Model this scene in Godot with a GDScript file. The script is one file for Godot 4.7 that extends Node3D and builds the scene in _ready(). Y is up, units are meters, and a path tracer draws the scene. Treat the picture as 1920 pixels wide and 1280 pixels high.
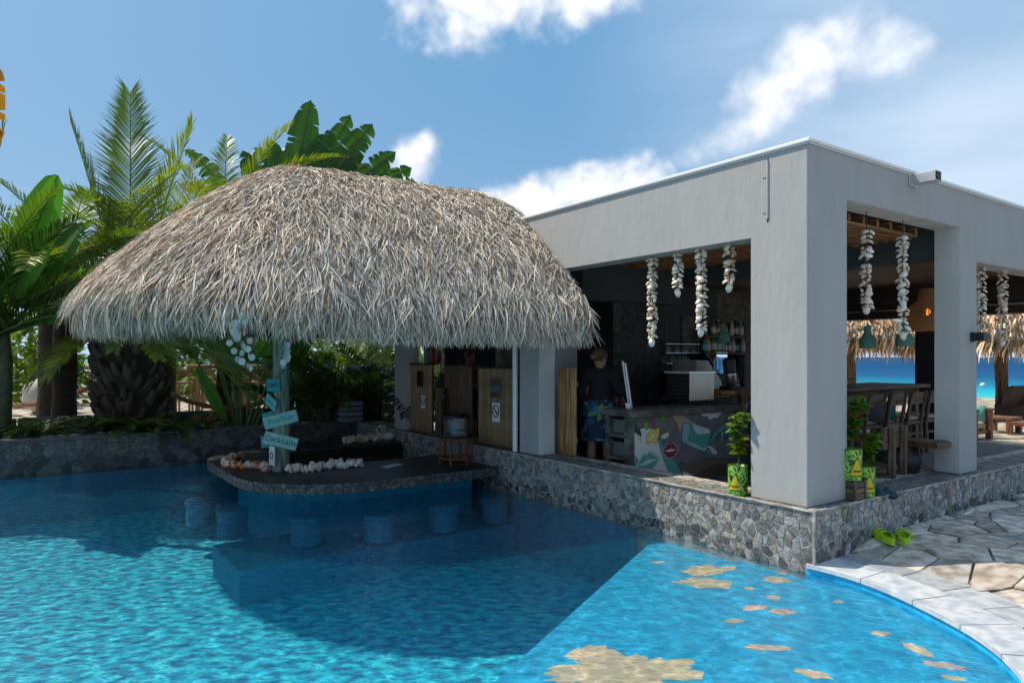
extends Node3D

var rng := RandomNumberGenerator.new()
var BT: Transform3D          # the building's own axes: x along its right front (t), y up, -z along its left front (s)
var used := {}
var M := {}
var SUN := Vector3(0.957 * 0.582, -0.813, 0.291 * 0.582)


class G:
	var v := PackedVector3Array()
	var n := PackedVector3Array()
	var c := PackedColorArray()
	var uv := PackedVector2Array()
	var ix := PackedInt32Array()
	var col := Color(1, 1, 1)

	func vert(p: Vector3, nn: Vector3, t := Vector2.ZERO) -> int:
		v.append(p)
		n.append(nn)
		c.append(col)
		uv.append(t)
		return v.size() - 1

	func face(a: int, b: int, d: int) -> void:
		ix.append(a)
		ix.append(d)
		ix.append(b)

	func tri(a: Vector3, b: Vector3, d: Vector3) -> void:
		var nn := (b - a).cross(d - a).normalized()
		face(vert(a, nn), vert(b, nn, Vector2(1, 0)), vert(d, nn, Vector2(1, 1)))

	func quad(a: Vector3, b: Vector3, d: Vector3, e: Vector3) -> void:
		var nn := (b - a).cross(d - a).normalized()
		quadn(a, b, d, e, nn, nn, nn, nn)

	func quadn(a: Vector3, b: Vector3, d: Vector3, e: Vector3, na: Vector3, nb: Vector3, nd: Vector3, ne: Vector3) -> void:
		var k := vert(a, na, Vector2(0, 1))
		vert(b, nb, Vector2(1, 1))
		vert(d, nd, Vector2(1, 0))
		vert(e, ne, Vector2(0, 0))
		face(k, k + 1, k + 2)
		face(k, k + 2, k + 3)

	func box(size: Vector3, xf := Transform3D(), bev := 0.0) -> G:
		var h := size * 0.5
		var b := minf(bev, minf(h.x, minf(h.y, h.z)) * 0.9)
		var k := h - Vector3(b, b, b)
		for a in 3:
			var a1 := (a + 1) % 3
			var a2 := (a + 2) % 3
			for s in [-1.0, 1.0]:
				var nn := Vector3.ZERO
				nn[a] = s
				var q := []
				for w in [[-1.0, -1.0], [1.0, -1.0], [1.0, 1.0], [-1.0, 1.0]]:
					var p := Vector3.ZERO
					p[a] = h[a] * s
					p[a1] = k[a1] * w[0]
					p[a2] = k[a2] * w[1]
					q.append(xf * p)
				nn = (xf.basis * nn).normalized()
				if s > 0:
					quadn(q[0], q[1], q[2], q[3], nn, nn, nn, nn)
				else:
					quadn(q[3], q[2], q[1], q[0], nn, nn, nn, nn)
		if b > 0.0:
			for a in 3:
				var a1 := (a + 1) % 3
				var a2 := (a + 2) % 3
				for s1 in [-1.0, 1.0]:
					for s2 in [-1.0, 1.0]:
						var p := [Vector3.ZERO, Vector3.ZERO, Vector3.ZERO, Vector3.ZERO]
						for i in 4:
							p[i][a] = k[a] * (-1.0 if i < 2 else 1.0)
						p[0][a1] = h[a1] * s1
						p[0][a2] = k[a2] * s2
						p[1][a1] = k[a1] * s1
						p[1][a2] = h[a2] * s2
						p[2][a1] = p[1][a1]
						p[2][a2] = p[1][a2]
						p[3][a1] = p[0][a1]
						p[3][a2] = p[0][a2]
						var n1 := Vector3.ZERO
						n1[a1] = s1
						var n2 := Vector3.ZERO
						n2[a2] = s2
						n1 = (xf.basis * n1).normalized()
						n2 = (xf.basis * n2).normalized()
						if s1 * s2 > 0:
							quadn(xf * p[3], xf * p[0], xf * p[1], xf * p[2], n1, n1, n2, n2)
						else:
							quadn(xf * p[2], xf * p[1], xf * p[0], xf * p[3], n2, n2, n1, n1)
			for s0 in [-1.0, 1.0]:
				for s1 in [-1.0, 1.0]:
					for s2 in [-1.0, 1.0]:
						var s := Vector3(s0, s1, s2)
						var px := xf * Vector3(h.x * s0, k.y * s1, k.z * s2)
						var py := xf * Vector3(k.x * s0, h.y * s1, k.z * s2)
						var pz := xf * Vector3(k.x * s0, k.y * s1, h.z * s2)
						var e := vert(px, (xf.basis * Vector3(s0, 0, 0)).normalized())
						vert(py, (xf.basis * Vector3(0, s1, 0)).normalized())
						vert(pz, (xf.basis * Vector3(0, 0, s2)).normalized())
						if s0 * s1 * s2 > 0:
							face(e, e + 1, e + 2)
						else:
							face(e, e + 2, e + 1)
		return self

	func tube(pts: Array, rad: Array, sides := 8, caps := true) -> G:
		var prev := Vector3.ZERO
		var rows := []
		for i in pts.size():
			var d: Vector3 = (pts[mini(i + 1, pts.size() - 1)] - pts[maxi(i - 1, 0)]).normalized()
			var side := prev - d * prev.dot(d)
			if side.length() < 0.01:
				side = d.cross(Vector3.UP if absf(d.y) < 0.9 else Vector3.RIGHT)
			side = side.normalized()
			prev = side
			var up := d.cross(side)
			var r: float = rad[mini(i, rad.size() - 1)]
			var row := []
			for j in sides + 1:
				var a := TAU * j / sides
				var nn := side * cos(a) + up * sin(a)
				row.append(vert(pts[i] + nn * r, nn, Vector2(float(j) / sides, float(i) / maxi(1, pts.size() - 1))))
			rows.append(row)
			if i > 0:
				for j in sides:
					face(rows[i - 1][j], rows[i - 1][j + 1], rows[i][j + 1])
					face(rows[i - 1][j], rows[i][j + 1], rows[i][j])
		if caps:
			for e in [0, pts.size() - 1]:
				var d2: Vector3 = (pts[1] - pts[0]) if e == 0 else (pts[e] - pts[e - 1])
				d2 = d2.normalized() * (-1.0 if e == 0 else 1.0)
				var m := vert(pts[e], d2)
				var first := v.size()
				for j in sides + 1:
					vert(v[rows[e][j]], d2)
				for j in sides:
					if e == 0:
						face(m, first + j + 1, first + j)
					else:
						face(m, first + j, first + j + 1)
		return self

	func lathe(prof: Array, sides := 16, xf := Transform3D(), sx := 1.0, sz := 1.0) -> G:
		var rows := []
		for i in prof.size():
			var p: Vector2 = prof[i]
			var t: Vector2 = prof[mini(i + 1, prof.size() - 1)] - prof[maxi(i - 1, 0)]
			var nn2 := Vector2(t.y, -t.x).normalized()
			var row := []
			for j in sides + 1:
				var a := -TAU * j / sides
				var nn := Vector3(cos(a) * nn2.x / sx, nn2.y, sin(a) * nn2.x / sz)
				row.append(vert(xf * Vector3(cos(a) * p.x * sx, p.y, sin(a) * p.x * sz), (xf.basis * nn).normalized(), Vector2(float(j) / sides, 1.0 - float(i) / maxi(1, prof.size() - 1))))
			rows.append(row)
			if i > 0:
				for j in sides:
					face(rows[i - 1][j], rows[i - 1][j + 1], rows[i][j + 1])
					face(rows[i - 1][j], rows[i][j + 1], rows[i][j])
		return self

	# a prism over an x-z polygon, bevelled on top; pts run either way
	func prism(pts: PackedVector2Array, y0: float, y1: float, bev := 0.0, xf := Transform3D(), tilt := Vector2.ZERO, bottom := false) -> G:
		var q := pts.duplicate()
		var area := 0.0
		var mid := Vector2.ZERO
		for i in q.size():
			area += q[i].cross(q[(i + 1) % q.size()])
			mid += q[i]
		mid /= q.size()
		if area > 0:
			q.reverse()
		var tn := (xf.basis * Vector3(-tilt.x, 1, -tilt.y)).normalized()
		var ring := []
		for i in q.size():
			var p := q[i]
			var inn := (mid - p).normalized() * bev * 1.3 + p
			ring.append([xf * Vector3(p.x, y0, p.y), xf * Vector3(p.x, y1 - bev + (p - mid).dot(tilt), p.y), xf * Vector3(inn.x, y1 + (inn - mid).dot(tilt), inn.y)])
		for i in q.size():
			var j := (i + 1) % q.size()
			quad(ring[i][0], ring[j][0], ring[j][1], ring[i][1])
			if bev > 0.0:
				var nn := ((ring[j][0] - ring[i][0]) as Vector3).cross(ring[i][1] - ring[i][0]).normalized()
				quadn(ring[i][1], ring[j][1], ring[j][2], ring[i][2], nn, nn, tn, tn)
		var poly := Geometry2D.triangulate_polygon(q)
		var k := v.size()
		for i in q.size():
			vert(ring[i][2], tn, q[i])
		for i in range(0, poly.size(), 3):
			var a := poly[i]
			var b := poly[i + 1]
			var d := poly[i + 2]
			if (q[b] - q[a]).cross(q[d] - q[a]) > 0:
				face(k + a, k + d, k + b)
			else:
				face(k + a, k + b, k + d)
		if bottom:
			k = v.size()
			for i in q.size():
				vert(ring[i][0], -tn, q[i])
			for i in range(0, poly.size(), 3):
				var a := poly[i]
				var b := poly[i + 1]
				var d := poly[i + 2]
				if (q[b] - q[a]).cross(q[d] - q[a]) > 0:
					face(k + a, k + b, k + d)
				else:
					face(k + a, k + d, k + b)
		return self

	func ball(at: Vector3, r: Vector3, sides := 12, rings := 8, basis := Basis()) -> G:
		var prof := []
		for i in rings + 1:
			var a := -PI / 2 + PI * i / rings
			prof.append(Vector2(cos(a), sin(a)))
		return lathe(prof, sides, Transform3D(basis * Basis.from_scale(r), at))

	func add(o: G, xf := Transform3D(), tint := Color(1, 1, 1)) -> G:
		var k := v.size()
		var nb := xf.basis.inverse().transposed()
		for i in o.v.size():
			v.append(xf * o.v[i])
			n.append((nb * o.n[i]).normalized())
			c.append(o.c[i] * tint)
			uv.append(o.uv[i])
		for i in o.ix:
			ix.append(k + i)
		return self

	func mesh(m: Material) -> ArrayMesh:
		for i in range(0, ix.size(), 3):
			var i0 := ix[i]
			var i1 := ix[i + 1]
			var i2 := ix[i + 2]
			if (v[i2] - v[i0]).cross(v[i1] - v[i0]).dot(n[i0] + n[i1] + n[i2]) < 0.0:
				ix[i + 1] = i2
				ix[i + 2] = i1
		var a := []
		a.resize(Mesh.ARRAY_MAX)
		a[Mesh.ARRAY_VERTEX] = v
		a[Mesh.ARRAY_NORMAL] = n
		a[Mesh.ARRAY_COLOR] = c
		a[Mesh.ARRAY_TEX_UV] = uv
		a[Mesh.ARRAY_INDEX] = ix
		var am := ArrayMesh.new()
		am.add_surface_from_arrays(Mesh.PRIMITIVE_TRIANGLES, a)
		am.surface_set_material(0, m)
		return am


func lin(r: float, g: float, b: float, a := 1.0) -> Color:
	var k := Color(r, g, b).linear_to_srgb()
	k.a = a
	return k


func T(x: float, y: float, z: float, yaw := 0.0, pitch := 0.0, roll := 0.0) -> Transform3D:
	return Transform3D(Basis.from_euler(Vector3(pitch, yaw, roll)), Vector3(x, y, z))


func L(s: float, t: float, y: float) -> Vector3:
	return BT * Vector3(t, y, -s)


func LB(s: float, t: float, y: float, yaw := 0.0) -> Transform3D:
	return BT * T(t, y, -s, yaw)


func numbered(called: String) -> String:
	if not used.has(called):
		used[called] = 0
		return called
	used[called] += 1
	return "%s_%03d" % [called, used[called]]


func tag(o: Node3D, label: String, category: String, group := "") -> Node3D:
	o.set_meta("label", label)
	o.set_meta("category", category)
	if group:
		o.set_meta("group", group)
	return o


func thing(called: String, label: String, category: String, at := Transform3D(), group := "") -> Node3D:
	var o := Node3D.new()
	o.name = numbered(called)
	o.transform = at
	add_child(o)
	return tag(o, label, category, group)


func put(called: String, what, m: Material, parent: Node3D = self, at := Transform3D()) -> MeshInstance3D:
	var o := MeshInstance3D.new()
	o.mesh = what.mesh(m) if what is G else what
	if not what is G and m:
		o.material_override = m
	o.transform = at
	if parent == self:
		o.name = numbered(called)
		add_child(o)
	else:
		o.name = called
		parent.add_child(o, true)
	return o


func struct(called: String, what, m: Material, at := Transform3D()) -> MeshInstance3D:
	var o := put(called, what, m, self, at)
	o.set_meta("kind", "structure")
	return o


func B(x: float, y: float, z: float, at := Transform3D(), bev := 0.004) -> G:
	return G.new().box(Vector3(x, y, z), at, bev)


# a box given by its span in the building's axes
func SB(s0: float, s1: float, t0: float, t1: float, y0: float, y1: float, bev := 0.004) -> G:
	return G.new().box(Vector3(t1 - t0, y1 - y0, s1 - s0), T((t0 + t1) / 2, (y0 + y1) / 2, -(s0 + s1) / 2), bev)


func noise_tex(freq: float, octaves: int, colors: Array, size := 512, kind := FastNoiseLite.TYPE_SIMPLEX_SMOOTH, seed_ := 1, normal := 0.0, warp := 0.0) -> NoiseTexture2D:
	var f := FastNoiseLite.new()
	f.noise_type = kind
	f.frequency = freq
	f.fractal_octaves = octaves
	f.seed = seed_
	if warp > 0.0:
		f.domain_warp_enabled = true
		f.domain_warp_amplitude = warp
		f.domain_warp_frequency = freq * 0.7
	var t := NoiseTexture2D.new()
	t.width = size
	t.height = size
	t.seamless = true
	t.noise = f
	if normal > 0.0:
		t.as_normal_map = true
		t.bump_strength = normal
	if colors.size():
		var g := Gradient.new()
		var offs := PackedFloat32Array()
		var cols := PackedColorArray()
		for i in colors.size():
			offs.append(colors[i][0])
			cols.append(colors[i][1])
		g.offsets = offs
		g.colors = cols
		t.color_ramp = g
	return t


func mat(called: String, color := Color(1, 1, 1), rough := 0.8, tex: Texture2D = null, scale := Vector3.ONE, world := false, bump: Texture2D = null, depth := 0.5) -> StandardMaterial3D:
	var m := StandardMaterial3D.new()
	m.resource_name = called
	m.albedo_color = color
	m.roughness = rough
	m.vertex_color_use_as_albedo = true
	if tex:
		m.albedo_texture = tex
	if bump:
		m.heightmap_enabled = true
		m.heightmap_texture = bump
		m.heightmap_scale = depth
	if tex or bump:
		m.uv1_triplanar = true
		m.uv1_world_triplanar = world
		m.uv1_scale = scale
	M[called] = m
	return m


func metal(called: String, color: Color, rough := 0.3, m_ := 1.0) -> StandardMaterial3D:
	var m := mat(called, color, rough)
	m.metallic = m_
	return m


func glass(called: String, color: Color, alpha := 0.12) -> StandardMaterial3D:
	var m := mat(called, Color(color, alpha), 0.05)
	m.vertex_color_use_as_albedo = false
	m.transparency = BaseMaterial3D.TRANSPARENCY_ALPHA
	return m


func tone(k: float, spread := 0.25, warm := 0.0) -> Color:
	var b := k * rng.randf_range(1.0 - spread, 1.0 + spread)
	return Color(b * (1.0 + warm), b, b * (1.0 - warm))


func smooth(a: float, b: float, x: float) -> float:
	return smoothstep(a, b, x)


# cells of a cracked pattern over w x h, each shrunk by half a joint
func cells(w: float, h: float, cw: float, ch: float, joint: float) -> Array:
	var nx := int(ceil(w / cw)) + 2
	var ny := int(ceil(h / ch)) + 2
	var seeds := []
	for j in ny:
		for i in nx:
			if rng.randf() < 0.22:
				seeds.append(Vector2(1e9, 1e9))
				continue
			seeds.append(Vector2((i - 0.5 + rng.randf_range(-0.49, 0.49)) * cw, (j - 0.5 + rng.randf_range(-0.49, 0.49)) * ch))
	var out := []
	for j in ny:
		for i in nx:
			var p: Vector2 = seeds[j * nx + i]
			if p.x > 1e8:
				continue
			var poly := PackedVector2Array([Vector2(0, 0), Vector2(w, 0), Vector2(w, h), Vector2(0, h)])
			for dj in range(-3, 4):
				for di in range(-3, 4):
					var a := i + di
					var b := j + dj
					if (di == 0 and dj == 0) or a < 0 or b < 0 or a >= nx or b >= ny:
						continue
					var o: Vector2 = seeds[b * nx + a]
					if o.x > 1e8:
						continue
					var d := (o - p).normalized()
					poly = cut(poly, d, (o + p).dot(d) * 0.5 - joint * 0.5)
					if poly.size() < 3:
						break
				if poly.size() < 3:
					break
			if poly.size() < 3:
				continue
			var clean := PackedVector2Array()
			for k in poly.size():
				if poly[k].distance_to(poly[(k + 1) % poly.size()]) > minf(cw, ch) * 0.08:
					clean.append(poly[k])
			if clean.size() >= 3:
				out.append(clean)
	return out


func cut(poly: PackedVector2Array, d: Vector2, k: float) -> PackedVector2Array:
	var out := PackedVector2Array()
	for i in poly.size():
		var a := poly[i]
		var b := poly[(i + 1) % poly.size()]
		var da := a.dot(d) - k
		var db := b.dot(d) - k
		if da <= 0:
			out.append(a)
		if (da < 0 and db > 0) or (da > 0 and db < 0):
			out.append(a.lerp(b, da / (da - db)))
	return out


# broken-stone facing: over(x, y, z) places a point of the flat facing; the stones nearest the camera are parts
func facing(parent: Node3D, w: float, h: float, cell: float, joint: float, most: int, m: Material, over: Callable, k: float, spread := 0.35, y0 := 0.0) -> void:
	var list := []
	for poly in cells(w, h, cell, cell * 0.92, joint):
		var mid := Vector2.ZERO
		for p in poly:
			mid += p
		mid /= poly.size()
		var at: Vector3 = parent.global_transform * (over.call(mid.x, mid.y + y0, 0.0) as Vector3)
		list.append([at.distance_to(Vector3(0, 1.7, 0)), poly])
	list.sort_custom(func(a, b): return a[0] < b[0])
	var rest := G.new()
	for i in list.size():
		var g := G.new() if i < most else rest
		var first := g.v.size()
		var b := k * rng.randf_range(1.0 - spread, 1.0 + spread)
		var hue := rng.randf_range(-0.07, 0.17)
		var low := 1e9
		for p in list[i][1]:
			low = minf(low, p.y)
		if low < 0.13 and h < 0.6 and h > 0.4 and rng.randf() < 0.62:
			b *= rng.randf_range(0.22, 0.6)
		g.col = Color(b * (1.0 + hue), b * (1.0 + hue * 0.2), b * (1.0 - hue))
		g.prism(list[i][1], 0.0, rng.randf_range(0.004, 0.009), 0.002, Transform3D(), Vector2(rng.randf_range(-0.03, 0.03), rng.randf_range(-0.03, 0.03)))
		for j in range(first, g.v.size()):
			var p: Vector3 = g.v[j]
			var q: Vector3 = over.call(p.x, p.z + y0, p.y)
			var e := 0.002
			var ax: Vector3 = (over.call(p.x + e, p.z + y0, p.y) - q) / e
			var ay: Vector3 = (over.call(p.x, p.z + y0, p.y + e) - q) / e
			var az: Vector3 = (over.call(p.x, p.z + y0 + e, p.y) - q) / e
			var nn: Vector3 = g.n[j]
			g.v[j] = q
			g.n[j] = (ax * nn.x + ay * nn.y + az * nn.z).normalized()
		if i < most:
			put("stone", g, m, parent)
	if rest.v.size():
		put("stone_facing", rest, m, parent).set_meta("kind", "stuff")


func _ready() -> void:
	rng.seed = 71
	var a1 := deg_to_rad(35.2)
	BT = Transform3D(Basis(Vector3(cos(a1), 0, -sin(a1)), Vector3.UP, Vector3(sin(a1), 0, cos(a1))), Vector3(2.485, 0, -5.81))
	var cam := Camera3D.new()
	cam.name = "camera"
	cam.projection = Camera3D.PROJECTION_FRUSTUM
	cam.near = 0.05
	cam.far = 9000.0
	cam.position = Vector3(0, 1.70, 0)
	cam.size = 0.05 * 1280.0 / 1300.0
	cam.frustum_offset = Vector2(0, 0.05 * 29.0 / 1300.0)
	add_child(cam)
	cam.current = true
	var sun := DirectionalLight3D.new()
	sun.name = "sun"
	sun.light_energy = 1.45
	sun.light_color = Color(1.0, 0.955, 0.88)
	sun.light_angular_distance = 0.5
	sun.shadow_enabled = true
	sun.look_at_from_position(Vector3.ZERO, SUN)
	add_child(sun)
	var we := WorldEnvironment.new()
	we.name = "air"
	var env := Environment.new()
	env.background_mode = Environment.BG_SKY
	env.tonemap_mode = Environment.TONE_MAPPER_LINEAR
	env.tonemap_exposure = 1.18
	env.sdfgi_enabled = true
	env.ssao_enabled = true
	env.ssil_enabled = true
	env.sky = make_sky()
	we.environment = env
	add_child(we)
	materials()
	ground_and_pool()
	building()
	hut()
	bar_things()
	seating()
	planting()
	beach()
	people()


func make_sky() -> Sky:
	var w := 3072
	var h := 1536
	var data := PackedFloat32Array()
	data.resize(w * h * 3)
	var n1 := FastNoiseLite.new()
	n1.noise_type = FastNoiseLite.TYPE_SIMPLEX_SMOOTH
	n1.frequency = 4.2
	n1.fractal_octaves = 6
	n1.fractal_gain = 0.52
	n1.seed = 5
	var n2 := FastNoiseLite.new()
	n2.noise_type = FastNoiseLite.TYPE_SIMPLEX_SMOOTH
	n2.frequency = 1.1
	n2.fractal_octaves = 5
	n2.seed = 9
	# clouds: azimuth and height in degrees, half widths, lean, weight
	var blobs := [[-1.5, 28.8, 10.8, 6.3, -0.05, 1.0], [6.0, 28.0, 8.0, 3.6, 0.25, 0.95], [22.8, 20.4, 6.0, 3.6, 0.35, 0.66], [26.8, 21.0, 4.8, 2.6, 0.0, 0.58], [17.5, 16.8, 4.5, 1.8, 0.3, 0.42], [4.5, 12.8, 8.6, 3.0, 0.22, 0.95], [-1.0, 11.2, 4.5, 2.4, 0.1, 0.85], [-8.2, 15.5, 2.5, 2.4, 0.3, 0.9], [-28.6, 14.8, 1.9, 1.2, 0.3, 0.62], [-31.5, 10.2, 1.8, 1.0, 0.2, 0.5],
		[-58.0, 22.0, 12.0, 5.0, 0.1, 0.9], [-95.0, 33.0, 14.0, 6.0, 0.0, 0.8], [62.0, 26.0, 13.0, 5.0, 0.1, 0.95], [48.0, 12.0, 9.0, 2.6, 0.1, 0.8], [100.0, 18.0, 16.0, 5.0, 0.1, 0.9], [140.0, 36.0, 15.0, 7.0, 0.0, 0.9], [178.0, 20.0, 14.0, 6.0, 0.1, 0.9], [-140.0, 24.0, 15.0, 6.0, 0.1, 0.9], [-50.0, 8.0, 9.0, 2.2, 0.1, 0.8], [20.0, 46.0, 13.0, 6.0, 0.2, 0.8], [-30.0, 52.0, 12.0, 6.0, 0.2, 0.75], [90.0, 55.0, 14.0, 7.0, 0.2, 0.85], [75.0, 40.0, 14.0, 6.0, 0.1, 0.9], [115.0, 34.0, 15.0, 7.0, 0.1, 0.95], [85.0, 14.0, 16.0, 4.0, 0.1, 0.9], [150.0, 14.0, 16.0, 4.5, 0.0, 0.9], [130.0, 60.0, 20.0, 7.0, 0.0, 0.9], [-170.0, 42.0, 16.0, 7.0, 0.0, 0.9], [-110.0, 12.0, 14.0, 3.5, 0.0, 0.85], [-150.0, 58.0, 18.0, 7.0, 0.1, 0.85]]  # out-of-view clouds; the later ones added to brighten the shaded right front
	var to_sun := -SUN.normalized()
	for j in h:
		var el := (0.5 - (j + 0.5) / h) * PI
		if el < -0.03:
			for k in w * 3:
				data[j * w * 3 + k] = [0.30, 0.40, 0.48][k % 3]
			continue
		var eld := rad_to_deg(el)
		var ce := cos(el)
		var se := sin(el)
		for i in w:
			var az := (i + 0.5) / w * TAU
			var azd := wrapf(rad_to_deg(az), -180.0, 180.0)
			var d := Vector3(sin(az) * ce, se, -cos(az) * ce)
			var near_sun := maxf(0.0, d.dot(to_sun))
			var low := pow(1.0 - clampf(se, 0.0, 1.0), 5.0)
			var col := Color(0.095, 0.28, 0.525).lerp(Color(0.50, 0.67, 0.83), low * 0.9)
			col = col.lerp(Color(0.62, 0.80, 0.98), 0.50 * pow(near_sun, 3.0))
			# thin high veil, carried past the view to brighten the shaded right front
			var veil := n2.get_noise_3d(d.x * 1.0 + 3.0, d.y * 4.0, d.z * 1.0)
			var side := smoothstep(8.0, 26.0, absf(wrapf(azd - 12.0, -180.0, 180.0)))
			if azd > 2.0 and azd < 125.0:
				veil = (0.40 + 0.55 * smoothstep(-0.30, 0.55, veil)) * smoothstep(2.0, 30.0, azd) * smoothstep(125.0, 95.0, azd)
			else:
				veil = smoothstep(0.05, 0.6, veil) * 0.3 * side
			veil *= smoothstep(0.0, 12.0, eld)
			col = col.lerp(Color(0.60, 0.72, 0.86), veil * (1.0 - 0.45 * smoothstep(15.0, 60.0, eld)))
			var most := -1.0
			var under := 0.0
			var wt := 1.0
			for b in blobs:
				var dx: float = wrapf(azd - b[0], -180.0, 180.0) / b[2]
				if absf(dx) > 1.6:
					continue
				var dy: float = (eld - b[1] - dx * b[2] * b[4]) / b[3]
				if absf(dy) > 1.7:
					continue
				if dy < 0.0:
					dy *= 1.15
				var f: float = b[5] * (1.0 - (dx * dx + dy * dy))
				if f > most:
					most = f
					under = dy
					wt = b[5]
			if most > -0.9:
				var nz := n1.get_noise_3dv(d * 2.2) * 1.05 + n1.get_noise_3dv(d * 6.0 + Vector3(4, 1, 2)) * 0.34
				var cover := smoothstep(-0.08, 0.95, most * lerpf(1.25, 0.9, smoothstep(0.5, 0.9, wt)) + nz * lerpf(0.45, 0.95, smoothstep(0.5, 0.9, wt)) + 0.02)
				var thick := smoothstep(0.1, 1.1, most + nz * 0.7)
				var shade := clampf(0.5 + under * 0.35 + nz * 0.8, 0.0, 1.0)
				var cc := Color(0.66, 0.73, 0.84).lerp(Color(0.97, 0.98, 1.0), clampf(thick * 0.75 + shade * 0.35, 0.0, 1.0))
				col = col.lerp(cc, cover)
			var at := (j * w + i) * 3
			data[at] = col.r
			data[at + 1] = col.g
			data[at + 2] = col.b
	var im := Image.create_from_data(w, h, false, Image.FORMAT_RGBF, data.to_byte_array())
	var pm := PanoramaSkyMaterial.new()
	pm.panorama = ImageTexture.create_from_image(im)
	var sky := Sky.new()
	sky.sky_material = pm
	return sky


func materials() -> void:
	var soft := noise_tex(0.006, 4, [[0.0, Color(0.86, 0.86, 0.86)], [1.0, Color(1, 1, 1)]])
	var streak := noise_tex(0.008, 6, [[0.2, Color(0.965, 0.965, 0.965)], [0.45, Color(0.985, 0.985, 0.985)], [0.8, Color(1, 1, 1)]], 512, FastNoiseLite.TYPE_SIMPLEX_SMOOTH, 51)
	var fine := noise_tex(0.03, 5, [], 512, FastNoiseLite.TYPE_SIMPLEX_SMOOTH, 3)
	var blotch := noise_tex(0.012, 5, [[0.25, Color(0.62, 0.62, 0.62)], [0.75, Color(1, 1, 1)]], 512, FastNoiseLite.TYPE_SIMPLEX_SMOOTH, 7)
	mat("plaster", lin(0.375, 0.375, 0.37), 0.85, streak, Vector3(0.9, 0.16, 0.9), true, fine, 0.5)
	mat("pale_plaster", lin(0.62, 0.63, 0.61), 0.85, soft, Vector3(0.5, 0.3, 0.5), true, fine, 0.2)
	mat("shaded_plaster", lin(0.055, 0.068, 0.074), 0.9, soft, Vector3(0.4, 0.4, 0.4), true)  # interior plaster, its shade put into a darker colour
	mat("slate", Color(1, 1, 1), 0.62, blotch, Vector3(2.6, 2.6, 2.6), true, fine, 0.35)
	mat("mortar", lin(0.56, 0.51, 0.45), 0.95, blotch, Vector3(1.2, 1.2, 1.2), true, fine, 0.3)
	mat("dark_mortar", lin(0.16, 0.15, 0.13), 0.95, blotch, Vector3(1.2, 1.2, 1.2), true)
	mat("joint", lin(0.42, 0.40, 0.37), 0.95, blotch, Vector3(1.2, 1.2, 1.2), true)
	mat("grey_joint", lin(0.26, 0.25, 0.23), 0.95, blotch, Vector3(1.2, 1.2, 1.2), true)
	mat("concrete", lin(0.17, 0.16, 0.14), 0.85, blotch, Vector3(0.7, 0.7, 0.7), true, fine, 0.3)
	var vein := noise_tex(0.007, 6, [[0.2, Color(0.80, 0.83, 0.86)], [0.48, Color(0.94, 0.95, 0.96)], [0.56, Color(1, 0.99, 0.98)], [0.8, Color(0.86, 0.88, 0.90)]], 512, FastNoiseLite.TYPE_SIMPLEX_SMOOTH, 12, 0.0, 40.0)
	mat("marble", Color(1, 1, 1), 0.55, vein, Vector3(0.9, 0.9, 0.9), true, fine, 0.12)
	var rock := noise_tex(0.01, 6, [[0.2, Color(0.70, 0.66, 0.62)], [0.5, Color(0.90, 0.87, 0.84)], [0.75, Color(1, 1, 1)]], 512, FastNoiseLite.TYPE_SIMPLEX_SMOOTH, 15, 0.0, 30.0)
	mat("flagstone", Color(1, 1, 1), 0.6, rock, Vector3(1.1, 1.1, 1.1), true, fine, 0.4)
	mat("sand", lin(0.55, 0.46, 0.35), 0.95, blotch, Vector3(0.35, 0.35, 0.35), true, fine, 2.0)
	mat("soil", lin(0.05, 0.038, 0.026), 1.0, blotch, Vector3(1, 1, 1), true, fine, 3.0)
	# pool paint, and floor mosaic with ripple shimmer drawn into its colour
	var scuff_caustic := noise_tex(0.02, 6, [[0.2, Color(0.55, 0.83, 0.88)], [0.45, Color(0.75, 0.90, 0.93)], [0.62, Color(0.9, 0.95, 0.97)], [0.8, Color(1, 1, 1)]], 512, FastNoiseLite.TYPE_SIMPLEX_SMOOTH, 21, 0.0, 25.0)  # brush scuffs, contrast raised to stand for caustic light too
	mat("pool_paint", lin(0.010, 0.46, 0.74), 0.8, scuff_caustic, Vector3(0.55, 0.55, 0.55), true)
	mat("pool_paint_shaded", lin(0.006, 0.24, 0.38), 0.8, scuff_caustic, Vector3(0.55, 0.55, 0.55), true)  # darker copy of the pool paint, shade put into the colour
	var mosaic_shimmer := noise_tex(0.009, 6, [[0.22, lin(0.002, 0.18, 0.33)], [0.42, lin(0.003, 0.35, 0.55)], [0.55, lin(0.003, 0.46, 0.68)], [0.68, lin(0.008, 0.60, 0.80)], [0.80, lin(0.10, 0.74, 0.82)], [0.86, lin(0.003, 0.31, 0.52)]], 1024, FastNoiseLite.TYPE_SIMPLEX_SMOOTH, 23, 0.0, 34.0)
	mat("pool_mosaic_shimmer", Color(1, 1, 1), 0.6, mosaic_shimmer, Vector3(0.55, 0.55, 0.80), true)
	mat("bare_plaster", lin(0.74, 0.62, 0.46), 0.9, soft, Vector3(3, 3, 3), true)
	var wn := noise_tex(0.016, 4, [], 1024, FastNoiseLite.TYPE_SIMPLEX_SMOOTH, 31, 7.0, 12.0)
	var water := glass("water", Color(1, 1, 1), 0.0)
	water.roughness = 0.0
	water.metallic_specular = 0.48
	water.normal_enabled = true
	water.normal_texture = wn
	water.normal_scale = 1.0
	water.uv1_triplanar = true
	water.uv1_world_triplanar = true
	water.uv1_scale = Vector3(0.42, 0.42, 0.66)
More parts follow.
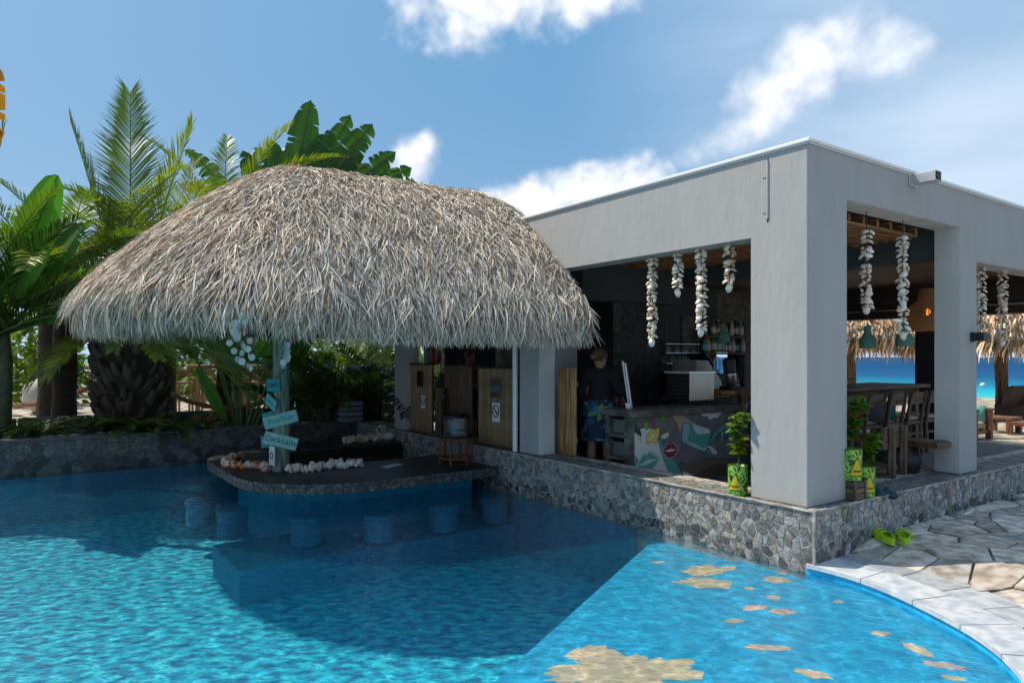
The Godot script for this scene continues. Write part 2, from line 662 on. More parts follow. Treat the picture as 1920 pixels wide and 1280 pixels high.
	# added blue film under the surface: caustic light net and haze in its alpha
	var caustic_net := noise_tex(0.0105, 3, [[0.0, lin(0.002, 0.085, 0.15, 0.36)], [0.38, lin(0.002, 0.085, 0.15, 0.30)], [0.458, lin(0.002, 0.09, 0.16, 0.20)], [0.482, lin(0.002, 0.12, 0.2, 0.0)], [0.518, lin(0.002, 0.12, 0.2, 0.0)], [0.542, lin(0.002, 0.09, 0.16, 0.20)], [0.62, lin(0.002, 0.085, 0.15, 0.30)], [1.0, lin(0.002, 0.085, 0.15, 0.36)]], 1024, FastNoiseLite.TYPE_SIMPLEX_SMOOTH, 77, 0.0, 45.0)
	var film := mat("caustic_film", Color(1, 1, 1), 0.9, caustic_net, Vector3(0.30, 0.30, 0.38), true)
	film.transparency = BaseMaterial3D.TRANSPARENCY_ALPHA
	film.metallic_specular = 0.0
	var sea := mat("sea", Color(1, 1, 1), 0.6)
	sea.metallic_specular = 0.08
	sea.normal_enabled = true
	sea.normal_texture = wn
	sea.normal_scale = 0.5
	sea.uv1_triplanar = true
	sea.uv1_world_triplanar = true
	sea.uv1_scale = Vector3(0.06, 0.06, 0.06)
	# woods: grain runs along the axis in the name
	var grain := noise_tex(0.012, 5, [[0.15, Color(0.50, 0.44, 0.38)], [0.5, Color(0.85, 0.82, 0.78)], [0.85, Color(1, 1, 1)]], 512, FastNoiseLite.TYPE_SIMPLEX_SMOOTH, 41)
	for ax in ["x", "y", "z"]:
		var sc := Vector3(4.0, 4.0, 4.0)
		sc[["x", "y", "z"].find(ax)] = 0.28
		mat("pine_" + ax, lin(0.56, 0.31, 0.125), 0.6, grain, sc, false, grain, 0.1)
		mat("teak_" + ax, lin(0.155, 0.088, 0.045), 0.6, grain, sc, false, grain, 0.15)
		mat("grey_wood_" + ax, lin(0.185, 0.135, 0.095), 0.8, grain, sc, false, grain, 0.2)
		mat("batten_" + ax, lin(0.40, 0.22, 0.10), 0.75, grain, sc, false)
		mat("dark_wood_" + ax, lin(0.050, 0.036, 0.020), 0.65, grain, sc, false, grain, 0.1)
	mat("bamboo", lin(0.36, 0.24, 0.10), 0.45, grain, Vector3(6, 0.5, 6), false)
	mat("pole", lin(0.22, 0.34, 0.30), 0.8, grain, Vector3(3, 0.3, 3), false, grain, 0.2)
	mat("palm_post", lin(0.34, 0.22, 0.12), 0.8, grain, Vector3(3, 0.4, 3), false, grain, 0.4)
	mat("straw", Color(1, 1, 1), 0.8)
	M.straw.metallic_specular = 0.3
	mat("straw_bed", lin(0.035, 0.028, 0.022), 1.0)
	mat("plain", Color(1, 1, 1), 0.7)
	mat("satin", Color(1, 1, 1), 0.35)
	var shell := mat("shell", Color(1, 1, 1), 0.45, soft, Vector3(7, 7, 7), false)
	shell.metallic_specular = 0.5
	metal("steel", lin(0.55, 0.54, 0.52), 0.32)
	metal("zinc", lin(0.62, 0.62, 0.6), 0.38, 0.85)
	mat("white_paint", lin(0.78, 0.79, 0.79), 0.35)
	mat("black", lin(0.012, 0.012, 0.013), 0.5)
	mat("black_gloss", lin(0.01, 0.01, 0.012), 0.15)
	glass("clear_glass", Color(0.9, 0.95, 0.95), 0.03)
	var leaf := mat("leaf", Color(1, 1, 1), 0.42)
	leaf.backlight_enabled = true
	leaf.backlight = Color(0.85, 1.0, 0.30)
	leaf.metallic_specular = 0.5
	leaf.vertex_color_use_as_albedo = true
	var pl := mat("palm_leaf", Color(1, 1, 1), 0.4)
	pl.backlight_enabled = true
	pl.backlight = Color(0.82, 0.90, 0.26)
	mat("bark", lin(0.085, 0.06, 0.042), 0.95, blotch, Vector3(4, 4, 4), false, fine, 1.5)
	mat("counter", lin(0.035, 0.033, 0.030), 0.45, blotch, Vector3(1.5, 1.5, 1.5), true, fine, 0.2)
	mat("rust_wood_x", lin(0.21, 0.085, 0.03), 0.6, grain, Vector3(0.3, 5, 5), false)
	mat("rust_wood_y", lin(0.21, 0.085, 0.03), 0.6, grain, Vector3(5, 0.3, 5), false)
	mat("sign_wood", Color(1, 1, 1), 0.7, soft, Vector3(4, 14, 4), false)
	mat("rattan", lin(0.30, 0.17, 0.07), 0.7)
	mat("dark_metal", lin(0.04, 0.04, 0.042), 0.4)
	metal("brushed", Color(1, 1, 1), 0.45, 0.75)
	var cur := mat("curtain", lin(0.55, 0.46, 0.33), 0.9)
	cur.backlight_enabled = true
	cur.backlight = Color(0.5, 0.42, 0.3)
	var cap := mat("capiz", Color(1, 1, 1), 0.4)
	cap.backlight_enabled = true
	cap.backlight = Color(0.3, 0.36, 0.33)
	var bulb := mat("warm_bulb", Color(1, 0.85, 0.6), 0.5)
	bulb.emission_enabled = true
	bulb.emission = Color(1.0, 0.62, 0.25)
	bulb.emission_energy_multiplier = 3.0
	var tp := mat("tin_print", Color(1, 1, 1), 0.35)
	tp.albedo_texture = tin_tex()
	for ax in ["x", "y", "z"]:
		var sc2 := Vector3(4.0, 4.0, 4.0)
		sc2[["x", "y", "z"].find(ax)] = 0.28
		mat("red_wood_" + ax, lin(0.26, 0.115, 0.06), 0.55, grain, sc2, false)
		mat("palm_wood_" + ax, lin(0.42, 0.27, 0.16), 0.7, grain, sc2, false)
	mat("live_edge", lin(0.15, 0.085, 0.03), 0.4, grain, Vector3(2, 6, 2), false, fine, 0.6)
	mat("rope", lin(0.40, 0.20, 0.13), 0.9)
	mat("pale_sand", lin(0.58, 0.50, 0.40), 0.95, blotch, Vector3(0.5, 0.5, 0.5), true, fine, 1.0)
	mat("green_stem", lin(0.09, 0.11, 0.035), 0.6, blotch, Vector3(4, 1, 4), false)
	mat("pebble", lin(0.45, 0.42, 0.38), 0.8, blotch, Vector3(4, 4, 4), false)
	var skm := StandardMaterial3D.new()
	skm.resource_name = "skirt_print"
	skm.albedo_texture = skirt_tex()
	skm.roughness = 0.8
	M["skirt"] = skm
	mat("skin", lin(0.36, 0.19, 0.125), 0.55)
	mat("dark_cloth", lin(0.008, 0.009, 0.014), 0.9)
	var cl := mat("clog_foam", lin(0.42, 0.66, 0.015), 0.5)
	cl.subsurf_scatter_enabled = true
	cl.subsurf_scatter_strength = 0.2


func ground_and_pool() -> void:
	# far land, in the building's axes: behind the planter, and from the terrace to the beach
	var g := G.new()
	g.quad(L(9.75, -160, 0.34), L(9.75, 22, 0.30), L(240, 22, 0.30), L(240, -160, 0.34))
	g.quad(L(-60, 6.5, 0.24), L(-60, 22, 0.10), L(9.75, 22, 0.30), L(9.75, 6.5, 0.30))
	g.quad(L(-60, 22, 0.10), L(-60, 37, -1.6), L(240, 37, -1.6), L(240, 22, 0.30))
	g.quad(L(-60, -160, -0.02), L(-60, -14.2, -0.02), L(9.75, -14.2, 0.0), L(9.75, -160, 0.0))
	struct("sand_ground", g, M.sand)
	g = G.new()
	g.quad(L(9.5, -14, 0.40), L(9.5, 9, 0.40), L(11.6, 9, 0.40), L(11.6, -14, 0.40))
	struct("planting_soil", g, M.soil)
	# pool shell, as deep as it looks through the water
	g = G.new()
	g.quad(Vector3(-18, -0.82, -1), Vector3(4, -0.82, -1), Vector3(4, -0.82, -20), Vector3(-18, -0.82, -20))
	struct("pool_floor", g, M.pool_mosaic_shimmer)
	var a := PackedVector2Array([Vector2(1.455, -7.11), Vector2(-0.12, -3.96), Vector2(-0.8, -2.5), Vector2(3.4, -2.5), Vector2(3.4, -5.6), Vector2(2.55, -5.9)])
	var ledge := struct("pool_ledge", G.new().prism(a, -0.8, -0.165, 0.012), M.pool_paint)
	a = PackedVector2Array([Vector2(2.07, -6.34), Vector2(1.59, -5.17), Vector2(1.1, -4.0), Vector2(0.85, -2.5), Vector2(3.4, -2.5), Vector2(3.4, -5.6), Vector2(2.55, -5.9)])
	struct("pool_step", G.new().prism(a, -0.3, -0.137, 0.008), M.pool_paint)
	a = PackedVector2Array([Vector2(2.68, -5.54), Vector2(2.28, -4.71), Vector2(1.83, -3.86), Vector2(1.4, -2.5), Vector2(3.4, -2.5), Vector2(3.4, -5.4)])
	struct("pool_step", G.new().prism(a, -0.3, -0.116, 0.008), M.pool_paint)
	patches(ledge)
	struct("pool_wall", SB(1.9, 9.4, -0.125, -0.102, -0.85, -0.115, 0.004), M.pool_paint_shaded, BT)  # added lining, dark tone stands for the reflection below the waterline
	struct("pool_wall", SB(9.372, 9.386, -13.9, -0.13, -0.85, -0.115, 0.004), M.pool_paint_shaded, BT)  # added sheet with the dark reflection under the planter in its colour
	struct("pool_bench", SB(4.0, 5.2, -3.6, -0.15, -0.85, -0.46, 0.02), M.pool_paint_shaded, BT)
	struct("pool_end_wall", SB(-8, 9.5, -14.2, -13.9, -0.85, 0.0), M.pool_paint_shaded, BT)
	var wg := G.new()
	wg.quad(Vector3(-16, -0.08, -2.2), Vector3(3.3, -0.08, -2.2), Vector3(3.3, -0.08, -18.0), Vector3(-16, -0.08, -18.0))
	struct("pool_water", wg, M.water)
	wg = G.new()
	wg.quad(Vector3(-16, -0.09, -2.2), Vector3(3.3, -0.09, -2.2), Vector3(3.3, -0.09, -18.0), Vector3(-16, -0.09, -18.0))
	struct("pool_caustic_film", wg, M.caustic_film)  # added sheet that carries the drawn caustic net
	# coping round the curved end, then the broken-stone deck
	var cc := Vector2(1.15, -4.35)
	var edge := []
	var a0 := atan2(-5.72 + 4.35, 2.43 - 1.15)
	for i in 40:
		var an := lerpf(a0, PI / 2, i / 39.0)
		edge.append(cc + Vector2(cos(an), sin(an)) * lerpf(1.87, 1.72, smoothstep(0.0, 0.3, i / 39.0)))
	var deck := struct("pool_coping", deck_base(edge), M.joint)
	var pw := G.new()
	for i in edge.size() - 1:
		var e0: Vector2 = edge[i]
		var e1: Vector2 = edge[i + 1]
		pw.quad(Vector3(e0.x, -0.9, e0.y), Vector3(e1.x, -0.9, e1.y), Vector3(e1.x, -0.036, e1.y), Vector3(e0.x, -0.036, e0.y))
	struct("pool_wall", pw, M.pool_paint)
	for row in 2:
		var i := 0.0
		var k := 0
		while i < 38.9:
			var i2 := minf(39.0, i + ([4.3, 2.7][row] as float) * rng.randf_range(0.92, 1.08))
			if i2 > 37.5:
				i2 = 39.0
			var poly := PackedVector2Array()
			var w0: float = [-0.02, 0.345][row]
			var w1: float = [0.335, 0.66][row]
			for e in 5:
				poly.append(off_edge(edge, cc, lerpf(i + 0.04, i2 - 0.04, e / 4.0), w0))
			for e in 5:
				poly.append(off_edge(edge, cc, lerpf(i2 - 0.04, i + 0.04, e / 4.0), w1))
			var s := G.new()
			var b := rng.randf_range(0.54, 0.64) if row == 0 else rng.randf_range(0.34, 0.54)
			s.col = Color(b * 0.97, b, b * 1.03)
			s.prism(poly, -0.035, rng.randf_range(-0.001, 0.001), 0.003)
			put("coping_slab", s, M.marble, deck)
			i = i2
			k += 1
	# the broken-stone deck rises a little towards the plinth
	var bed := G.new()
	for j in 40:
		for i in 40:
			var q := []
			for e in [[i, j + 1], [i + 1, j + 1], [i + 1, j], [i, j]]:
				var p := Vector2(1.5 + e[0] * 0.25, -9.6 + e[1] * 0.25)
				q.append(Vector3(p.x, deck_y(p) - 0.026, p.y))
			var c := (q[0] + q[2]) as Vector3 * 0.5
			if Vector2(c.x, c.z).distance_to(cc) < 2.25 or (BT.affine_inverse() * c).z < 0.06:
				continue
			bed.quad(q[0], q[1], q[2], q[3])
	var fl := struct("stone_deck", bed, M.grey_joint)
	var list := []
	for poly in cells(10.5, 11.0, 0.42, 0.21, 0.018):
		var p2 := PackedVector2Array()
		var mid := Vector2.ZERO
		for p in poly:
			var q: Vector2 = (p - Vector2(5.25, 5.5)).rotated(0.16) + Vector2(6.4, -4.6)
			p2.append(q)
			mid += q
		mid /= p2.size()
		# keep what lies outside the slabs and in front of the plinth
		var loc := BT.affine_inverse() * Vector3(mid.x, 0, mid.y)
		if mid.distance_to(cc) < 1.72 + 0.56 or -loc.z > -0.02 or mid.x < 2.0:
			continue
		list.append([mid.distance_to(Vector2(3.2, -5.0)), p2, mid])
	list.sort_custom(func(p, q): return p[0] < q[0])
	for i in mini(list.size(), 300):
		var s := G.new()
		var b := rng.randf_range(0.40, 0.78)
		var warm := rng.randf_range(0.03, 0.15)
		s.col = Color(b * (1.0 + warm), b, b * (1.0 - warm))
		var mid: Vector2 = list[i][2]
		var y := deck_y(mid)
		var tilt := Vector2(deck_y(mid + Vector2(0.05, 0)) - y, deck_y(mid + Vector2(0, 0.05)) - y) / 0.05
		s.prism(list[i][1], y - 0.06, y + rng.randf_range(-0.010, -0.004), 0.005, Transform3D(), tilt + Vector2(rng.randf_range(-0.008, 0.008), rng.randf_range(-0.008, 0.008)))
		put("flagstone", s, M.flagstone, fl)
	# the mosaic-faced walls at the water
	plinths()


func deck_y(p: Vector2) -> float:
	return 0.10 * smoothstep(2.25, 2.95, p.distance_to(Vector2(1.15, -4.35)))


func off_edge(edge: Array, cc: Vector2, i: float, d: float) -> Vector2:
	var k := clampi(int(i), 0, edge.size() - 2)
	var p: Vector2 = (edge[k] as Vector2).lerp(edge[k + 1], i - k)
	return p + (p - cc).normalized() * d


func deck_base(edge: Array) -> G:
	var p := PackedVector2Array()
	for e in edge:
		p.append(e + (e - Vector2(1.15, -4.35)).normalized() * 0.004)
	p.append(Vector2(-16, -2.63))
	p.append(Vector2(-16, 14))
	p.append(Vector2(14, 14))
	for q in [L(-14.0, 8.0, 0), L(-0.05, 12.0, 0), L(-0.05, 0.0, 0)]:
		p.append(Vector2(q.x, q.z))
	return G.new().prism(p, -0.9, -0.022, 0.0)


func patches(parent: Node3D) -> void:
	# bare patches where the paint has come off the ledges: x, z, half sizes, turn
	var nz := FastNoiseLite.new()
	nz.frequency = 1.3
	nz.fractal_octaves = 3
	var lay := 0
	for d in [[0.66, -4.12, 0.42, 0.24, 0.1, -0.165], [0.52, -4.36, 0.16, 0.12, 0.3, -0.165], [1.68, -6.05, 0.20, 0.13, 0.5, -0.165], [1.62, -5.72, 0.26, 0.12, -0.2, -0.165], [1.94, -6.12, 0.12, 0.06, 0.3, -0.165], [1.33, -6.3, 0.07, 0.03, 0.0, -0.165], [2.18, -5.72, 0.10, 0.08, 0.2, -0.137], [1.78, -5.08, 0.11, 0.05, 0.4, -0.137], [1.95, -5.0, 0.09, 0.06, 0.1, -0.137], [2.0, -5.3, 0.05, 0.05, 0.1, -0.137], [1.62, -4.38, 0.14, 0.045, -0.1, -0.137], [1.75, -4.02, 0.09, 0.05, -0.5, -0.137], [1.55, -4.82, 0.07, 0.035, 0.2, -0.137], [2.33, -5.9, 0.06, 0.03, 0.3, -0.137], [2.42, -4.55, 0.06, 0.04, 0.2, -0.116], [2.52, -4.3, 0.05, 0.10, 0.3, -0.116], [2.55, -4.08, 0.11, 0.05, -0.4, -0.116], [2.5, -3.92, 0.06, 0.03, -0.4, -0.116], [1.88, -5.5, 0.04, 0.03, 0.2, -0.137], [2.45, -5.2, 0.04, 0.03, 0.2, -0.137]]:
		var p := PackedVector2Array()
		for i in 72:
			var a := TAU * i / 72
			var e := Vector2(cos(a), sin(a))
			var r: float = 1.0 + 0.42 * nz.get_noise_3d(e.x * 1.0 + d[0] * 7.0, e.y * 1.0, d[1] * 5.0) + 0.22 * nz.get_noise_3d(e.x * 5.0, e.y * 5.0, d[0] * 9.0) + 0.12 * nz.get_noise_3d(e.x * 14.0, e.y * 14.0, d[0] * 9.0)
			p.append(Vector2(e.x * d[2] * r, e.y * d[3] * r).rotated(-d[4]) + Vector2(d[0], d[1]))
		var g := G.new()
		g.col = Color(rng.randf_range(0.9, 1.1), rng.randf_range(0.85, 1.0), rng.randf_range(0.7, 1.0))
		lay += 1
		put("bare_patch", g.prism(p, d[5] - 0.02, d[5] + 0.0008 + lay * 0.00008), M.bare_plaster, parent)


func plinths() -> void:
	var w := thing("mosaic_plinth", "low mosaic wall of broken grey slate that carries the grey bar building above the pool", "wall", BT)
	var c1 := put("core", SB(-0.10, 9.5, -0.085, 0.45, -0.85, 0.43, 0.012), M.mortar, w)
	var c2 := put("core", SB(-0.10, 0.45, 0.452, 8.0, -0.85, 0.43, 0.012), M.mortar, w)
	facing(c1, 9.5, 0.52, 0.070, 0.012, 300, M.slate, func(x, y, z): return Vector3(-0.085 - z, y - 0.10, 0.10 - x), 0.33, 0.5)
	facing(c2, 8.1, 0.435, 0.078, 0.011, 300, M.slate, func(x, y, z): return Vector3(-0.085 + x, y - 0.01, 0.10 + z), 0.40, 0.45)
	# flat slates on top of the ledge
	facing(c1, 9.0, 0.33, 0.09, 0.010, 110, M.slate, func(x, y, z): return Vector3(-0.08 + y, 0.43 + z * 0.6, 0.10 - x), 0.26, 0.3)
	facing(c2, 8.0, 0.36, 0.09, 0.010, 110, M.slate, func(x, y, z): return Vector3(x + 0.26, 0.43 + z * 0.6, 0.095 - y), 0.22, 0.3)
	var lip := G.new()
	lip.col = Color(1.2, 1.15, 1.1)
	lip.box(Vector3(0.022, 0.02, 9.6), T(-0.095, 0.432, -4.7), 0.005)
	lip.box(Vector3(8.1, 0.02, 0.022), T(3.95, 0.432, 0.107), 0.005)
	lip.box(Vector3(0.024, 0.44, 0.024), T(-0.097, 0.215, 0.112), 0.005)
	put("edge_trim", lip, M.mortar, w)
	w = thing("planter_wall", "long low mosaic wall with planted bed behind it at the far side of the pool", "wall", BT)
	c1 = put("core", SB(9.4, 9.7, -14, -0.1, -0.85, 0.43, 0.012), M.dark_mortar, w)
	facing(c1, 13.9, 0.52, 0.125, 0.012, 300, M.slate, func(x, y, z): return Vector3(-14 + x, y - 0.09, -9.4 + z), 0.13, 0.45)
	put("coping", SB(9.36, 9.72, -14, -0.1, 0.43, 0.455, 0.006), M.concrete, w)


func tin_tex() -> ImageTexture:
	# printed green beans on a dark ground
	var im := Image.create(512, 256, false, Image.FORMAT_RGB8)
	im.fill(lin(0.012, 0.05, 0.008))
	var r := RandomNumberGenerator.new()
	r.seed = 12
	for k in 230:
		var p := Vector2(r.randf_range(0, 512), r.randf_range(0, 256))
		var d := Vector2.RIGHT.rotated(r.randf_range(-1.0, 1.0) + (PI / 2 if k % 3 == 0 else 0.2))
		var l := r.randf_range(18, 34)
		var w := r.randf_range(7, 11)
		var b := r.randf_range(0.7, 1.2)
		var pts := PackedVector2Array()
		for i in 14:
			var a := TAU * i / 14
			pts.append(p + d * cos(a) * l + d.orthogonal() * sin(a) * w)
		fill(im, pts, lin(0.01, 0.06, 0.006))
		pts = PackedVector2Array()
		for i in 14:
			var a := TAU * i / 14
			pts.append(p + d * cos(a) * (l - 2.0) + d.orthogonal() * sin(a) * (w - 2.0))
		fill(im, pts, lin(0.20 * b, 0.52 * b, 0.05 * b) if k % 4 else lin(0.42 * b, 0.62 * b, 0.06))
	return ImageTexture.create_from_image(im)


func skirt_tex() -> ImageTexture:
	# leaf print in blue and green
	var im := Image.create(512, 512, false, Image.FORMAT_RGB8)
	im.fill(lin(0.006, 0.02, 0.05))
	var r := RandomNumberGenerator.new()
	r.seed = 4
	for k in 46:
		var p := Vector2(r.randf_range(0, 512), r.randf_range(0, 512))
		var a0 := r.randf() * TAU
		var c: Color = [lin(0.02, 0.16, 0.33), lin(0.03, 0.25, 0.42), lin(0.14, 0.26, 0.06), lin(0.24, 0.33, 0.12), lin(0.01, 0.08, 0.18)][k % 5]
		for j in 9:
			var a := a0 + (j - 4) * 0.33
			var d := Vector2.RIGHT.rotated(a)
			var l := r.randf_range(45, 80)
			fill(im, PackedVector2Array([p, p + d * l * 0.4 + d.orthogonal() * 8.0, p + d * l, p + d * l * 0.4 - d.orthogonal() * 8.0]), c)
	return ImageTexture.create_from_image(im)


func building() -> void:
	var b := thing("bar_building", "grey flat-roofed open bar building with square columns and white roof edge", "building", BT)
	var cp := PackedVector2Array([Vector2(0.60, 0), Vector2(0.60, -0.56), Vector2(0, -0.56)])
	for i in 7:
		var a := PI / 2 * i / 6.0
		cp.append(Vector2(0.02 - 0.02 * cos(a), -0.02 + 0.02 * sin(a)))
	put("corner_pillar", G.new().prism(cp, 0.44, 3.50), M.plaster, b)
	put("wall", SB(0.56, 9.4, 0, 0.25, 2.775, 3.50, 0), M.plaster, b)
	put("pillar", SB(3.72, 4.13, 0, 0.26, 0.44, 2.775, 0), M.plaster, b)
	put("pillar", SB(7.50, 7.92, 0, 0.26, 0.44, 2.775, 0), M.plaster, b)
	put("wall", SB(0, 0.25, 0.60, 2.85, 3.10, 3.50, 0), M.plaster, b)
	put("pillar", SB(0, 0.25, 2.85, 3.28, 0.44, 3.50, 0), M.plaster, b)
	put("wall", SB(0, 0.25, 3.28, 6.6, 2.76, 3.50, 0), M.plaster, b)
	# pale painted reveals
	put("reveal", SB(3.715, 3.719, 0.003, 0.258, 0.445, 2.772, 0), M.pale_plaster, b)
	put("reveal", SB(7.495, 7.499, 0.003, 0.258, 0.445, 2.772, 0), M.pale_plaster, b)
	put("reveal", SB(0.003, 0.248, 2.846, 2.850, 0.445, 3.094, 0), M.pale_plaster, b)
	put("reveal", SB(0.003, 0.248, 0.604, 2.845, 3.094, 3.098, 0), M.pale_plaster, b)
	put("reveal", SB(0.003, 0.248, 3.284, 6.6, 2.754, 2.758, 0), M.pale_plaster, b)
	put("roof_slab", SB(0.25, 9.4, 0.25, 6.6, 3.16, 3.30, 0), M.shaded_plaster, b)
	# white sheet-metal edge
	put("roof_edge", SB(-0.028, 9.4, -0.028, 0.10, 3.502, 3.536, 0.008), M.white_paint, b)
	put("roof_edge", SB(-0.028, 0.10, 0.102, 6.6, 3.502, 3.536, 0.008), M.white_paint, b)
	put("edge_trim", SB(-0.012, 9.4, -0.010, -0.001, 3.488, 3.5015, 0.002), M.zinc, b)
	put("edge_trim", SB(-0.010, -0.001, -0.010, 6.6, 3.488, 3.5015, 0.002), M.zinc, b)
	# inner walls and beams
	put("beam", SB(0.252, 7.0, 2.90, 3.24, 2.80, 3.158), M.shaded_plaster, b)
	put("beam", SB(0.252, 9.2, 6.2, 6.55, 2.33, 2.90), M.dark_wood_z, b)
	put("beam", SB(3.9, 4.2, 0.9, 2.898, 2.50, 3.0), M.shaded_plaster, b)
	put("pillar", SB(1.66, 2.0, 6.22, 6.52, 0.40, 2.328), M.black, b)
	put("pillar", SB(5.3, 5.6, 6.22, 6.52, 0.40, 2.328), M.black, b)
	put("back_wall", SB(5.75, 6.0, 2.2, 5.6, 0.1, 3.15), M.shaded_plaster, b)
	put("back_wall", SB(8.6, 8.8, 1.4, 6.5, 0.1, 3.15), M.shaded_plaster, b)
	put("floor", SB(0.40, 9.2, 0.452, 3.0, -0.1, 0.10), M.concrete, b)
	put("terrace_floor", SB(0.452, 9.2, 3.0, 6.55, -0.1, 0.405), M.concrete, b)
	put("terrace_floor", SB(-0.05, 0.450, 6.602, 8.0, -0.1, 0.38), M.concrete, b)
	put("terrace_floor", SB(0.452, 1.3, 1.15, 2.998, 0.1, 0.402), M.concrete, b)
	# timber ceilings
	var frame := put("ceiling_frame", B(0.05, 0.07, 4.2, T(0.38, 3.062, -2.4), 0.003), M.batten_z, b)
	var s := 0.32
	while s < 4.4:
		put("batten", B(rng.randf_range(2.2, 2.55), 0.028, 0.045, T(0.25 + 1.2, 3.01, -s), 0.003), M.batten_x, frame)
		s += 0.118
	for k in 8:
		put("joist", B(0.05, 0.07, 4.2, T(0.65 + k * 0.27, 3.062, -2.4), 0.003), M.batten_z, frame)
	for k in 22:
		put("ceiling_board", B(0.128, 0.02, 6.2, T(3.30 + k * 0.132, 2.84, -3.4), 0.003), M.teak_z, b)
	put("conduit", G.new().tube([Vector3(6.17, 2.46, -0.3), Vector3(6.17, 2.46, -6.5)], [0.016]), M.zinc, b)
	# wall behind the bar: dark broken stone, a doorway, shelf recess
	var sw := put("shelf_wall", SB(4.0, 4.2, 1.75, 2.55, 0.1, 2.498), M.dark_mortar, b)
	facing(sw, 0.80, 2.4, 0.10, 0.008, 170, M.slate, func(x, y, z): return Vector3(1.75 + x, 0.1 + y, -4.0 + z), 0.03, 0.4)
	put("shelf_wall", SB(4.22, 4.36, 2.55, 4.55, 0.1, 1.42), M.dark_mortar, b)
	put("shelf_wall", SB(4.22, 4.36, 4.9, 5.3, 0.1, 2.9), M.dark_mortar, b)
	put("shelf_wall", SB(4.22, 4.36, 2.55, 4.15, 1.42, 2.9), M.shaded_plaster, b)
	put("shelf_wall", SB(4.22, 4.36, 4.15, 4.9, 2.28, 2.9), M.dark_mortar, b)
	put("wall_panel", SB(4.6, 4.65, 0.95, 1.4, 0.1, 2.2), M.pale_plaster, b)
	put("shelf_wall", SB(5.0, 5.1, 0.3, 0.95, 0.1, 2.9), M.dark_mortar, b)
	put("wall_panel", SB(4.19, 4.215, 3.25, 3.95, 1.62, 2.36), M.concrete, b)
	# conduit with clips on the left front
	var c := thing("cable_conduit", "thin grey cable conduit with clips and black cable hooked over roof edge", "conduit", LB(0.44, 0, 2.90))
	put("pipe", G.new().tube([Vector3(0, 0.02, 0.055), Vector3(0, 0.53, 0.055)], [0.013], 10), M.plaster, c)
	put("pipe", G.new().tube([Vector3(0.033, 0.06, 0.02), Vector3(0.033, 0.49, 0.02)], [0.012], 10), M.plaster, c)
	var cg := G.new().tube([Vector3(0, 0.52, 0.055), Vector3(0.008, 0.57, 0.056), Vector3(0.04, 0.63, 0.058), Vector3(0.10, 0.655, 0.04), Vector3(0.15, 0.656, -0.04)], [0.008], 8)
	put("cable", cg, M.black, c)
	put("cable", G.new().tube([Vector3(0, 0.02, 0.055), Vector3(0.006, -0.005, 0.052), Vector3(0.018, -0.03, 0.045)], [0.009, 0.009, 0.016], 8), M.black, c)
	for y in [0.07, 0.385]:
		put("clip", B(0.05, 0.025, 0.06, T(0.025, y, 0.03)), M.plaster, c)
	# rain spout and wall lamp on the right front
	var sp := thing("rain_spout", "short square metal rain spout sticking out below the roof edge", "spout", BT * T(1.80, 3.44, 0))
	var sg := G.new()
	for q in [[0, -0.045, 0.13, 0.006], [0, 0.045, 0.13, 0.006]]:
		sg.box(Vector3(0.13, 0.006, 0.24), T(0, q[1], 0.12), 0.001)
	for q in [-0.062, 0.062]:
		sg.box(Vector3(0.006, 0.084, 0.24), T(q, 0, 0.12), 0.001)
	put("channel", sg, M.zinc, sp)
	put("flange", B(0.16, 0.12, 0.012, T(0, 0, 0.008)), M.zinc, sp)
	var wl := thing("wall_lamp", "small black box wall lamp on the slim column between the two openings", "lamp", BT * T(3.16, 1.92, 0))
	put("housing", B(0.10, 0.095, 0.13, T(0, 0, 0.068), 0.006), M.black, wl)
	put("back_plate", B(0.08, 0.11, 0.006, T(0, 0, 0.003)), M.black, wl)
	put("lens", B(0.07, 0.004, 0.09, T(0, -0.0495, 0.075), 0.001), M.white_paint, wl)


func roof_h(s: float, t: float) -> Vector2:
	# (height of the thatch, how far out: 1 at the eaves)
	var a := clampf(t, -2.5, 0.0)
	var dt := t - a
	var ds := s - 6.1
	var w := clampf((a + 2.5) / 2.5, 0.0, 1.0)
	var rs := lerpf(3.0, 3.42, w) if ds < 0 else 3.0
	var rt := 2.36 if dt < 0 else 1.1
	var q := sqrt(pow(ds / rs, 2) + pow(dt / rt, 2))
	var part_t := absf(dt / rt) / maxf(q, 0.001)
	var p := lerpf(2.05, 1.4, part_t) if dt < 0 else 2.05
	var fall := lerpf(2.0, 1.70, part_t) if dt < 0 else 2.0
	return Vector2(4.13 - fall * pow(q, p), q)


func straw_mesh(len_: float, wid: float, bend: float, lift: float, seed_: int) -> G:
	var r := RandomNumberGenerator.new()
	r.seed = seed_
	var g := G.new()
	var last := []
	var n_ := 5
	for i in n_ + 1:
		var f := float(i) / n_
		var y := f * len_
		var x := bend * f * f * len_ + sin(f * 5.0 + seed_) * wid * 0.6
		var z := lift * sin(f * PI * 0.9 + 0.1) * len_ + r.randf_range(-0.1, 0.1) * wid
		var wv := wid * (0.5 + 0.6 * sin(PI * minf(f * 1.1 + 0.15, 1.0))) * (1.0 if i < n_ else 0.35)
		var twist := sin(f * 3.0 + seed_ * 1.7) * 0.9
		var side := Vector3(cos(twist), 0, sin(twist)) * wv * 0.5
		var k := g.vert(Vector3(x, y, z) - side, Vector3(-sin(twist), 0, cos(twist)))
		g.vert(Vector3(x, y, z) + side, Vector3(-sin(twist), 0, cos(twist)))
		if i > 0:
			g.face(last[0], last[0] + 1, k + 1)
			g.face(last[0], k + 1, k)
		last = [k]
	return g


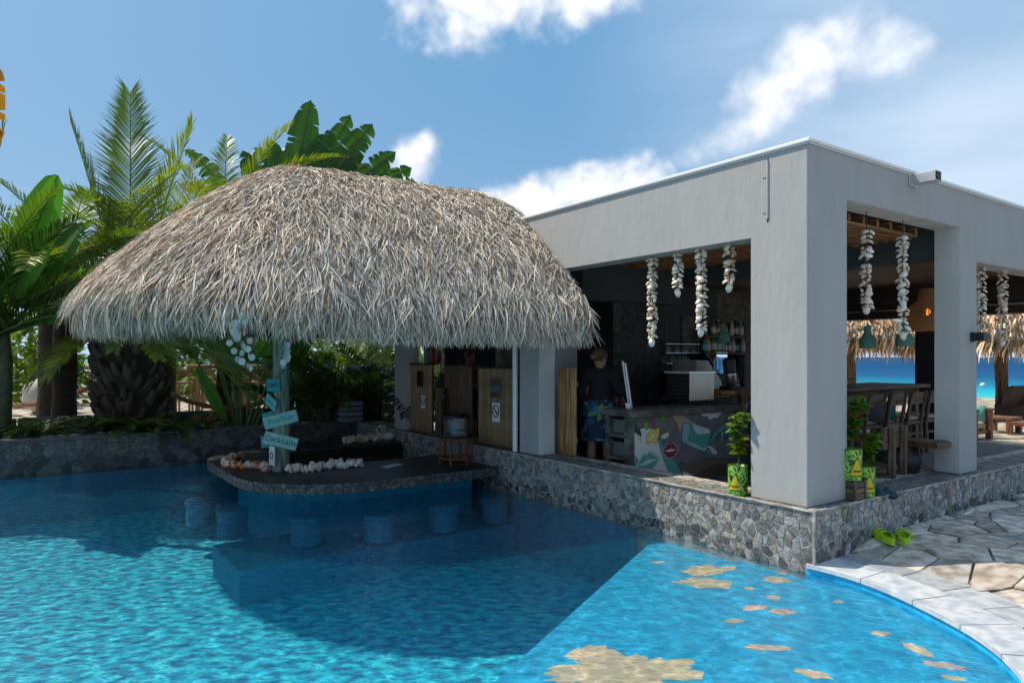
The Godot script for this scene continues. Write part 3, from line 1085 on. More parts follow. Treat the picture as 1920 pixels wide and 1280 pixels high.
func straw_color() -> Color:
	var k := rng.randf()
	var b := rng.randf_range(0.36, 1.0)
	if k < 0.10:
		return Color(b * 1.05, b * 0.78, b * 0.52)
	if k < 0.45:
		return Color(b * 0.33, b * 0.28, b * 0.23)  # dark strands stand in for shaded gaps in the thatch
	return Color(minf(0.96, b * 1.14), b * 0.97, b * 0.80)


func multi(called: String, m: Mesh, xfs: Array, cols: Array, parent: Node3D) -> MultiMeshInstance3D:
	var mm := MultiMesh.new()
	mm.transform_format = MultiMesh.TRANSFORM_3D
	mm.use_colors = true
	mm.mesh = m
	mm.instance_count = xfs.size()
	for i in xfs.size():
		mm.set_instance_transform(i, xfs[i])
		mm.set_instance_color(i, cols[i])
	var o := MultiMeshInstance3D.new()
	o.name = called
	o.multimesh = mm
	o.set_meta("kind", "stuff")
	parent.add_child(o, true)
	return o


func hut() -> void:
	var h := thing("thatched_hut", "big grey palm-thatch hut roof on a wooden post over the swim-up bar", "hut", BT)
	var bed := G.new()
	# under-layer of the roof
	var ring := []
	for i in 19:
		var q := minf(1.0, i / 18.0 + 0.0001)
		var row := []
		for j in 97:
			row.append(roof_point(q, j / 96.0, -0.05))
		ring.append(row)
	for i in 18:
		for j in 96:
			var skip := false
			for e in [ring[i][j], ring[i + 1][j], ring[i + 1][j + 1], ring[i][j + 1]]:
				if e.x > 0.001 and e.y < 3.52:
					skip = true
			if skip:
				continue
			bed.quad(ring[i][j], ring[i + 1][j], ring[i + 1][j + 1], ring[i][j + 1])
	for j in 96:
		var d := Vector3(0, -0.03, 0)
		if ring[18][j].x > -0.001 or ring[18][j + 1].x > -0.001:
			continue
		bed.quad(ring[18][j], ring[18][j] + d, ring[18][j + 1] + d, ring[18][j + 1])
	put("roof_bed", bed, M.straw_bed, h)
	var kinds := []
	for k in 6:
		kinds.append(straw_mesh([0.34, 0.42, 0.5, 0.38, 0.46, 0.30][k], [0.008, 0.012, 0.0075, 0.019, 0.007, 0.012][k], [0.12, -0.15, 0.05, -0.05, 0.22, -0.25][k], [0.08, 0.04, 0.11, 0.06, 0.13, 0.09][k], k + 1))
	var xfs := [[], [], [], [], [], []]
	var cols := [[], [], [], [], [], []]
	var n_ := 0
	var clump := FastNoiseLite.new()
	clump.frequency = 2.2
	while n_ < 84000:
		var s := rng.randf_range(2.6, 9.2)
		var t := rng.randf_range(-5.0, 1.1)
		var hq := roof_h(s, t)
		if hq.y > 1.0:
			continue
		if s > 6.9 and rng.randf() < 0.72:
			continue
		if t > -0.01 and (hq.x < 3.6 or s > 7.9):
			continue
		# more of them where the roof is steep
		var e := 0.02
		var gs := (roof_h(s + e, t).x - hq.x) / e
		var gt := (roof_h(s, t + e).x - hq.x) / e
		var steep := sqrt(1.0 + gs * gs + gt * gt)
		if rng.randf() * 3.2 > steep:
			continue
		n_ += 1
		var nn := Vector3(-gt, 1, gs).normalized()
		var down := Vector3(-gt, -(gs * gs + gt * gt), gs)
		if down.length() < 0.02:
			down = Vector3(rng.randf_range(-1, 1), 0, rng.randf_range(-1, 1))
		down = (down - nn * down.dot(nn)).normalized()
		var cl := clump.get_noise_3d(s * 1.4, t * 1.4, hq.x)
		down = down.rotated(nn, cl * 0.75 + rng.randfn(0.0, 0.30)).normalized()
		down = (down + nn * rng.randf_range(-0.10, 0.16)).normalized()
		if hq.y > 0.8:
			down = (down + Vector3.DOWN * (hq.y - 0.8) * 2.0).normalized()
		var x := down.cross(nn).normalized()
		var z := x.cross(down).normalized()
		var k := rng.randi() % 6
		var sc := rng.randf_range(0.7, 1.15) * lerpf(0.72, 1.15, hq.y)
		var wide := rng.randf_range(0.7, 1.5)
		var len_fix := sc
		var floor_y := lerpf(1.80, 1.88, smoothstep(-2.5, -4.2, t)) + rng.randf_range(-0.02, 0.12)
		if t > -0.35 and hq.x < 3.7:
			len_fix = sc * 0.8
		var at := Vector3(t, hq.x + rng.randf_range(-0.035, 0.05) + cl * 0.04, -s) - down * 0.16
		var sl: float = [0.34, 0.42, 0.5, 0.38, 0.46, 0.30][k]
		if down.y < -0.05:
			len_fix = minf(len_fix, maxf(0.25, (at.y - floor_y) / (-down.y * sl)))
		xfs[k].append(Transform3D(Basis(x * wide, down * len_fix, z), at))
		cols[k].append(straw_color())
	# fringe hanging at the eaves
	for i in 22000:
		var f := rng.randf()
		var q := rng.randf_range(0.86, 1.0)
		var p := roof_point(q, f, 0.0)
		if p.x > -0.02 or -p.z > 8.6:
			continue
		var o := roof_point(minf(q + 0.04, 1.04), f, 0.0) - p
		var down := (Vector3.DOWN + Vector3(o.x, 0, o.z).normalized() * rng.randf_range(-0.04, 0.08) + Vector3(rng.randfn(0, 0.09), 0, rng.randfn(0, 0.09))).normalized()
		var nn := Vector3(o.x, 0.3, o.z).normalized()
		nn = nn.rotated(Vector3.UP, rng.randfn(0, 0.6))
		var x := down.cross(nn).normalized()
		var z := x.cross(down).normalized()
		var k := rng.randi() % 6
		var drop := p.y - rng.randf_range(1.77, 1.92) - 0.09 * smoothstep(-2.5, -4.2, p.x)
		var len_: float = [0.34, 0.42, 0.5, 0.38, 0.46, 0.30][k]
		var sc := clampf(drop / len_, 0.35, 1.5)
		xfs[k].append(Transform3D(Basis(x * rng.randf_range(0.8, 1.9), down * sc, z), Vector3(p.x, p.y + 0.01, p.z)))
		var c := straw_color()
		cols[k].append(c)
	for k in 6:
		multi("straw_thatch", kinds[k].mesh(M.straw), xfs[k], cols[k], h)
	# a few stray tufts along the ridge
	var tuft := G.new()
	for i in 46:
		var t := rng.randf_range(-2.4, 0.7)
		var s := 6.1 + rng.randf_range(-0.25, 0.15)
		var p := Vector3(t, roof_h(s, t).x + 0.02, -s)
		tuft.col = straw_color()
		var d := Vector3(rng.randf_range(-0.2, 0.35), rng.randf_range(0.02, 0.14), rng.randf_range(-0.1, 0.2))
		tuft.tube([p, p + d * 0.5 + Vector3(0, 0.012, 0), p + d], [0.005, 0.004, 0.001], 4, false)
	put("ridge_straw", tuft, M.straw, h)
	# posts and ring beam
	var post := G.new().tube([Vector3(-2.6, 0.2, -5.93), Vector3(-2.59, 1.0, -5.93), Vector3(-2.6, 2.9, -5.94)], [0.112, 0.105, 0.10], 20)
	put("post", post, M.pole, h)
	put("post", G.new().tube([Vector3(-1.77, 0.2, -8.72), Vector3(-1.77, 2.7, -8.72)], [0.105, 0.1], 16), M.pole, h)
	put("beam", G.new().tube([Vector3(-3.4, 2.36, -4.6), Vector3(0.0, 2.36, -4.6)], [0.07], 10), M.pole, h)
	put("beam", G.new().tube([Vector3(-2.6, 2.5, -3.9), Vector3(-2.6, 2.5, -8.4)], [0.07], 10), M.pole, h)
	counter()


func roof_point(q: float, f: float, dy: float) -> Vector3:
	# f runs round the eaves: along the front, round the left end, along the back, round the right end
	var a := -2.5
	var ang := 0.0
	if f < 0.3:
		a = lerpf(0.0, -2.5, f / 0.3)
		ang = PI / 2
	elif f < 0.62:
		ang = PI / 2 + PI * (f - 0.3) / 0.32
	elif f < 0.84:
		a = lerpf(-2.5, 0.0, (f - 0.62) / 0.22)
		ang = 1.5 * PI
	else:
		a = 0.0
		ang = -PI / 2 + PI * (f - 0.84) / 0.16
	var w := clampf((a + 2.5) / 2.5, 0.0, 1.0)
	var rs := lerpf(3.0, 3.42, w) if sin(ang) > 0 else 3.0
	var rt := 2.36 if cos(ang) < 0 else 1.1
	var t := a + cos(ang) * rt * q
	var s := 6.1 - sin(ang) * rs * q
	return Vector3(t, roof_h(s, t).x + dy, -s)


func counter_edge(f: float) -> Vector2:
	# outer line of the counter top (s, t): from the building along the front, round the end and back
	var l1 := 1.80
	var r := 1.32
	var l2 := 1.4
	var arc := r * PI / 2
	var total := l1 + arc * 2 + l2 + l1
	var d := f * total
	if d < l1:
		return Vector2(4.5, -0.09 - d)
	d -= l1
	if d < arc:
		var a := d / r
		return Vector2(4.5 + r - r * cos(a), -0.09 - l1 - r * sin(a))
	d -= arc
	if d < l2:
		return Vector2(4.5 + r + d, -0.09 - l1 - r)
	d -= l2
	if d < arc:
		var a := d / r
		return Vector2(4.5 + r + l2 + r * sin(a), -0.09 - l1 - r * cos(a))
	d -= arc
	return Vector2(4.5 + r * 2 + l2, -0.09 - l1 + d)


func counter() -> void:
	var c := thing("swim_up_counter", "dark rounded stone-edged bar counter standing in the pool under the thatch", "bar counter", BT)
	var n_ := 80
	var outer := []
	for i in n_ + 1:
		outer.append(counter_edge(float(i) / n_))
	var inner := [Vector2(6.0, -0.09), Vector2(6.0, -2.2), Vector2(6.3, -2.45), Vector2(7.2, -2.45), Vector2(7.4, -2.2), Vector2(7.4, -0.09)]
	var p := PackedVector2Array()
	for e in outer:
		p.append(Vector2(e.y, -e.x))
	for i in inner.size():
		var e: Vector2 = inner[inner.size() - 1 - i]
		p.append(Vector2(e.y, -e.x))
	var top := put("counter_top", G.new().prism(p, 0.08, 0.2, 0.006, Transform3D(), Vector2.ZERO, true), M.counter, c)
	# supporting wall, pool blue darkened to stand for shade
	var wall := G.new()
	for i in n_:
		var a: Vector2 = outer[i]
		var b: Vector2 = outer[i + 1]
		var mid := Vector2(6.6, -1.2)
		var a2 := a + (mid - a).normalized() * 0.42
		var b2 := b + (mid - b).normalized() * 0.42
		wall.quad(Vector3(a2.y, -0.8, -a2.x), Vector3(b2.y, -0.8, -b2.x), Vector3(b2.y, 0.081, -b2.x), Vector3(a2.y, 0.081, -a2.x))
	put("support_wall", wall, M.pool_paint_shaded, c)
	var pit := G.new()
	for i in inner.size() - 1:
		var a: Vector2 = inner[i]
		var b: Vector2 = inner[i + 1]
		pit.quad(Vector3(a.y, -0.05, -a.x), Vector3(b.y, -0.05, -b.x), Vector3(b.y, 0.19, -b.x), Vector3(a.y, 0.19, -a.x))
	put("inner_face", pit, M.dark_wood_y, c)
	put("pit_floor", SB(5.9, 7.5, -2.5, -0.09, -0.09, -0.045), M.counter, c)
	put("back_shelf", SB(7.45, 8.2, -2.2, -0.095, 0.201, 0.26, 0.01), M.counter, c)
	var total := 1.80 * 2 + 1.32 * PI + 1.4
	facing(top, total, 0.12, 0.082, 0.009, 150, M.slate, func(x, y, z):
		var e := counter_edge(clampf(x / total, 0.0, 1.0))
		var e2 := counter_edge(clampf(x / total + 0.002, 0.002, 1.0))
		var e1 := counter_edge(clampf(x / total - 0.002, 0.0, 0.998))
		var d := (e2 - e1).normalized()
		var o := Vector2(-d.y, d.x) * -1.0
		var q: Vector2 = e + o * z
		return Vector3(q.y, 0.08 + y, -q.x), 0.12, 0.4)
	var stools := [[5.45, -3.32], [4.55, -2.72], [4.20, -1.98], [4.20, -1.12], [4.22, -0.34], [6.25, -3.52]]
	var first: Node3D = null
	for i in 6:
		var at := L(stools[i][0], stools[i][1], -0.44)
		var label: String = ["sunken blue pool stool under the counter nearest the rounded end", "sunken blue pool stool second from the rounded counter end", "sunken blue pool stool at the middle of the counter front", "sunken blue pool stool third from the mosaic plinth", "sunken blue pool stool beside the mosaic plinth", "sunken blue pool stool round the left end of the counter"][i]
		if first == null:
			first = thing("pool_stool", label, "stool", Transform3D(Basis(), at), "concrete stools in the water")
			put("column", G.new().lathe([Vector2(0.175, 0), Vector2(0.17, 0.25)], 24), M.pool_paint_shaded, first)
			put("seat", G.new().lathe([Vector2(0.17, 0.25), Vector2(0.185, 0.258), Vector2(0.188, 0.30), Vector2(0.175, 0.318), Vector2(0.0, 0.322)], 24), M.pool_paint_shaded, first)
		else:
			var o: Node3D = first.duplicate()
			o.name = numbered("pool_stool")
			add_child(o)
			o.position = at
			o.set_meta("label", label)


func cane_panel(called: String, label: String, s0: float, s1: float, y0: float, y1: float, t: float) -> Node3D:
	var o := thing(called, label, "panel", LB((s0 + s1) / 2, t, y0))
	var w := s1 - s0
	var g := G.new()
	var n_ := int(w / 0.033)
	for i in n_:
		var z := -w / 2 + (i + 0.5) * w / n_
		var k := rng.randf_range(0.7, 1.15)
		g.col = Color(k, k * 0.96, k * 0.9)
		var r := w / n_ * 0.52
		var y := 0.0
		var pts := []
		var rad := []
		var knot := rng.randf_range(0.1, 0.35)
		while y < y1 - y0:
			pts.append(Vector3(rng.randf_range(-0.002, 0.002), y, z))
			rad.append(r)
			if y > knot:
				knot += rng.randf_range(0.22, 0.34)
				pts.append(Vector3(0, y + 0.012, z))
				rad.append(r * 1.16)
				pts.append(Vector3(0, y + 0.02, z))
				rad.append(r * 0.98)
			y += 0.09
		pts.append(Vector3(0, y1 - y0, z))
		rad.append(r)
		g.tube(pts, rad, 7, false)
	put("canes", g, M.bamboo, o).set_meta("kind", "stuff")
	put("backing", B(0.02, y1 - y0 - 0.02, w, T(0.022, (y1 - y0) / 2, 0)), M.dark_wood_y, o)
	put("top_rail", B(0.08, 0.025, w + 0.03, T(0.012, y1 - y0 + 0.012, 0)), M.dark_wood_z, o)
	put("bottom_rail", B(0.045, 0.025, w, T(-0.004, 0.0, 0)), M.bamboo, o)
	return o


func plank_panel(called: String, label: String, s0: float, s1: float, y0: float, y1: float, t: float, n_: int, m: Material) -> Node3D:
	var o := thing(called, label, "panel", LB((s0 + s1) / 2, t, y0))
	var w := (s1 - s0) / n_
	for i in n_:
		var g := G.new()
		var k := rng.randf_range(0.72, 1.18)
		g.col = Color(k, k * rng.randf_range(0.9, 1.0), k * 0.92)
		g.box(Vector3(0.024, y1 - y0, w - 0.005), T(rng.randf_range(-0.002, 0.002), (y1 - y0) / 2, -(s1 - s0) / 2 + (i + 0.5) * w), 0.003)
		put("plank", g, m, o)
	put("rail", B(0.03, 0.07, s1 - s0 - 0.02, T(0.028, 0.2, 0)), m, o)
	put("rail", B(0.03, 0.07, s1 - s0 - 0.02, T(0.028, y1 - y0 - 0.2, 0)), m, o)
	return o


func no_smoking(label: String, at: Transform3D, w: float, h: float) -> void:
	# the plate faces local -x
	var o := thing("no_smoking_sign", label, "sign", at)
	put("plate", B(0.004, h, w, Transform3D(), 0.001), M.white_paint, o)
	var r := w * 0.40
	var g := G.new()
	var pts := []
	for i in 33:
		pts.append(Vector3(-0.003, sin(TAU * i / 32) * r * 1.12 + h * 0.06, cos(TAU * i / 32) * r))
	g.tube(pts, [w * 0.045], 6, false)
	g.tube([Vector3(-0.003, h * 0.06 + r * 0.78, -r * 0.7), Vector3(-0.003, h * 0.06 - r * 0.78, r * 0.7)], [w * 0.045], 6)
	put("ban_ring", g, M.black, o)
	g = G.new()
	g.box(Vector3(0.002, w * 0.07, w * 0.42), T(-0.003, h * 0.06 - r * 0.15, 0.02 * w), 0.0)
	g.box(Vector3(0.002, w * 0.05, w * 0.05), T(-0.003, h * 0.06 + r * 0.15, w * 0.18), 0.0)
	put("cigarette", g, M.black, o)


func text(words: String, size: float, depth: float, m: Material, parent: Node3D, at: Transform3D, bold := false) -> MeshInstance3D:
	var t := TextMesh.new()
	var f := SystemFont.new()
	f.font_names = PackedStringArray(["Droid Sans"])
	f.font_weight = 700 if bold else 400
	t.font = f
	t.font_size = 48
	t.text = words
	t.pixel_size = size / 48.0
	t.depth = depth
	t.curve_step = 2.0
	var o := put("lettering", t, m, parent, at)
	return o


# --- shells -------------------------------------------------------------
var shell_kinds := []


func make_shells() -> void:
	var forms := []
	# half clam, dished
	var g := G.new()
	var prof := []
	for i in 6:
		var a := PI / 2 * i / 5.0
		prof.append(Vector2(sin(a), cos(a) * 0.55))
	prof.append(Vector2(0.9, -0.03))
	prof.append(Vector2(0.55, 0.24))
	prof.append(Vector2(0.0, 0.38))
	prof.reverse()
	g.lathe(prof, 11, Transform3D(), 1.0, 0.78)
	forms.append(g)
	# whelk: a ringed cone with a lip
	g = G.new().lathe([Vector2(0.0, -1.2), Vector2(0.16, -0.9), Vector2(0.42, -0.35), Vector2(0.66, 0.1), Vector2(0.5, 0.22), Vector2(0.52, 0.34), Vector2(0.34, 0.46), Vector2(0.35, 0.56), Vector2(0.18, 0.7), Vector2(0.0, 0.92)], 10, Transform3D(), 1.0, 0.85)
	g.ball(Vector3(0.45, -0.25, 0.1), Vector3(0.3, 0.62, 0.2), 8, 5)
	forms.append(g)
	# cowrie-like egg
	g = G.new().ball(Vector3.ZERO, Vector3(0.62, 0.95, 0.55), 11, 7)
	forms.append(g)
	# small conch with spikes
	g = G.new().lathe([Vector2(0.0, -1.0), Vector2(0.3, -0.55), Vector2(0.6, 0.0), Vector2(0.45, 0.3), Vector2(0.2, 0.55), Vector2(0.0, 0.8)], 9)
	for k in 6:
		var a := TAU * k / 6
		g.tube([Vector3(cos(a) * 0.5, 0.05, sin(a) * 0.5), Vector3(cos(a) * 1.05, 0.28, sin(a) * 1.05)], [0.16, 0.02], 5, false)
	forms.append(g)
	for f in forms:
		var row := []
		for c in [Color(0.92, 0.83, 0.68), Color(0.84, 0.68, 0.50), Color(0.96, 0.91, 0.82), Color(0.80, 0.56, 0.42), Color(0.60, 0.44, 0.35), Color(0.70, 0.38, 0.33), Color(0.75, 0.24, 0.10)]:
			for i in f.c.size():
				f.c[i] = c
			row.append(f.mesh(M.shell))
		shell_kinds.append(row)


func shell(parent: Node3D, at: Vector3, size: float, kind: int, tint: int, b: Basis) -> void:
	var o := MeshInstance3D.new()
	o.mesh = shell_kinds[kind][tint]
	o.transform = Transform3D(b.scaled_local(Vector3.ONE * size), at)
	o.name = "shell"
	parent.add_child(o, true)


func garland(label: String, s: float, t: float, y1: float, y0: float, hook: float, group: String, tints: Array, gap := -1.0) -> void:
	var o := thing("shell_garland", label, "shell garland", LB(s, t, 0), group)
	put("string", G.new().tube([Vector3(0, hook, 0), Vector3(0.004, (y1 + y0) / 2, 0.003), Vector3(0, y0 + 0.03, 0)], [0.004], 5), M.grey_wood_y, o)
	var y := y1
	var turn := rng.randf() * TAU
	while y > y0 + 0.07:
		if gap > 0.0 and absf(y - gap) < 0.025:
			y -= 0.05
			continue
		var n_ := 3 if rng.randf() < 0.75 else 2
		for k in n_:
			turn += TAU / n_ + rng.randf_range(-0.4, 0.4)
			var d := Vector3(cos(turn), 0, sin(turn))
			var kind: int = [0, 0, 0, 0, 2, 1, 3][rng.randi() % 7]
			var up := (d * rng.randf_range(0.25, 0.9) + Vector3.UP * rng.randf_range(0.3, 1.0)).normalized()
			var x := up.cross(Vector3.UP.rotated(d, 0.4)).normalized()
			var b := Basis(x, up, x.cross(up).normalized()).rotated(up, rng.randf() * TAU)
			shell(o, Vector3(0, y + rng.randf_range(-0.012, 0.012), 0) + d * rng.randf_range(0.026, 0.042), rng.randf_range(0.030, 0.047) if kind == 0 else rng.randf_range(0.022, 0.034), kind, tints[rng.randi() % tints.size()], b)
		y -= rng.randf_range(0.036, 0.05)
	shell(o, Vector3(0, y0 + 0.055, 0), 0.055, 2, 2, Basis.from_euler(Vector3(0.2, turn, 0.1)))


func lying_garland(label: String, path: Array, rows: int, size: float, tints: Array, kinds: Array) -> void:
	var base: Vector3 = path[0]
	var o := thing("lying_shell_garland", label, "shell garland", Transform3D(Basis(), base))
	var cv := Curve3D.new()
	for i in path.size():
		var tg: Vector3 = (path[mini(i + 1, path.size() - 1)] - path[maxi(i - 1, 0)]) * 0.22
		cv.add_point(path[i] - base, -tg, tg)
	var n_ := int(cv.get_baked_length() / (size * 0.85))
	for i in n_:
		var p := cv.sample_baked(cv.get_baked_length() * i / maxi(1, n_ - 1))
		var p2 := cv.sample_baked(minf(cv.get_baked_length(), cv.get_baked_length() * i / maxi(1, n_ - 1) + 0.03))
		var d := (p2 - p).normalized()
		if d.length() < 0.5:
			d = Vector3.RIGHT
		var side := d.cross(Vector3.UP).normalized()
		for k in rows:
			var off := side * rng.randf_range(-1.0, 1.0) * size * 1.0
			var kind: int = kinds[rng.randi() % kinds.size()]
			var up := (Vector3.UP * rng.randf_range(-0.1, 0.8) + d * rng.randf_range(0.5, 1.0) + side * rng.randf_range(-0.7, 0.7)).normalized()
			var x := up.cross(side).normalized()
			var z := x.cross(up).normalized()
			shell(o, p + off + Vector3(0, size * rng.randf_range(0.55, 1.35), 0), size * rng.randf_range(0.8, 1.25), kind, tints[rng.randi() % tints.size()], Basis(x, up, z))


func bottle(s: float, t: float, y: float, h: float, c: Color, cap: Color, label: String, k: int) -> void:
	var o := thing("bottle", label, "bottle", LB(s, t, y), "bottles on the bar shelves")
	var g := G.new()
	g.col = c
	var r := h * 0.135
	match k % 3:
		0: g.lathe([Vector2(0, 0), Vector2(r, 0.005), Vector2(r, h * 0.56), Vector2(r * 0.8, h * 0.66), Vector2(r * 0.36, h * 0.74), Vector2(r * 0.34, h * 0.92), Vector2(0, h * 0.92)], 12)
		1: g.lathe([Vector2(0, 0), Vector2(r * 1.1, 0.005), Vector2(r * 1.1, h * 0.5), Vector2(r * 0.95, h * 0.58), Vector2(r * 0.36, h * 0.66), Vector2(r * 0.32, h * 0.92), Vector2(0, h * 0.92)], 12)
		2: g.lathe([Vector2(0, 0), Vector2(r * 0.95, 0.005), Vector2(r * 1.0, h * 0.62), Vector2(r * 0.45, h * 0.8), Vector2(r * 0.32, h * 0.92), Vector2(0, h * 0.92)], 12)
	put("body", g, M.satin, o)
	g = G.new()
	g.col = cap
	g.lathe([Vector2(0, h * 0.905), Vector2(r * 0.4, h * 0.905), Vector2(r * 0.4, h), Vector2(0, h)], 10)
	put("cap", g, M.satin, o)
	g = G.new()
	g.col = Color(0.55, 0.52, 0.45) if k % 4 else Color(0.15, 0.45, 0.42)
	g.lathe([Vector2(r * 1.12, h * 0.14), Vector2(r * 1.12, h * 0.42)], 12)
	put("label_band", g, M.plain, o)


func pendant(label: String, s: float, t: float, y: float, top: float) -> void:
	var o := thing("pendant_lamp", label, "pendant lamp", LB(s, t, y), "green pendant lamps over the bar")
	var g := G.new()
	g.col = Color(0.055, 0.17, 0.125)
	g.lathe([Vector2(0.088, 0.0), Vector2(0.09, 0.085), Vector2(0.083, 0.11), Vector2(0.042, 0.165), Vector2(0.038, 0.18), Vector2(0.038, 0.255), Vector2(0.02, 0.26), Vector2(0.0, 0.26)], 20)
	g.lathe([Vector2(0.0, 0.15), Vector2(0.06, 0.12), Vector2(0.084, 0.085), Vector2(0.084, 0.0)], 20)
	put("shade", g, M.plain, o)
	put("cord", G.new().tube([Vector3(0, 0.25, 0), Vector3(0, top - y, 0)], [0.004], 5), M.black, o)


func sign_board(label: String, y: float, w: float, h: float, off: Vector3, yaw: float, roll: float, board: Color, ink: Color, words: String, ts: float) -> void:
	var o := thing("hut_sign", label, "sign", Transform3D(Basis.from_euler(Vector3(0, yaw, roll), EULER_ORDER_YXZ), L(5.93, -2.6, y) + off), "painted signs nailed to the hut post")
	var g := G.new()
	g.col = board
	g.box(Vector3(w, h, 0.018), Transform3D(), 0.003)
	var bd := put("board", g, M.sign_wood, o)
	if words:
		var m := mat("ink_%d" % used["hut_sign"], lin(ink.r, ink.g, ink.b), 0.6)
		text(words, ts, 0.003, m, bd, T(0, 0.0, 0.0105), true)
	g = G.new()
	g.ball(Vector3(0, h * 0.36, 0.010), Vector3(0.005, 0.005, 0.003), 6, 4)
	g.ball(Vector3(0, -h * 0.36, 0.010), Vector3(0.005, 0.005, 0.003), 6, 4)
	put("nail", g, M.black, bd)


func bar_things() -> void:
	make_shells()
	# panels that close the bar between the columns
	var o := cane_panel("cane_panel", "narrow bamboo cane panel with small black frame, beside the far grey column", 6.72, 7.48, 0.456, 1.56, 0.10)
	o = cane_panel("cane_panel", "wide bamboo cane panel with a framed picture, beside the near shaded column", 4.40, 5.30, 0.456, 1.53, 0.10)
	plank_panel("plank_door", "brown wooden door of wide planks standing between the two bamboo panels", 5.80, 6.66, 0.5, 1.56, 0.30, 4, M.grey_wood_y)
	plank_panel("plank_door", "low plank leaf in shade beside the narrow bamboo panel", 6.5, 6.72, 0.456, 1.2, 0.16, 2, M.grey_wood_y)
	plank_panel("plank_door", "orange pine plank door right of the white-edged column", 3.36, 3.705, 0.445, 1.56, 0.32, 4, M.pine_y)
	no_smoking("small white no smoking sign on narrow bamboo panel", LB(6.98, 0.068, 0.95), 0.15, 0.21)
	no_smoking("larger white no smoking sign on the wide bamboo panel", LB(4.80, 0.068, 0.92), 0.19, 0.27)
	var f := thing("picture_frame", "small black notice board hanging on narrow bamboo panel", "frame", LB(7.10, 0.07, 1.33))
	put("frame", B(0.016, 0.27, 0.19), M.black, f)
	put("sheet", B(0.004, 0.22, 0.14, T(-0.009, 0, 0)), M.black_gloss, f)
	f = thing("picture_frame", "framed dark picture hanging on wide bamboo panel above sign", "frame", LB(4.82, 0.07, 1.26))
	put("frame", B(0.02, 0.31, 0.29), M.bamboo, f)
	var pg := G.new()
	pg.col = Color(0.05, 0.045, 0.04)
	put("picture", pg.box(Vector3(0.004, 0.26, 0.24), T(-0.011, 0, 0), 0.001), M.satin, f)
	pg = G.new()
	pg.col = Color(0.07, 0.12, 0.16)
	put("picture_band", pg.box(Vector3(0.003, 0.09, 0.22), T(-0.013, -0.01, 0), 0.001), M.satin, f)
	f = thing("drain_pipe", "thin white drain pipe running down beside the shaded grey column", "pipe", LB(4.19, -0.035, 0.445))
	put("pipe", G.new().tube([Vector3(0, 0.0, 0), Vector3(0, 2.3, 0)], [0.034], 14), M.white_paint, f)
	put("collar", G.new().tube([Vector3(0, 0.28, 0), Vector3(0, 0.31, 0)], [0.039], 14), M.white_paint, f)
	# bin, cups and the slatted table with the glass bowl
	f = thing("waste_bin", "black round bin standing in shade before the plank door", "bin", LB(5.95, 0.05, 0.435))
	put("body", G.new().lathe([Vector2(0, 0), Vector2(0.15, 0.0), Vector2(0.19, 0.37), Vector2(0.2, 0.38), Vector2(0.18, 0.385), Vector2(0.145, 0.03), Vector2(0, 0.03)], 20), M.black, f)
	put("handle", G.new().tube([Vector3(0, 0.38, -0.19), Vector3(0, 0.42, -0.1), Vector3(0, 0.43, 0), Vector3(0, 0.42, 0.1), Vector3(0, 0.38, 0.19)], [0.008], 6), M.black, f)
	for c in [[6.95, Color(0.02, 0.16, 0.17), 0.46, "tall teal plastic cup stack on top of the narrow bamboo panel"], [6.80, Color(0.20, 0.01, 0.012), 0.42, "tall red plastic cup stack on top of the narrow bamboo panel"], [6.62, Color(0.14, 0.015, 0.012), 0.16, "short dark red plastic cup beside the red cup stack"]]:
		f = thing("cup_stack", c[3], "cups", LB(c[0], 0.14, 1.585))
		var n_ := maxi(1, int(c[2] / 0.055))
		for k in n_:
			var g := G.new()
			g.col = c[1]
			var y := k * 0.055
			put("cup", g.lathe([Vector2(0, y), Vector2(0.055, y), Vector2(0.068, y + 0.15), Vector2(0.072, y + 0.152), Vector2(0.066, y + 0.15)], 16), M.satin, f)
	f = thing("slatted_table", "small six-sided brown wooden table standing on the counter end", "table", LB(5.12, -0.40, 0.2))
	for k in 6:
		var a := TAU * k / 6 + 0.3
		var a2 := TAU * (k + 1) / 6 + 0.3
		var p := Vector3(cos(a) * 0.23, 0, sin(a) * 0.23)
		var q := Vector3(cos(a2) * 0.23, 0, sin(a2) * 0.23)
		put("leg", B(0.035, 0.36, 0.035, T(p.x, 0.18, p.z, -a)), M.rust_wood_y, f)
		for y in [0.34, 0.09]:
			var m := (p + q) / 2 + Vector3(0, y, 0)
			put("rail", B(0.25, 0.032, 0.022, T(m.x * 1.03, m.y, m.z * 1.03, -atan2(q.z - p.z, q.x - p.x))), M.rust_wood_x, f)
	var hx := PackedVector2Array()
	for k in 6:
		hx.append(Vector2(cos(TAU * k / 6 + 0.3), sin(TAU * k / 6 + 0.3)) * 0.22)
	put("top", G.new().prism(hx, 0.345, 0.368, 0.003, Transform3D(), Vector2.ZERO, true), M.rust_wood_x, f)
	f = thing("glass_bowl", "clear round glass bowl holding some water on the slatted table", "bowl", LB(5.12, -0.40, 0.569))
	put("bowl", G.new().lathe([Vector2(0.0, 0.004), Vector2(0.15, 0.004), Vector2(0.165, 0.03), Vector2(0.17, 0.25), Vector2(0.175, 0.26)], 28), M.clear_glass, f)
	var wg := G.new()
	wg.col = Color(0.10, 0.30, 0.36)
	put("water", wg.lathe([Vector2(0.0, 0.10), Vector2(0.162, 0.10)], 28), M.satin, f)
	f = thing("paper_sheet", "pale menu sheet lying on the dark counter top", "paper", LB(5.45, -1.22, 0.203, 0.5))
	put("sheet", B(0.36, 0.003, 0.14, Transform3D(), 0.001), M.white_paint, f)
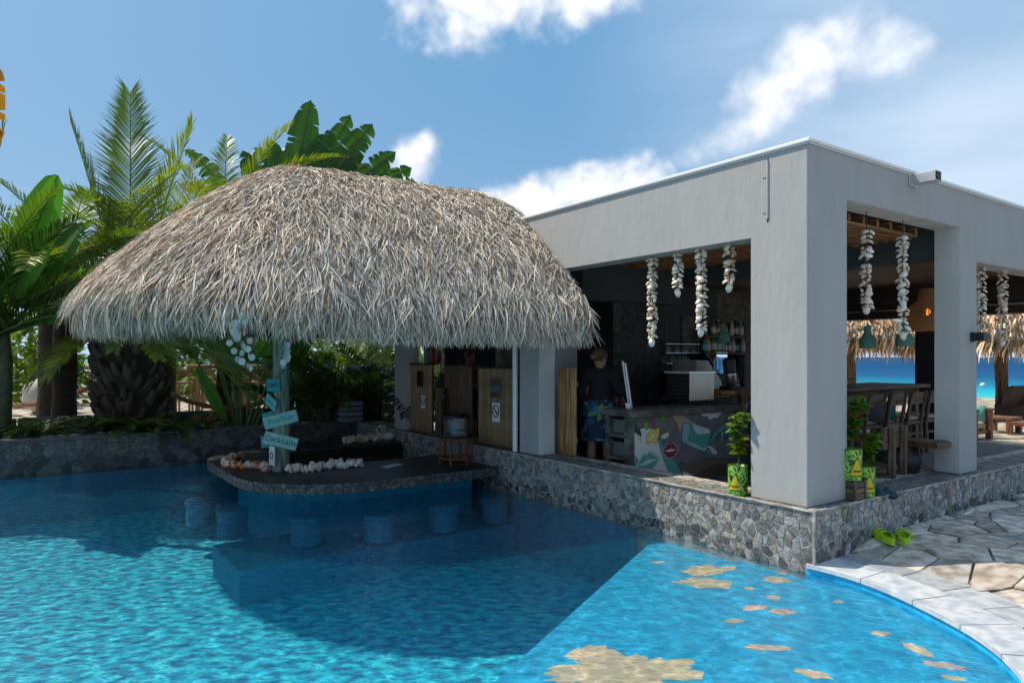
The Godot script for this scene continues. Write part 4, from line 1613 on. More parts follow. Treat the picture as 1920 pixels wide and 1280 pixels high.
	# shells on the counter
	lying_garland("garland of pink and orange shells curled round the counter end left of the post", [L(7.35, -2.75, 0.2), L(7.0, -3.02, 0.2), L(6.5, -3.05, 0.2), L(6.25, -2.8, 0.2), L(5.98, -2.78, 0.2)], 3, 0.052, [3, 5, 4, 3, 1, 5, 6], [0, 0, 1, 3])
	lying_garland("garland of white shells lying on the counter right of the post", [L(5.72, -2.55, 0.2), L(5.62, -2.3, 0.2), L(5.72, -2.02, 0.2), L(5.62, -1.78, 0.2), L(5.68, -1.60, 0.2)], 3, 0.056, [0, 2, 2, 0, 2], [0, 0, 2, 2, 1])
	lying_garland("garland of brownish shells lying on the back shelf of the sunken bar", [L(7.75, -0.98, 0.26), L(7.75, -0.75, 0.26), L(7.80, -0.4, 0.26), L(7.78, -0.18, 0.26)], 3, 0.058, [1, 3, 0, 1], [0, 0, 1, 3])
	f = thing("conch_shell", "single smooth white shell at the end of the back garland", "shell", LB(7.72, -0.02 - 0.15, 0.26))
	var eg := G.new()
	eg.col = Color(0.62, 0.58, 0.48)
	put("shell_body", eg.ball(Vector3(0, 0.075, 0), Vector3(0.14, 0.075, 0.075), 16, 10), M.shell, f)
	# hanging shells
	var pale := [0, 2, 0, 2, 1, 0]
	var gl := "shell garlands hanging in the pool-side opening"
	garland("longest shell garland in the pool-side opening, nearest to the thatch", 1.91, 0.15, 2.74, 1.80, 2.78, gl, [0, 0, 1, 2, 1])
	garland("short shell garland second from the thatch in the pool-side opening", 1.55, 0.15, 2.75, 2.31, 2.78, gl, [1, 0, 1, 2])
	garland("long white shell garland ending in a round white shell, pool-side opening", 1.25, 0.15, 2.75, 1.89, 2.78, gl, pale)
	garland("short shell garland with a big egg-shaped shell, nearest the corner column", 0.91, 0.15, 2.74, 2.31, 2.78, gl, [1, 3, 0, 1])
	var gr := "shell garlands hanging in the front openings"
	garland("shell garland with a bare gap in its middle, beside the corner column", 0.15, 1.22, 2.88, 2.10, 3.10, gr, [0, 1, 1, 0, 2], 2.62)
	garland("full white shell garland hanging alone mid-way in the first front opening", 0.15, 1.93, 2.90, 1.86, 3.10, gr, pale)
	garland("shell garland half hidden behind the slim column with the wall lamp", 0.15, 3.78, 2.73, 1.88, 2.76, gr, [0, 1, 0, 2])
	garland("shell garland before the thatch parasol post in the second front opening", 0.15, 4.40, 2.74, 1.81, 2.76, gr, [1, 1, 3, 0])
	# mural counter
	o = thing("mural_counter", "concrete bar counter with lips, glass and leaf mural on its front", "bar counter", BT)
	put("slab", SB(2.62, 3.24, 0.62, 2.68, 0.965, 1.05, 0.01), M.concrete, o)
	put("front_wall", SB(2.685, 2.80, 0.665, 2.60, -0.08, 0.963), M.concrete, o)
	var mq := G.new()
	mq.quad(Vector3(0.665, -0.08, -2.681), Vector3(2.60, -0.08, -2.681), Vector3(2.60, 0.963, -2.681), Vector3(0.665, 0.963, -2.681))
	var mm := StandardMaterial3D.new()
	mm.resource_name = "mural_paint"
	mm.albedo_texture = mural_tex()
	mm.roughness = 0.75
	put("mural", mq, mm, o)
	for y in [0.1, 0.42, 0.70]:
		put("shelf", SB(2.802, 3.20, 0.668, 1.25, y, y + 0.04), M.concrete, o)
	put("side_post", SB(2.802, 2.86, 0.668, 0.75, 0.14, 0.963), M.concrete, o)
	put("side_post", SB(3.14, 3.20, 0.668, 0.75, 0.14, 0.963), M.concrete, o)
	put("side_wall", SB(2.802, 3.20, 1.252, 1.31, 0.1, 0.963), M.concrete, o)
	put("end_panel", SB(2.74, 2.84, 2.69, 3.3, 0.1, 1.17), M.concrete, o)
	put("wood_top", SB(2.70, 3.3, 2.60, 3.5, 1.172, 1.235, 0.012), M.pine_x, o)
	var rg := G.new()
	rg.col = Color(0.62, 0.62, 0.58)
	var rp := []
	for i in 25:
		rp.append(Vector3(3.0 + cos(TAU * i / 24) * 0.15, 0.82 + sin(TAU * i / 24) * 0.26, -2.738))
	rg.tube(rp, [0.035], 6, false)
	put("painted_ring", rg, M.plain, o)
	for y in [0.46, 0.742]:
		var bb := thing("storage_bin", ["grey plastic bin on the lower counter shelf", "grey plastic bin on the upper counter shelf"][0 if y < 0.5 else 1], "bin", LB(3.0, 0.93, y))
		var g := G.new()
		g.col = Color(0.10, 0.13, 0.13)
		g.box(Vector3(0.42, 0.16, 0.24), T(0, 0.08, 0), 0.012)
		put("body", g, M.satin, bb)
		g = G.new()
		g.col = Color(0.14, 0.17, 0.17)
		put("rim", g.box(Vector3(0.45, 0.018, 0.27), T(0, 0.168, 0), 0.006), M.satin, bb)
	counter_things()
	front_things()
	post_signs()


func counter_things() -> void:
	var f := thing("steel_cooler", "metal box appliance with riveted steel side and dark louvred front on mural counter", "appliance", LB(3.07, 2.12, 1.05))
	put("body", B(0.48, 0.36, 0.40, T(0, 0.245, 0)), M.black, f)
	var g := G.new()
	g.col = Color(0.75, 0.68, 0.58)
	put("steel_panel", g.box(Vector3(0.50, 0.36, 0.012), T(0.0, 0.245, 0.208), 0.003), M.brushed, f)
	put("lid", B(0.54, 0.03, 0.45, T(0, 0.44, 0)), M.brushed, f)
	for x in [-0.2, 0.12]:
		for k in 5:
			put("rivet", G.new().ball(Vector3(x, 0.1 + k * 0.07, 0.215), Vector3(0.006, 0.006, 0.004), 6, 4), M.black, f)
	for k in 6:
		put("louvre", B(0.012, 0.02, 0.36, T(-0.246, 0.1 + k * 0.05, 0)), M.dark_metal, f)
	for x in [-0.18, 0.18]:
		for z in [-0.15, 0.15]:
			put("foot", B(0.03, 0.066, 0.03, T(x, 0.033, z)), M.black, f)
	f = thing("coffee_cup", "small white coffee cup on the near corner of mural counter", "cup", LB(2.9, 0.78, 1.05))
	g = G.new()
	g.col = Color(0.72, 0.72, 0.72)
	put("body", g.lathe([Vector2(0, 0), Vector2(0.03, 0), Vector2(0.038, 0.03), Vector2(0.042, 0.075), Vector2(0.038, 0.075), Vector2(0.03, 0.02), Vector2(0, 0.012)], 16), M.satin, f)
	g = G.new()
	g.col = Color(0.72, 0.72, 0.72)
	put("handle", g.tube([Vector3(0.04, 0.06, 0), Vector3(0.062, 0.055, 0), Vector3(0.06, 0.03, 0), Vector3(0.037, 0.025, 0)], [0.005], 6), M.satin, f)
	for k in 2:
		f = thing("menu_board", ["white-edged menu board leaning at the counter corner, in front", "white-edged menu board leaning at the counter corner, behind"][k], "board", BT * T(0.93 + k * 0.02, 1.05, -2.98 - k * 0.06, -0.9, 0, 0.14))
		put("board", B(0.02, 0.58 + k * 0.05, 0.16, T(0, 0.29, 0.0)), M.black, f)
		put("edge", B(0.022, 0.58 + k * 0.05, 0.010, T(0, 0.29, 0.09)), M.white_paint, f)
	f = thing("till_screen", "angled till with dark oval screen behind the metal box appliance", "till", LB(3.45, 2.75, 1.235))
	g = G.new()
	g.col = Color(0.42, 0.39, 0.34)
	put("body", g.prism(PackedVector2Array([Vector2(-0.3, 0), Vector2(0.3, 0), Vector2(0.25, 0.12), Vector2(-0.05, 0.42), Vector2(-0.3, 0.42)]), -0.22, 0.22, 0.006, Transform3D(Basis(Vector3(1, 0, 0), Vector3(0, 0, 1), Vector3(0, 1, 0)), Vector3.ZERO), Vector2.ZERO, true), M.brushed, f)
	put("screen", B(0.46, 0.02, 0.36, T(0.12, 0.36, 0.0, 0, 0, -0.75)), M.black_gloss, f)
	g = G.new()
	var pts := []
	for i in 21:
		pts.append(Vector3(0.14 + cos(TAU * i / 20) * 0.07, 0.35 + sin(TAU * i / 20) * 0.11, 0.235))
	g.tube(pts, [0.012], 6, false)
	put("oval_mark", g, M.white_paint, f)
	f = thing("blender", "black and steel blender on the wooden counter top", "blender", LB(2.95, 2.86, 1.235))
	put("base", B(0.24, 0.05, 0.24, T(0, 0.025, 0), 0.01), M.black, f)
	put("jug", G.new().lathe([Vector2(0.0, 0.05), Vector2(0.075, 0.05), Vector2(0.085, 0.22), Vector2(0.085, 0.26), Vector2(0.0, 0.26)], 20, T(0, 0, 0, 0, 0, 0.12)), M.steel, f)
	put("lid", G.new().lathe([Vector2(0.088, 0.26), Vector2(0.09, 0.42), Vector2(0.05, 0.46), Vector2(0, 0.46)], 20, T(0, 0, 0, 0, 0, 0.12)), M.black, f)
	put("handle", G.new().tube([Vector3(-0.11, 0.4, 0), Vector3(-0.16, 0.34, 0), Vector3(-0.13, 0.18, 0), Vector3(-0.08, 0.12, 0)], [0.014], 8), M.black, f)
	# shelves and bottles
	f = thing("bottle_shelf", "upper wooden bottle shelf on the wall behind the bar", "shelf", LB(4.06, 4.06, 2.03))
	put("board", B(1.12, 0.03, 0.24, Transform3D()), M.grey_wood_x, f)
	f = thing("bottle_shelf", "lower wooden bottle shelf on the wall behind the bar", "shelf", LB(4.06, 4.12, 1.755))
	put("board", B(1.2, 0.03, 0.24, Transform3D()), M.grey_wood_x, f)
	f = thing("back_counter", "dark counter under the bottle shelves along the back wall", "counter", LB(3.95, 3.6, 0.1))
	put("body", B(2.0, 0.96, 0.5, T(0, 0.48, 0)), M.dark_wood_x, f)
	put("top", B(2.06, 0.04, 0.56, T(0, 0.985, 0)), M.pine_x, f)
	f = thing("glass_rack", "steel shelves with upturned glasses beside the stone wall", "shelf", LB(4.02, 2.95, 1.6))
	for y in [0.0, 0.16, 0.30]:
		put("shelf", B(0.76, 0.015, 0.24, T(0, y, 0)), M.steel, f)
	for k in 2:
		put("upright", B(0.02, 0.9, 0.02, T(-0.37 + k * 0.74, 0.2, 0.1)), M.dark_metal, f)
	for k in 14:
		var gg := thing("drinking_glass", "upturned clear drinking glass on the steel rack shelves", "glass", LB(4.0 - (k % 2) * 0.06, 2.64 + (k % 7) * 0.1, 1.608 + (0.16 if k > 6 else 0.0)), "glasses on the steel rack")
		put("glass", G.new().lathe([Vector2(0.035, 0), Vector2(0.03, 0.11), Vector2(0.0, 0.112)], 12), M.clear_glass, gg)
	f = thing("wall_oven", "black oven with steel trim under the glass rack", "oven", LB(3.86, 2.95, 1.13))
	put("body", B(0.7, 0.36, 0.4, T(0, 0.18, 0)), M.black, f)
	put("trim", B(0.66, 0.03, 0.01, T(0, 0.26, 0.205)), M.steel, f)
	put("door", B(0.6, 0.2, 0.012, T(0, 0.12, 0.204)), M.black_gloss, f)
	var cols := [Color(0.28, 0.08, 0.03), Color(0.30, 0.30, 0.24), Color(0.10, 0.22, 0.06), Color(0.06, 0.03, 0.015), Color(0.02, 0.02, 0.02), Color(0.45, 0.30, 0.05), Color(0.22, 0.12, 0.04), Color(0.35, 0.36, 0.36), Color(0.05, 0.12, 0.10), Color(0.16, 0.18, 0.05)]
	var words := ["orange", "pale", "green", "brown", "black", "golden", "amber", "clear grey", "dark teal", "olive"]
	var rows := [[2.046, [3.62, 3.78, 3.89, 4.01, 4.11, 4.24, 4.40, 4.54], "upper"], [1.772, [3.58, 3.68, 3.80, 3.90, 3.99, 4.09, 4.18, 4.28, 4.40, 4.52], "lower"], [1.105, [3.80, 3.95, 4.05, 4.16, 4.27, 4.44], "bottom"]]
	var i := 0
	for r in rows:
		for k in r[1].size():
			var c: int = (i * 7 + 2) % 10
			var lab: String = "%s glass bottle on the %s shelf, %s from the inner end" % [words[c], "wooden " + r[2] if r[2] != "bottom" else "back counter under the", ["first", "second", "third", "fourth", "fifth", "sixth", "seventh", "eighth", "ninth", "tenth"][k]]
			bottle(4.0 + rng.randf_range(-0.03, 0.05), r[1][k], r[0], rng.randf_range(0.26, 0.34), cols[c], [Color(0.3, 0.02, 0.02), Color(0.02, 0.02, 0.02), Color(0.4, 0.4, 0.4), Color(0.3, 0.2, 0.05)][i % 4], lab, i)
			i += 1
	pendant("green pendant lamp hanging before the bottle shelves", 2.9, 2.62, 1.91, 3.0)
	pendant("green pendant lamp under the garland with the bare gap", 0.86, 2.6, 1.80, 3.0)
	pendant("green pendant lamp under the full white garland", 0.45, 2.6, 1.82, 3.0)
	f = thing("ceiling_spot", "small lit round spotlight at the pool-side opening by the corner column", "spotlight", LB(0.66, 0.33, 2.86))
	put("housing", G.new().tube([Vector3(0, 0.06, 0), Vector3(-0.02, 0, 0.03)], [0.03], 12), M.black, f)
	# work things on the floor side
	f = thing("rattan_lamp", "large woven rattan bell lamp hanging in the seating area", "pendant lamp", LB(1.18, 4.8, 2.07))
	var prof := [Vector2(0.27, 0.0), Vector2(0.275, 0.05), Vector2(0.265, 0.20), Vector2(0.22, 0.33), Vector2(0.12, 0.40), Vector2(0.10, 0.50), Vector2(0.10, 0.56)]
	for k in 22:
		var y := 0.56 * k / 21.0
		var r := 0.10
		for q in prof.size() - 1:
			if y >= prof[q].y and y <= prof[q + 1].y:
				r = lerpf(prof[q].x, prof[q + 1].x, (y - prof[q].y) / (prof[q + 1].y - prof[q].y))
		var ring := []
		for a in 33:
			ring.append(Vector3(cos(TAU * a / 32) * r, y, sin(TAU * a / 32) * r))
		put("hoop", G.new().tube(ring, [0.010], 5, false), M.rattan, f)
	var rg := G.new()
	for k in 40:
		var a := TAU * k / 40
		var line := []
		for q in prof:
			line.append(Vector3(cos(a) * q.x, q.y, sin(a) * q.x))
		rg.tube(line, [0.006], 4, false)
	put("ribs", rg, M.rattan, f)
	put("cord", G.new().tube([Vector3(0, 0.5, 0), Vector3(0, 0.76, 0)], [0.006], 5), M.black, f)
	put("bulb", G.new().ball(Vector3(0, 0.25, 0), Vector3(0.035, 0.045, 0.035), 10, 8), M.warm_bulb, f)
	var ol := OmniLight3D.new()
	ol.name = "bulb_light"
	ol.light_color = Color(1.0, 0.72, 0.4)
	ol.light_energy = 0.012
	ol.light_size = 0.03
	ol.omni_range = 12.0
	ol.omni_attenuation = 2.0
	ol.shadow_enabled = true
	ol.position = Vector3(0, 0.25, 0)
	f.add_child(ol)
	# curtain in the far opening
	f = thing("curtain", "cream curtain gathered in the opening behind the wide bamboo panel", "curtain", LB(7.4, 2.0, 0.9))
	var cg := G.new()
	for k in 24:
		var z0 := -0.3 + k * 0.025
		var x0 := sin(k * 1.1) * 0.04
		var x1 := sin((k + 1) * 1.1) * 0.04
		cg.quad(Vector3(x0, 0, z0), Vector3(x1, 0, z0 + 0.025), Vector3(x1 * 0.6, 1.9, z0 + 0.025), Vector3(x0 * 0.6, 1.9, z0))
	put("cloth", cg, M.curtain, f)
	put("rod", G.new().tube([Vector3(0, 1.9, -0.5), Vector3(0, 1.9, 0.5)], [0.012], 8), M.black, f)


func tin(called: String, label: String, at: Transform3D, r: float, h: float, leaves: int, tall: float, lean: float) -> void:
	var o := thing(called, label, "planter", at)
	var prof := [Vector2(0, 0.0), Vector2(r, 0.0)]
	for k in 13:
		var y := 0.01 + (h - 0.02) * k / 12.0
		prof.append(Vector2(r + (0.002 if k % 2 else -0.001), y))
	prof.append(Vector2(r * 1.02, h - 0.006))
	prof.append(Vector2(r * 1.02, h))
	prof.append(Vector2(r * 0.96, h))
	prof.append(Vector2(r * 0.95, h - 0.03))
	prof.append(Vector2(0, h - 0.03))
	var can := put("can", G.new().lathe(prof, 28), M.tin_print, o)
	# triangular paper label bent round the can
	var lg := G.new()
	for lay in 2:
		lg.col = [Color(0.02, 0.10, 0.02), Color(0.62, 0.45, 0.01)][lay]
		var kk := 0.86 if lay == 0 else 0.76
		for j in 8:
			var y0 := lerpf(-0.34, 0.30, j / 8.0) * h * kk
			var y1 := lerpf(-0.34, 0.30, (j + 1) / 8.0) * h * kk
			var w0 := lerpf(0.80, 0.12, j / 8.0) * kk
			var w1 := lerpf(0.80, 0.12, (j + 1) / 8.0) * kk
			for i in 6:
				var q := []
				for e in [[w0, y0, i], [w0, y0, i + 1], [w1, y1, i + 1], [w1, y1, i]]:
					var a: float = (e[2] / 6.0 - 0.5) * 2.0 * e[0]
					q.append(Vector3(sin(a) * (r + 0.004 + lay * 0.0015), h * 0.45 + e[1], cos(a) * (r + 0.004 + lay * 0.0015)))
				lg.quad(q[0], q[1], q[2], q[3])
	put("paper_label", lg, M.plain, can)
	text("nbeke", 0.026, 0.002, M.black, can, T(0, h * 0.32, r + 0.007), true)
	put("soil", G.new().lathe([Vector2(r * 0.94, h - 0.025), Vector2(0, h - 0.02)], 16), M.soil, o)
	# stems with broad lemon leaves
	var stems := G.new()
	var lv := G.new()
	for k in 3:
		var d := Vector3(rng.randf_range(-0.16, 0.16) + lean, 1.0, rng.randf_range(-0.12, 0.12)).normalized()
		var pts := []
		for i in 6:
			pts.append(Vector3(0, h - 0.02, 0) + d * tall * rng.randf_range(0.85, 1.0) * i / 5.0 + Vector3(sin(i * 1.3 + k) * 0.008, 0, cos(i * 1.7 + k) * 0.008))
		stems.col = Color(0.10, 0.13, 0.04)
		stems.tube(pts, [0.005, 0.002], 5, false)
		for i in leaves / 3:
			var f := rng.randf_range(0.18, 1.0)
			var p: Vector3 = pts[int(f * 4.99)].lerp(pts[mini(5, int(f * 4.99) + 1)], fmod(f * 4.99, 1.0))
			var a := rng.randf() * TAU
			var out := Vector3(cos(a), rng.randf_range(0.1, 0.9), sin(a)).normalized()
			var g_ := rng.randf_range(0.75, 1.25)
			lv.col = Color(0.10 * g_, 0.21 * g_, 0.022) if rng.randf() < 0.7 else Color(0.24 * g_, 0.27 * g_, 0.03)
			oval_leaf(lv, p, out, rng.randf_range(0.06, 0.105), rng.randf_range(0.028, 0.042))
	put("stem", stems, M.plain, o)
	put("foliage", lv, M.leaf, o)


func oval_leaf(g: G, p: Vector3, out: Vector3, len_: float, w: float) -> void:
	var side := out.cross(Vector3.UP).normalized()
	if side.length() < 0.1:
		side = Vector3.RIGHT
	side = side.rotated(out, rng.randf_range(-0.6, 0.6))
	var up := side.cross(out).normalized()
	var prev := []
	for i in 5:
		var f := i / 4.0
		var c := p + out * len_ * f - up * len_ * 0.35 * f * f
		var hw := w * sin(PI * clampf(f * 0.9 + 0.08, 0, 1)) * (0.0 if i == 4 else 1.0)
		var row := [c - side * hw + up * hw * 0.35, c, c + side * hw + up * hw * 0.35]
		if i > 0:
			g.quad(prev[0], prev[1], row[1], row[0])
			g.quad(prev[1], prev[2], row[2], row[1])
		prev = row


func front_things() -> void:
	var yaw := -0.75
	tin("tin_planter", "green printed tin planter with a lemon seedling, standing alone on the pool-side ledge", LB(0.70, -0.0, 0.437, -1.2), 0.088, 0.27, 75, 0.52, 0.0)
	tin("tin_planter", "green printed tin planter standing on the little wooden crate, leafy lemon seedling", LB(0.0, 0.66, 0.605, -0.5), 0.095, 0.28, 84, 0.48, 0.08)
	tin("tin_planter", "green printed tin planter with yellow label on the ledge right of the crate", LB(-0.02, 0.86, 0.437, -0.62), 0.088, 0.275, 66, 0.36, 0.35)
	var f := thing("wooden_crate", "small weathered wooden crate at the foot of the corner column", "crate", LB(-0.0, 0.665, 0.437))
	for x in [-0.085, 0.085]:
		for z in [-0.085, 0.085]:
			put("post", B(0.024, 0.175, 0.024, T(x, 0.0875, z)), M.grey_wood_y, f)
	for k in 3:
		put("slat", B(0.145, 0.048, 0.01, T(0, 0.028 + k * 0.054, 0.082)), M.grey_wood_x, f)
		put("slat", B(0.01, 0.048, 0.145, T(-0.082, 0.028 + k * 0.054, 0)), M.grey_wood_z, f)
		put("slat", B(0.01, 0.048, 0.145, T(0.082, 0.028 + k * 0.054, 0)), M.grey_wood_z, f)
	put("base", B(0.14, 0.155, 0.14, T(0, 0.08, 0)), M.grey_wood_x, f)
	# dark blue cloth bundled on the edge
	f = thing("blue_cloth", "crumpled dark blue cloth draped over the ledge edge beside the tin planters", "cloth", LB(-0.07, 1.06, 0.44))
	var g := G.new()
	g.col = Color(0.010, 0.045, 0.085)
	var nz := FastNoiseLite.new()
	nz.frequency = 9.0
	nz.fractal_octaves = 2
	for lobe in [[0.0, 0.02, -0.05, 0.09, 0.05, 0.06, 0.0], [0.09, 0.02, 0.0, 0.07, 0.035, 0.03, 0.5], [0.12, 0.0, 0.03, 0.075, 0.022, 0.022, -0.4], [0.08, -0.02, 0.055, 0.06, 0.028, 0.022, -0.7], [-0.06, 0.02, 0.02, 0.06, 0.03, 0.05, 0.2]]:
		var a := g.v.size()
		g.ball(Vector3(lobe[0], lobe[1], lobe[2]), Vector3(lobe[3], lobe[4], lobe[5]), 18, 12, Basis(Vector3.UP, lobe[6]))
		for i in range(a, g.v.size()):
			g.v[i] += g.n[i] * nz.get_noise_3dv(g.v[i]) * 0.022
	put("cloth", g, M.plain, f)
	# clogs
	for k in 2:
		clog(["bright lime green clog sandal, the one nearer the water", "bright lime green clog sandal, the one nearer the flagstones"][k], T([3.29, 3.45][k], 0.082, [-6.11, -6.10][k], [-0.05, -0.42][k]))
	f = thing("glass_bottle", "empty clear glass bottle lying at the foot of the mosaic wall", "bottle", BT * T(2.42, 0.135, 0.26, 0.12, 0, PI / 2))
	put("bottle_body", G.new().lathe([Vector2(0, -0.16), Vector2(0.036, -0.16), Vector2(0.037, 0.03), Vector2(0.014, 0.09), Vector2(0.013, 0.16)], 18), M.clear_glass, f)


func clog(label: String, at: Transform3D) -> void:
	# toe towards local -z, heel towards the viewer
	var o := thing("clog_sandal", label, "sandal", at * Transform3D(Basis.from_scale(Vector3.ONE * 1.2), Vector3.ZERO), "pair of lime green clogs")
	var outline := []
	for i in 28:
		var a := TAU * i / 28
		var z := -cos(a) * 0.135
		var w := 0.050 if z < 0 else 0.040
		var x := sin(a) * w * (1.0 if absf(cos(a)) < 0.8 else 0.98) * (1.08 - 0.35 * pow(maxf(0.0, z / 0.135), 2))
		outline.append(Vector2(x, z))
	var sole := G.new()
	var p := PackedVector2Array()
	for q in outline:
		p.append(q)
	sole.prism(p, 0.0, 0.032, 0.005, Transform3D(), Vector2.ZERO, true)
	put("sole", sole, M.clog_foam, o)
	# raised rim
	var rim := G.new()
	for i in 28:
		var a: Vector2 = outline[i]
		var b: Vector2 = outline[(i + 1) % 28]
		var ha := 0.05 + 0.010 * cos(a.y * 20.0)
		var hb := 0.05 + 0.010 * cos(b.y * 20.0)
		rim.quad(Vector3(a.x, 0.02, a.y), Vector3(b.x, 0.02, b.y), Vector3(b.x * 0.97, hb, b.y * 0.97), Vector3(a.x * 0.97, ha, a.y * 0.97))
		rim.quad(Vector3(a.x * 0.97, ha, a.y * 0.97), Vector3(b.x * 0.97, hb, b.y * 0.97), Vector3(b.x * 0.86, hb, b.y * 0.9), Vector3(a.x * 0.86, ha, a.y * 0.9))
		rim.quad(Vector3(a.x * 0.86, ha, a.y * 0.9), Vector3(b.x * 0.86, hb, b.y * 0.9), Vector3(b.x * 0.84, 0.03, b.y * 0.88), Vector3(a.x * 0.84, 0.03, a.y * 0.88))
	put("rim", rim, M.clog_foam, o)
	# two broad straps over the foot
	for s in [[-0.085, -0.035, 0.075], [-0.02, 0.025, 0.07]]:
		var st := G.new()
		var n_ := 12
		for i in n_:
			for side in 2:
				var q := []
				for e in [[i, s[0]], [i + 1, s[0]], [i + 1, s[1]], [i, s[1]]]:
					var a: float = PI * e[0] / n_
					var r: float = 0.052 if side == 0 else 0.045
					q.append(Vector3(cos(a) * r, 0.022 + sin(a) * (s[2] - 0.02 - side * 0.006), e[1]))
				st.quad(q[0], q[1], q[2], q[3])
		put("strap", st, M.clog_foam, o)
	for x in [-0.054, 0.054]:
		put("buckle", B(0.008, 0.014, 0.03, T(x, 0.045, -0.005)), M.clog_foam, o)


func post_signs() -> void:
	var toward := (Vector3(0, 0, 0) - L(5.93, -2.6, 0)).normalized()
	var yaw := atan2(toward.x, toward.z)
	var front := toward * 0.118
	var right := Vector3(0, 1, 0).cross(toward).normalized()
	sign_board("pale sign tilting up to the right that reads Poolbar, on the hut post", 0.885, 0.425, 0.16, front, yaw, 0.24, Color(0.28, 0.58, 0.54), Color(0.02, 0.26, 0.30), "~ Poolbar ~", 0.088)
	sign_board("pale sign tilting down to the right that reads Cocktails, on the hut post", 0.605, 0.425, 0.165, front, yaw, -0.28, Color(0.34, 0.60, 0.57), Color(0.008, 0.16, 0.22), "Cocktails", 0.092)
	sign_board("small square bright teal sign, topmost on the hut post", 1.335, 0.17, 0.165, front - right * 0.09, yaw - 0.25, 0.03, Color(0.03, 0.32, 0.36), Color(0.02, 0.05, 0.07), "|00|", 0.07)
	sign_board("slanted teal sign turned edgewise below the topmost sign", 1.11, 0.26, 0.15, front * 0.55 - right * 0.12, yaw - 1.05, -0.42, Color(0.10, 0.42, 0.44), Color(0.02, 0.24, 0.28), "Lounge", 0.06)
	sign_board("plain teal board half hidden behind the Poolbar sign", 0.90, 0.24, 0.15, -front * 0.2 - right * 0.15, yaw - 0.9, 0.18, Color(0.02, 0.25, 0.26), Color(0, 0, 0), "", 0.05)
	sign_board("plain teal board half hidden behind the Cocktails sign", 0.59, 0.24, 0.16, -front * 0.2 - right * 0.16, yaw - 0.8, 0.14, Color(0.015, 0.22, 0.23), Color(0, 0, 0), "", 0.05)
	sign_board("narrow white upright sign with a ring, lowest on the hut post", 0.41, 0.14, 0.25, front * 0.7 - right * 0.105, yaw - 1.1, 0.0, Color(0.62, 0.66, 0.68), Color(0.02, 0.02, 0.03), "O", 0.13)
	# capiz chimes under the eave
	for k in 2:
		var o := thing("capiz_chime", ["large hanging chime of pale green shell discs at the thatch edge", "smaller hanging chime of pale green shell discs near the post"][k], "wind chime", LB([3.42, 3.5][k], [-3.72, -3.28][k], 1.60))
		put("string", G.new().tube([Vector3(0, 0.0, 0), Vector3(0, 0.7, 0)], [0.003], 4), M.grey_wood_y, o)
		var y := 0.0 if k == 0 else 0.02
		var n_ := 26 if k == 0 else 9
		for i in n_:
			var g := G.new()
			var b := rng.randf_range(0.26, 0.40)
			g.col = Color(b * 1.05, b * 1.35, b * 1.25)
			var r := 0.036 * rng.randf_range(0.8, 1.1)
			var dp := PackedVector2Array()
			for e in 14:
				dp.append(Vector2(cos(TAU * e / 14), sin(TAU * e / 14)) * r)
			g.prism(dp, -0.001, 0.001, 0.0, Transform3D(), Vector2.ZERO, true)
			var tx := T(rng.randf_range(-0.09, 0.09) * (1.0 if k == 0 else 0.5), y, rng.randf_range(-0.07, 0.07), rng.randf() * 3.0, 0, 0) * T(0, 0, 0, 0, PI / 2 + rng.randf_range(-0.2, 0.2), rng.randf_range(-0.7, 0.7))
			put("disc", g, M.capiz, o, tx)
			y += 0.5 / n_ if k == 0 else 0.028


# --- the mural: flat paint -------------------------------------------------
func fill(im: Image, pts: PackedVector2Array, c: Color) -> void:
	var lo := 1e9
	var hi := -1e9
	for p in pts:
		lo = minf(lo, p.y)
		hi = maxf(hi, p.y)
	for y in range(maxi(0, int(lo)), mini(im.get_height() - 1, int(hi)) + 1):
		var xs := []
		for i in pts.size():
			var a := pts[i]
			var b := pts[(i + 1) % pts.size()]
			if (a.y <= y and b.y > y) or (b.y <= y and a.y > y):
				xs.append(a.x + (y - a.y) / (b.y - a.y) * (b.x - a.x))
		xs.sort()
		for i in range(0, xs.size() - 1, 2):
			var x0 := clampi(int(xs[i]), 0, im.get_width())
			var x1 := clampi(int(xs[i + 1]), 0, im.get_width())
			if x1 > x0:
				im.fill_rect(Rect2i(x0, y, x1 - x0, 1), c)


func blob(im: Image, pts: Array, c: Color, line := 0.0) -> void:
	# closed smooth outline through the points (in mural pixels), with a dark contour
	var n_ := pts.size()
	var out := PackedVector2Array()
	for i in n_:
		var p0: Vector2 = pts[(i + n_ - 1) % n_]
		var p1: Vector2 = pts[i]
		var p2: Vector2 = pts[(i + 1) % n_]
		var p3: Vector2 = pts[(i + 2) % n_]
		for k in 8:
			out.append(p1.cubic_interpolate(p2, p0, p3, k / 8.0))
	if line > 0.0:
		for grown in Geometry2D.offset_polygon(out, line):
			fill(im, grown, lin(0.02, 0.022, 0.022))
	fill(im, out, c)


func v2(a: Array) -> Array:
	var o := []
	for i in range(0, a.size(), 2):
		o.append(Vector2(a[i], a[i + 1]))
	return o


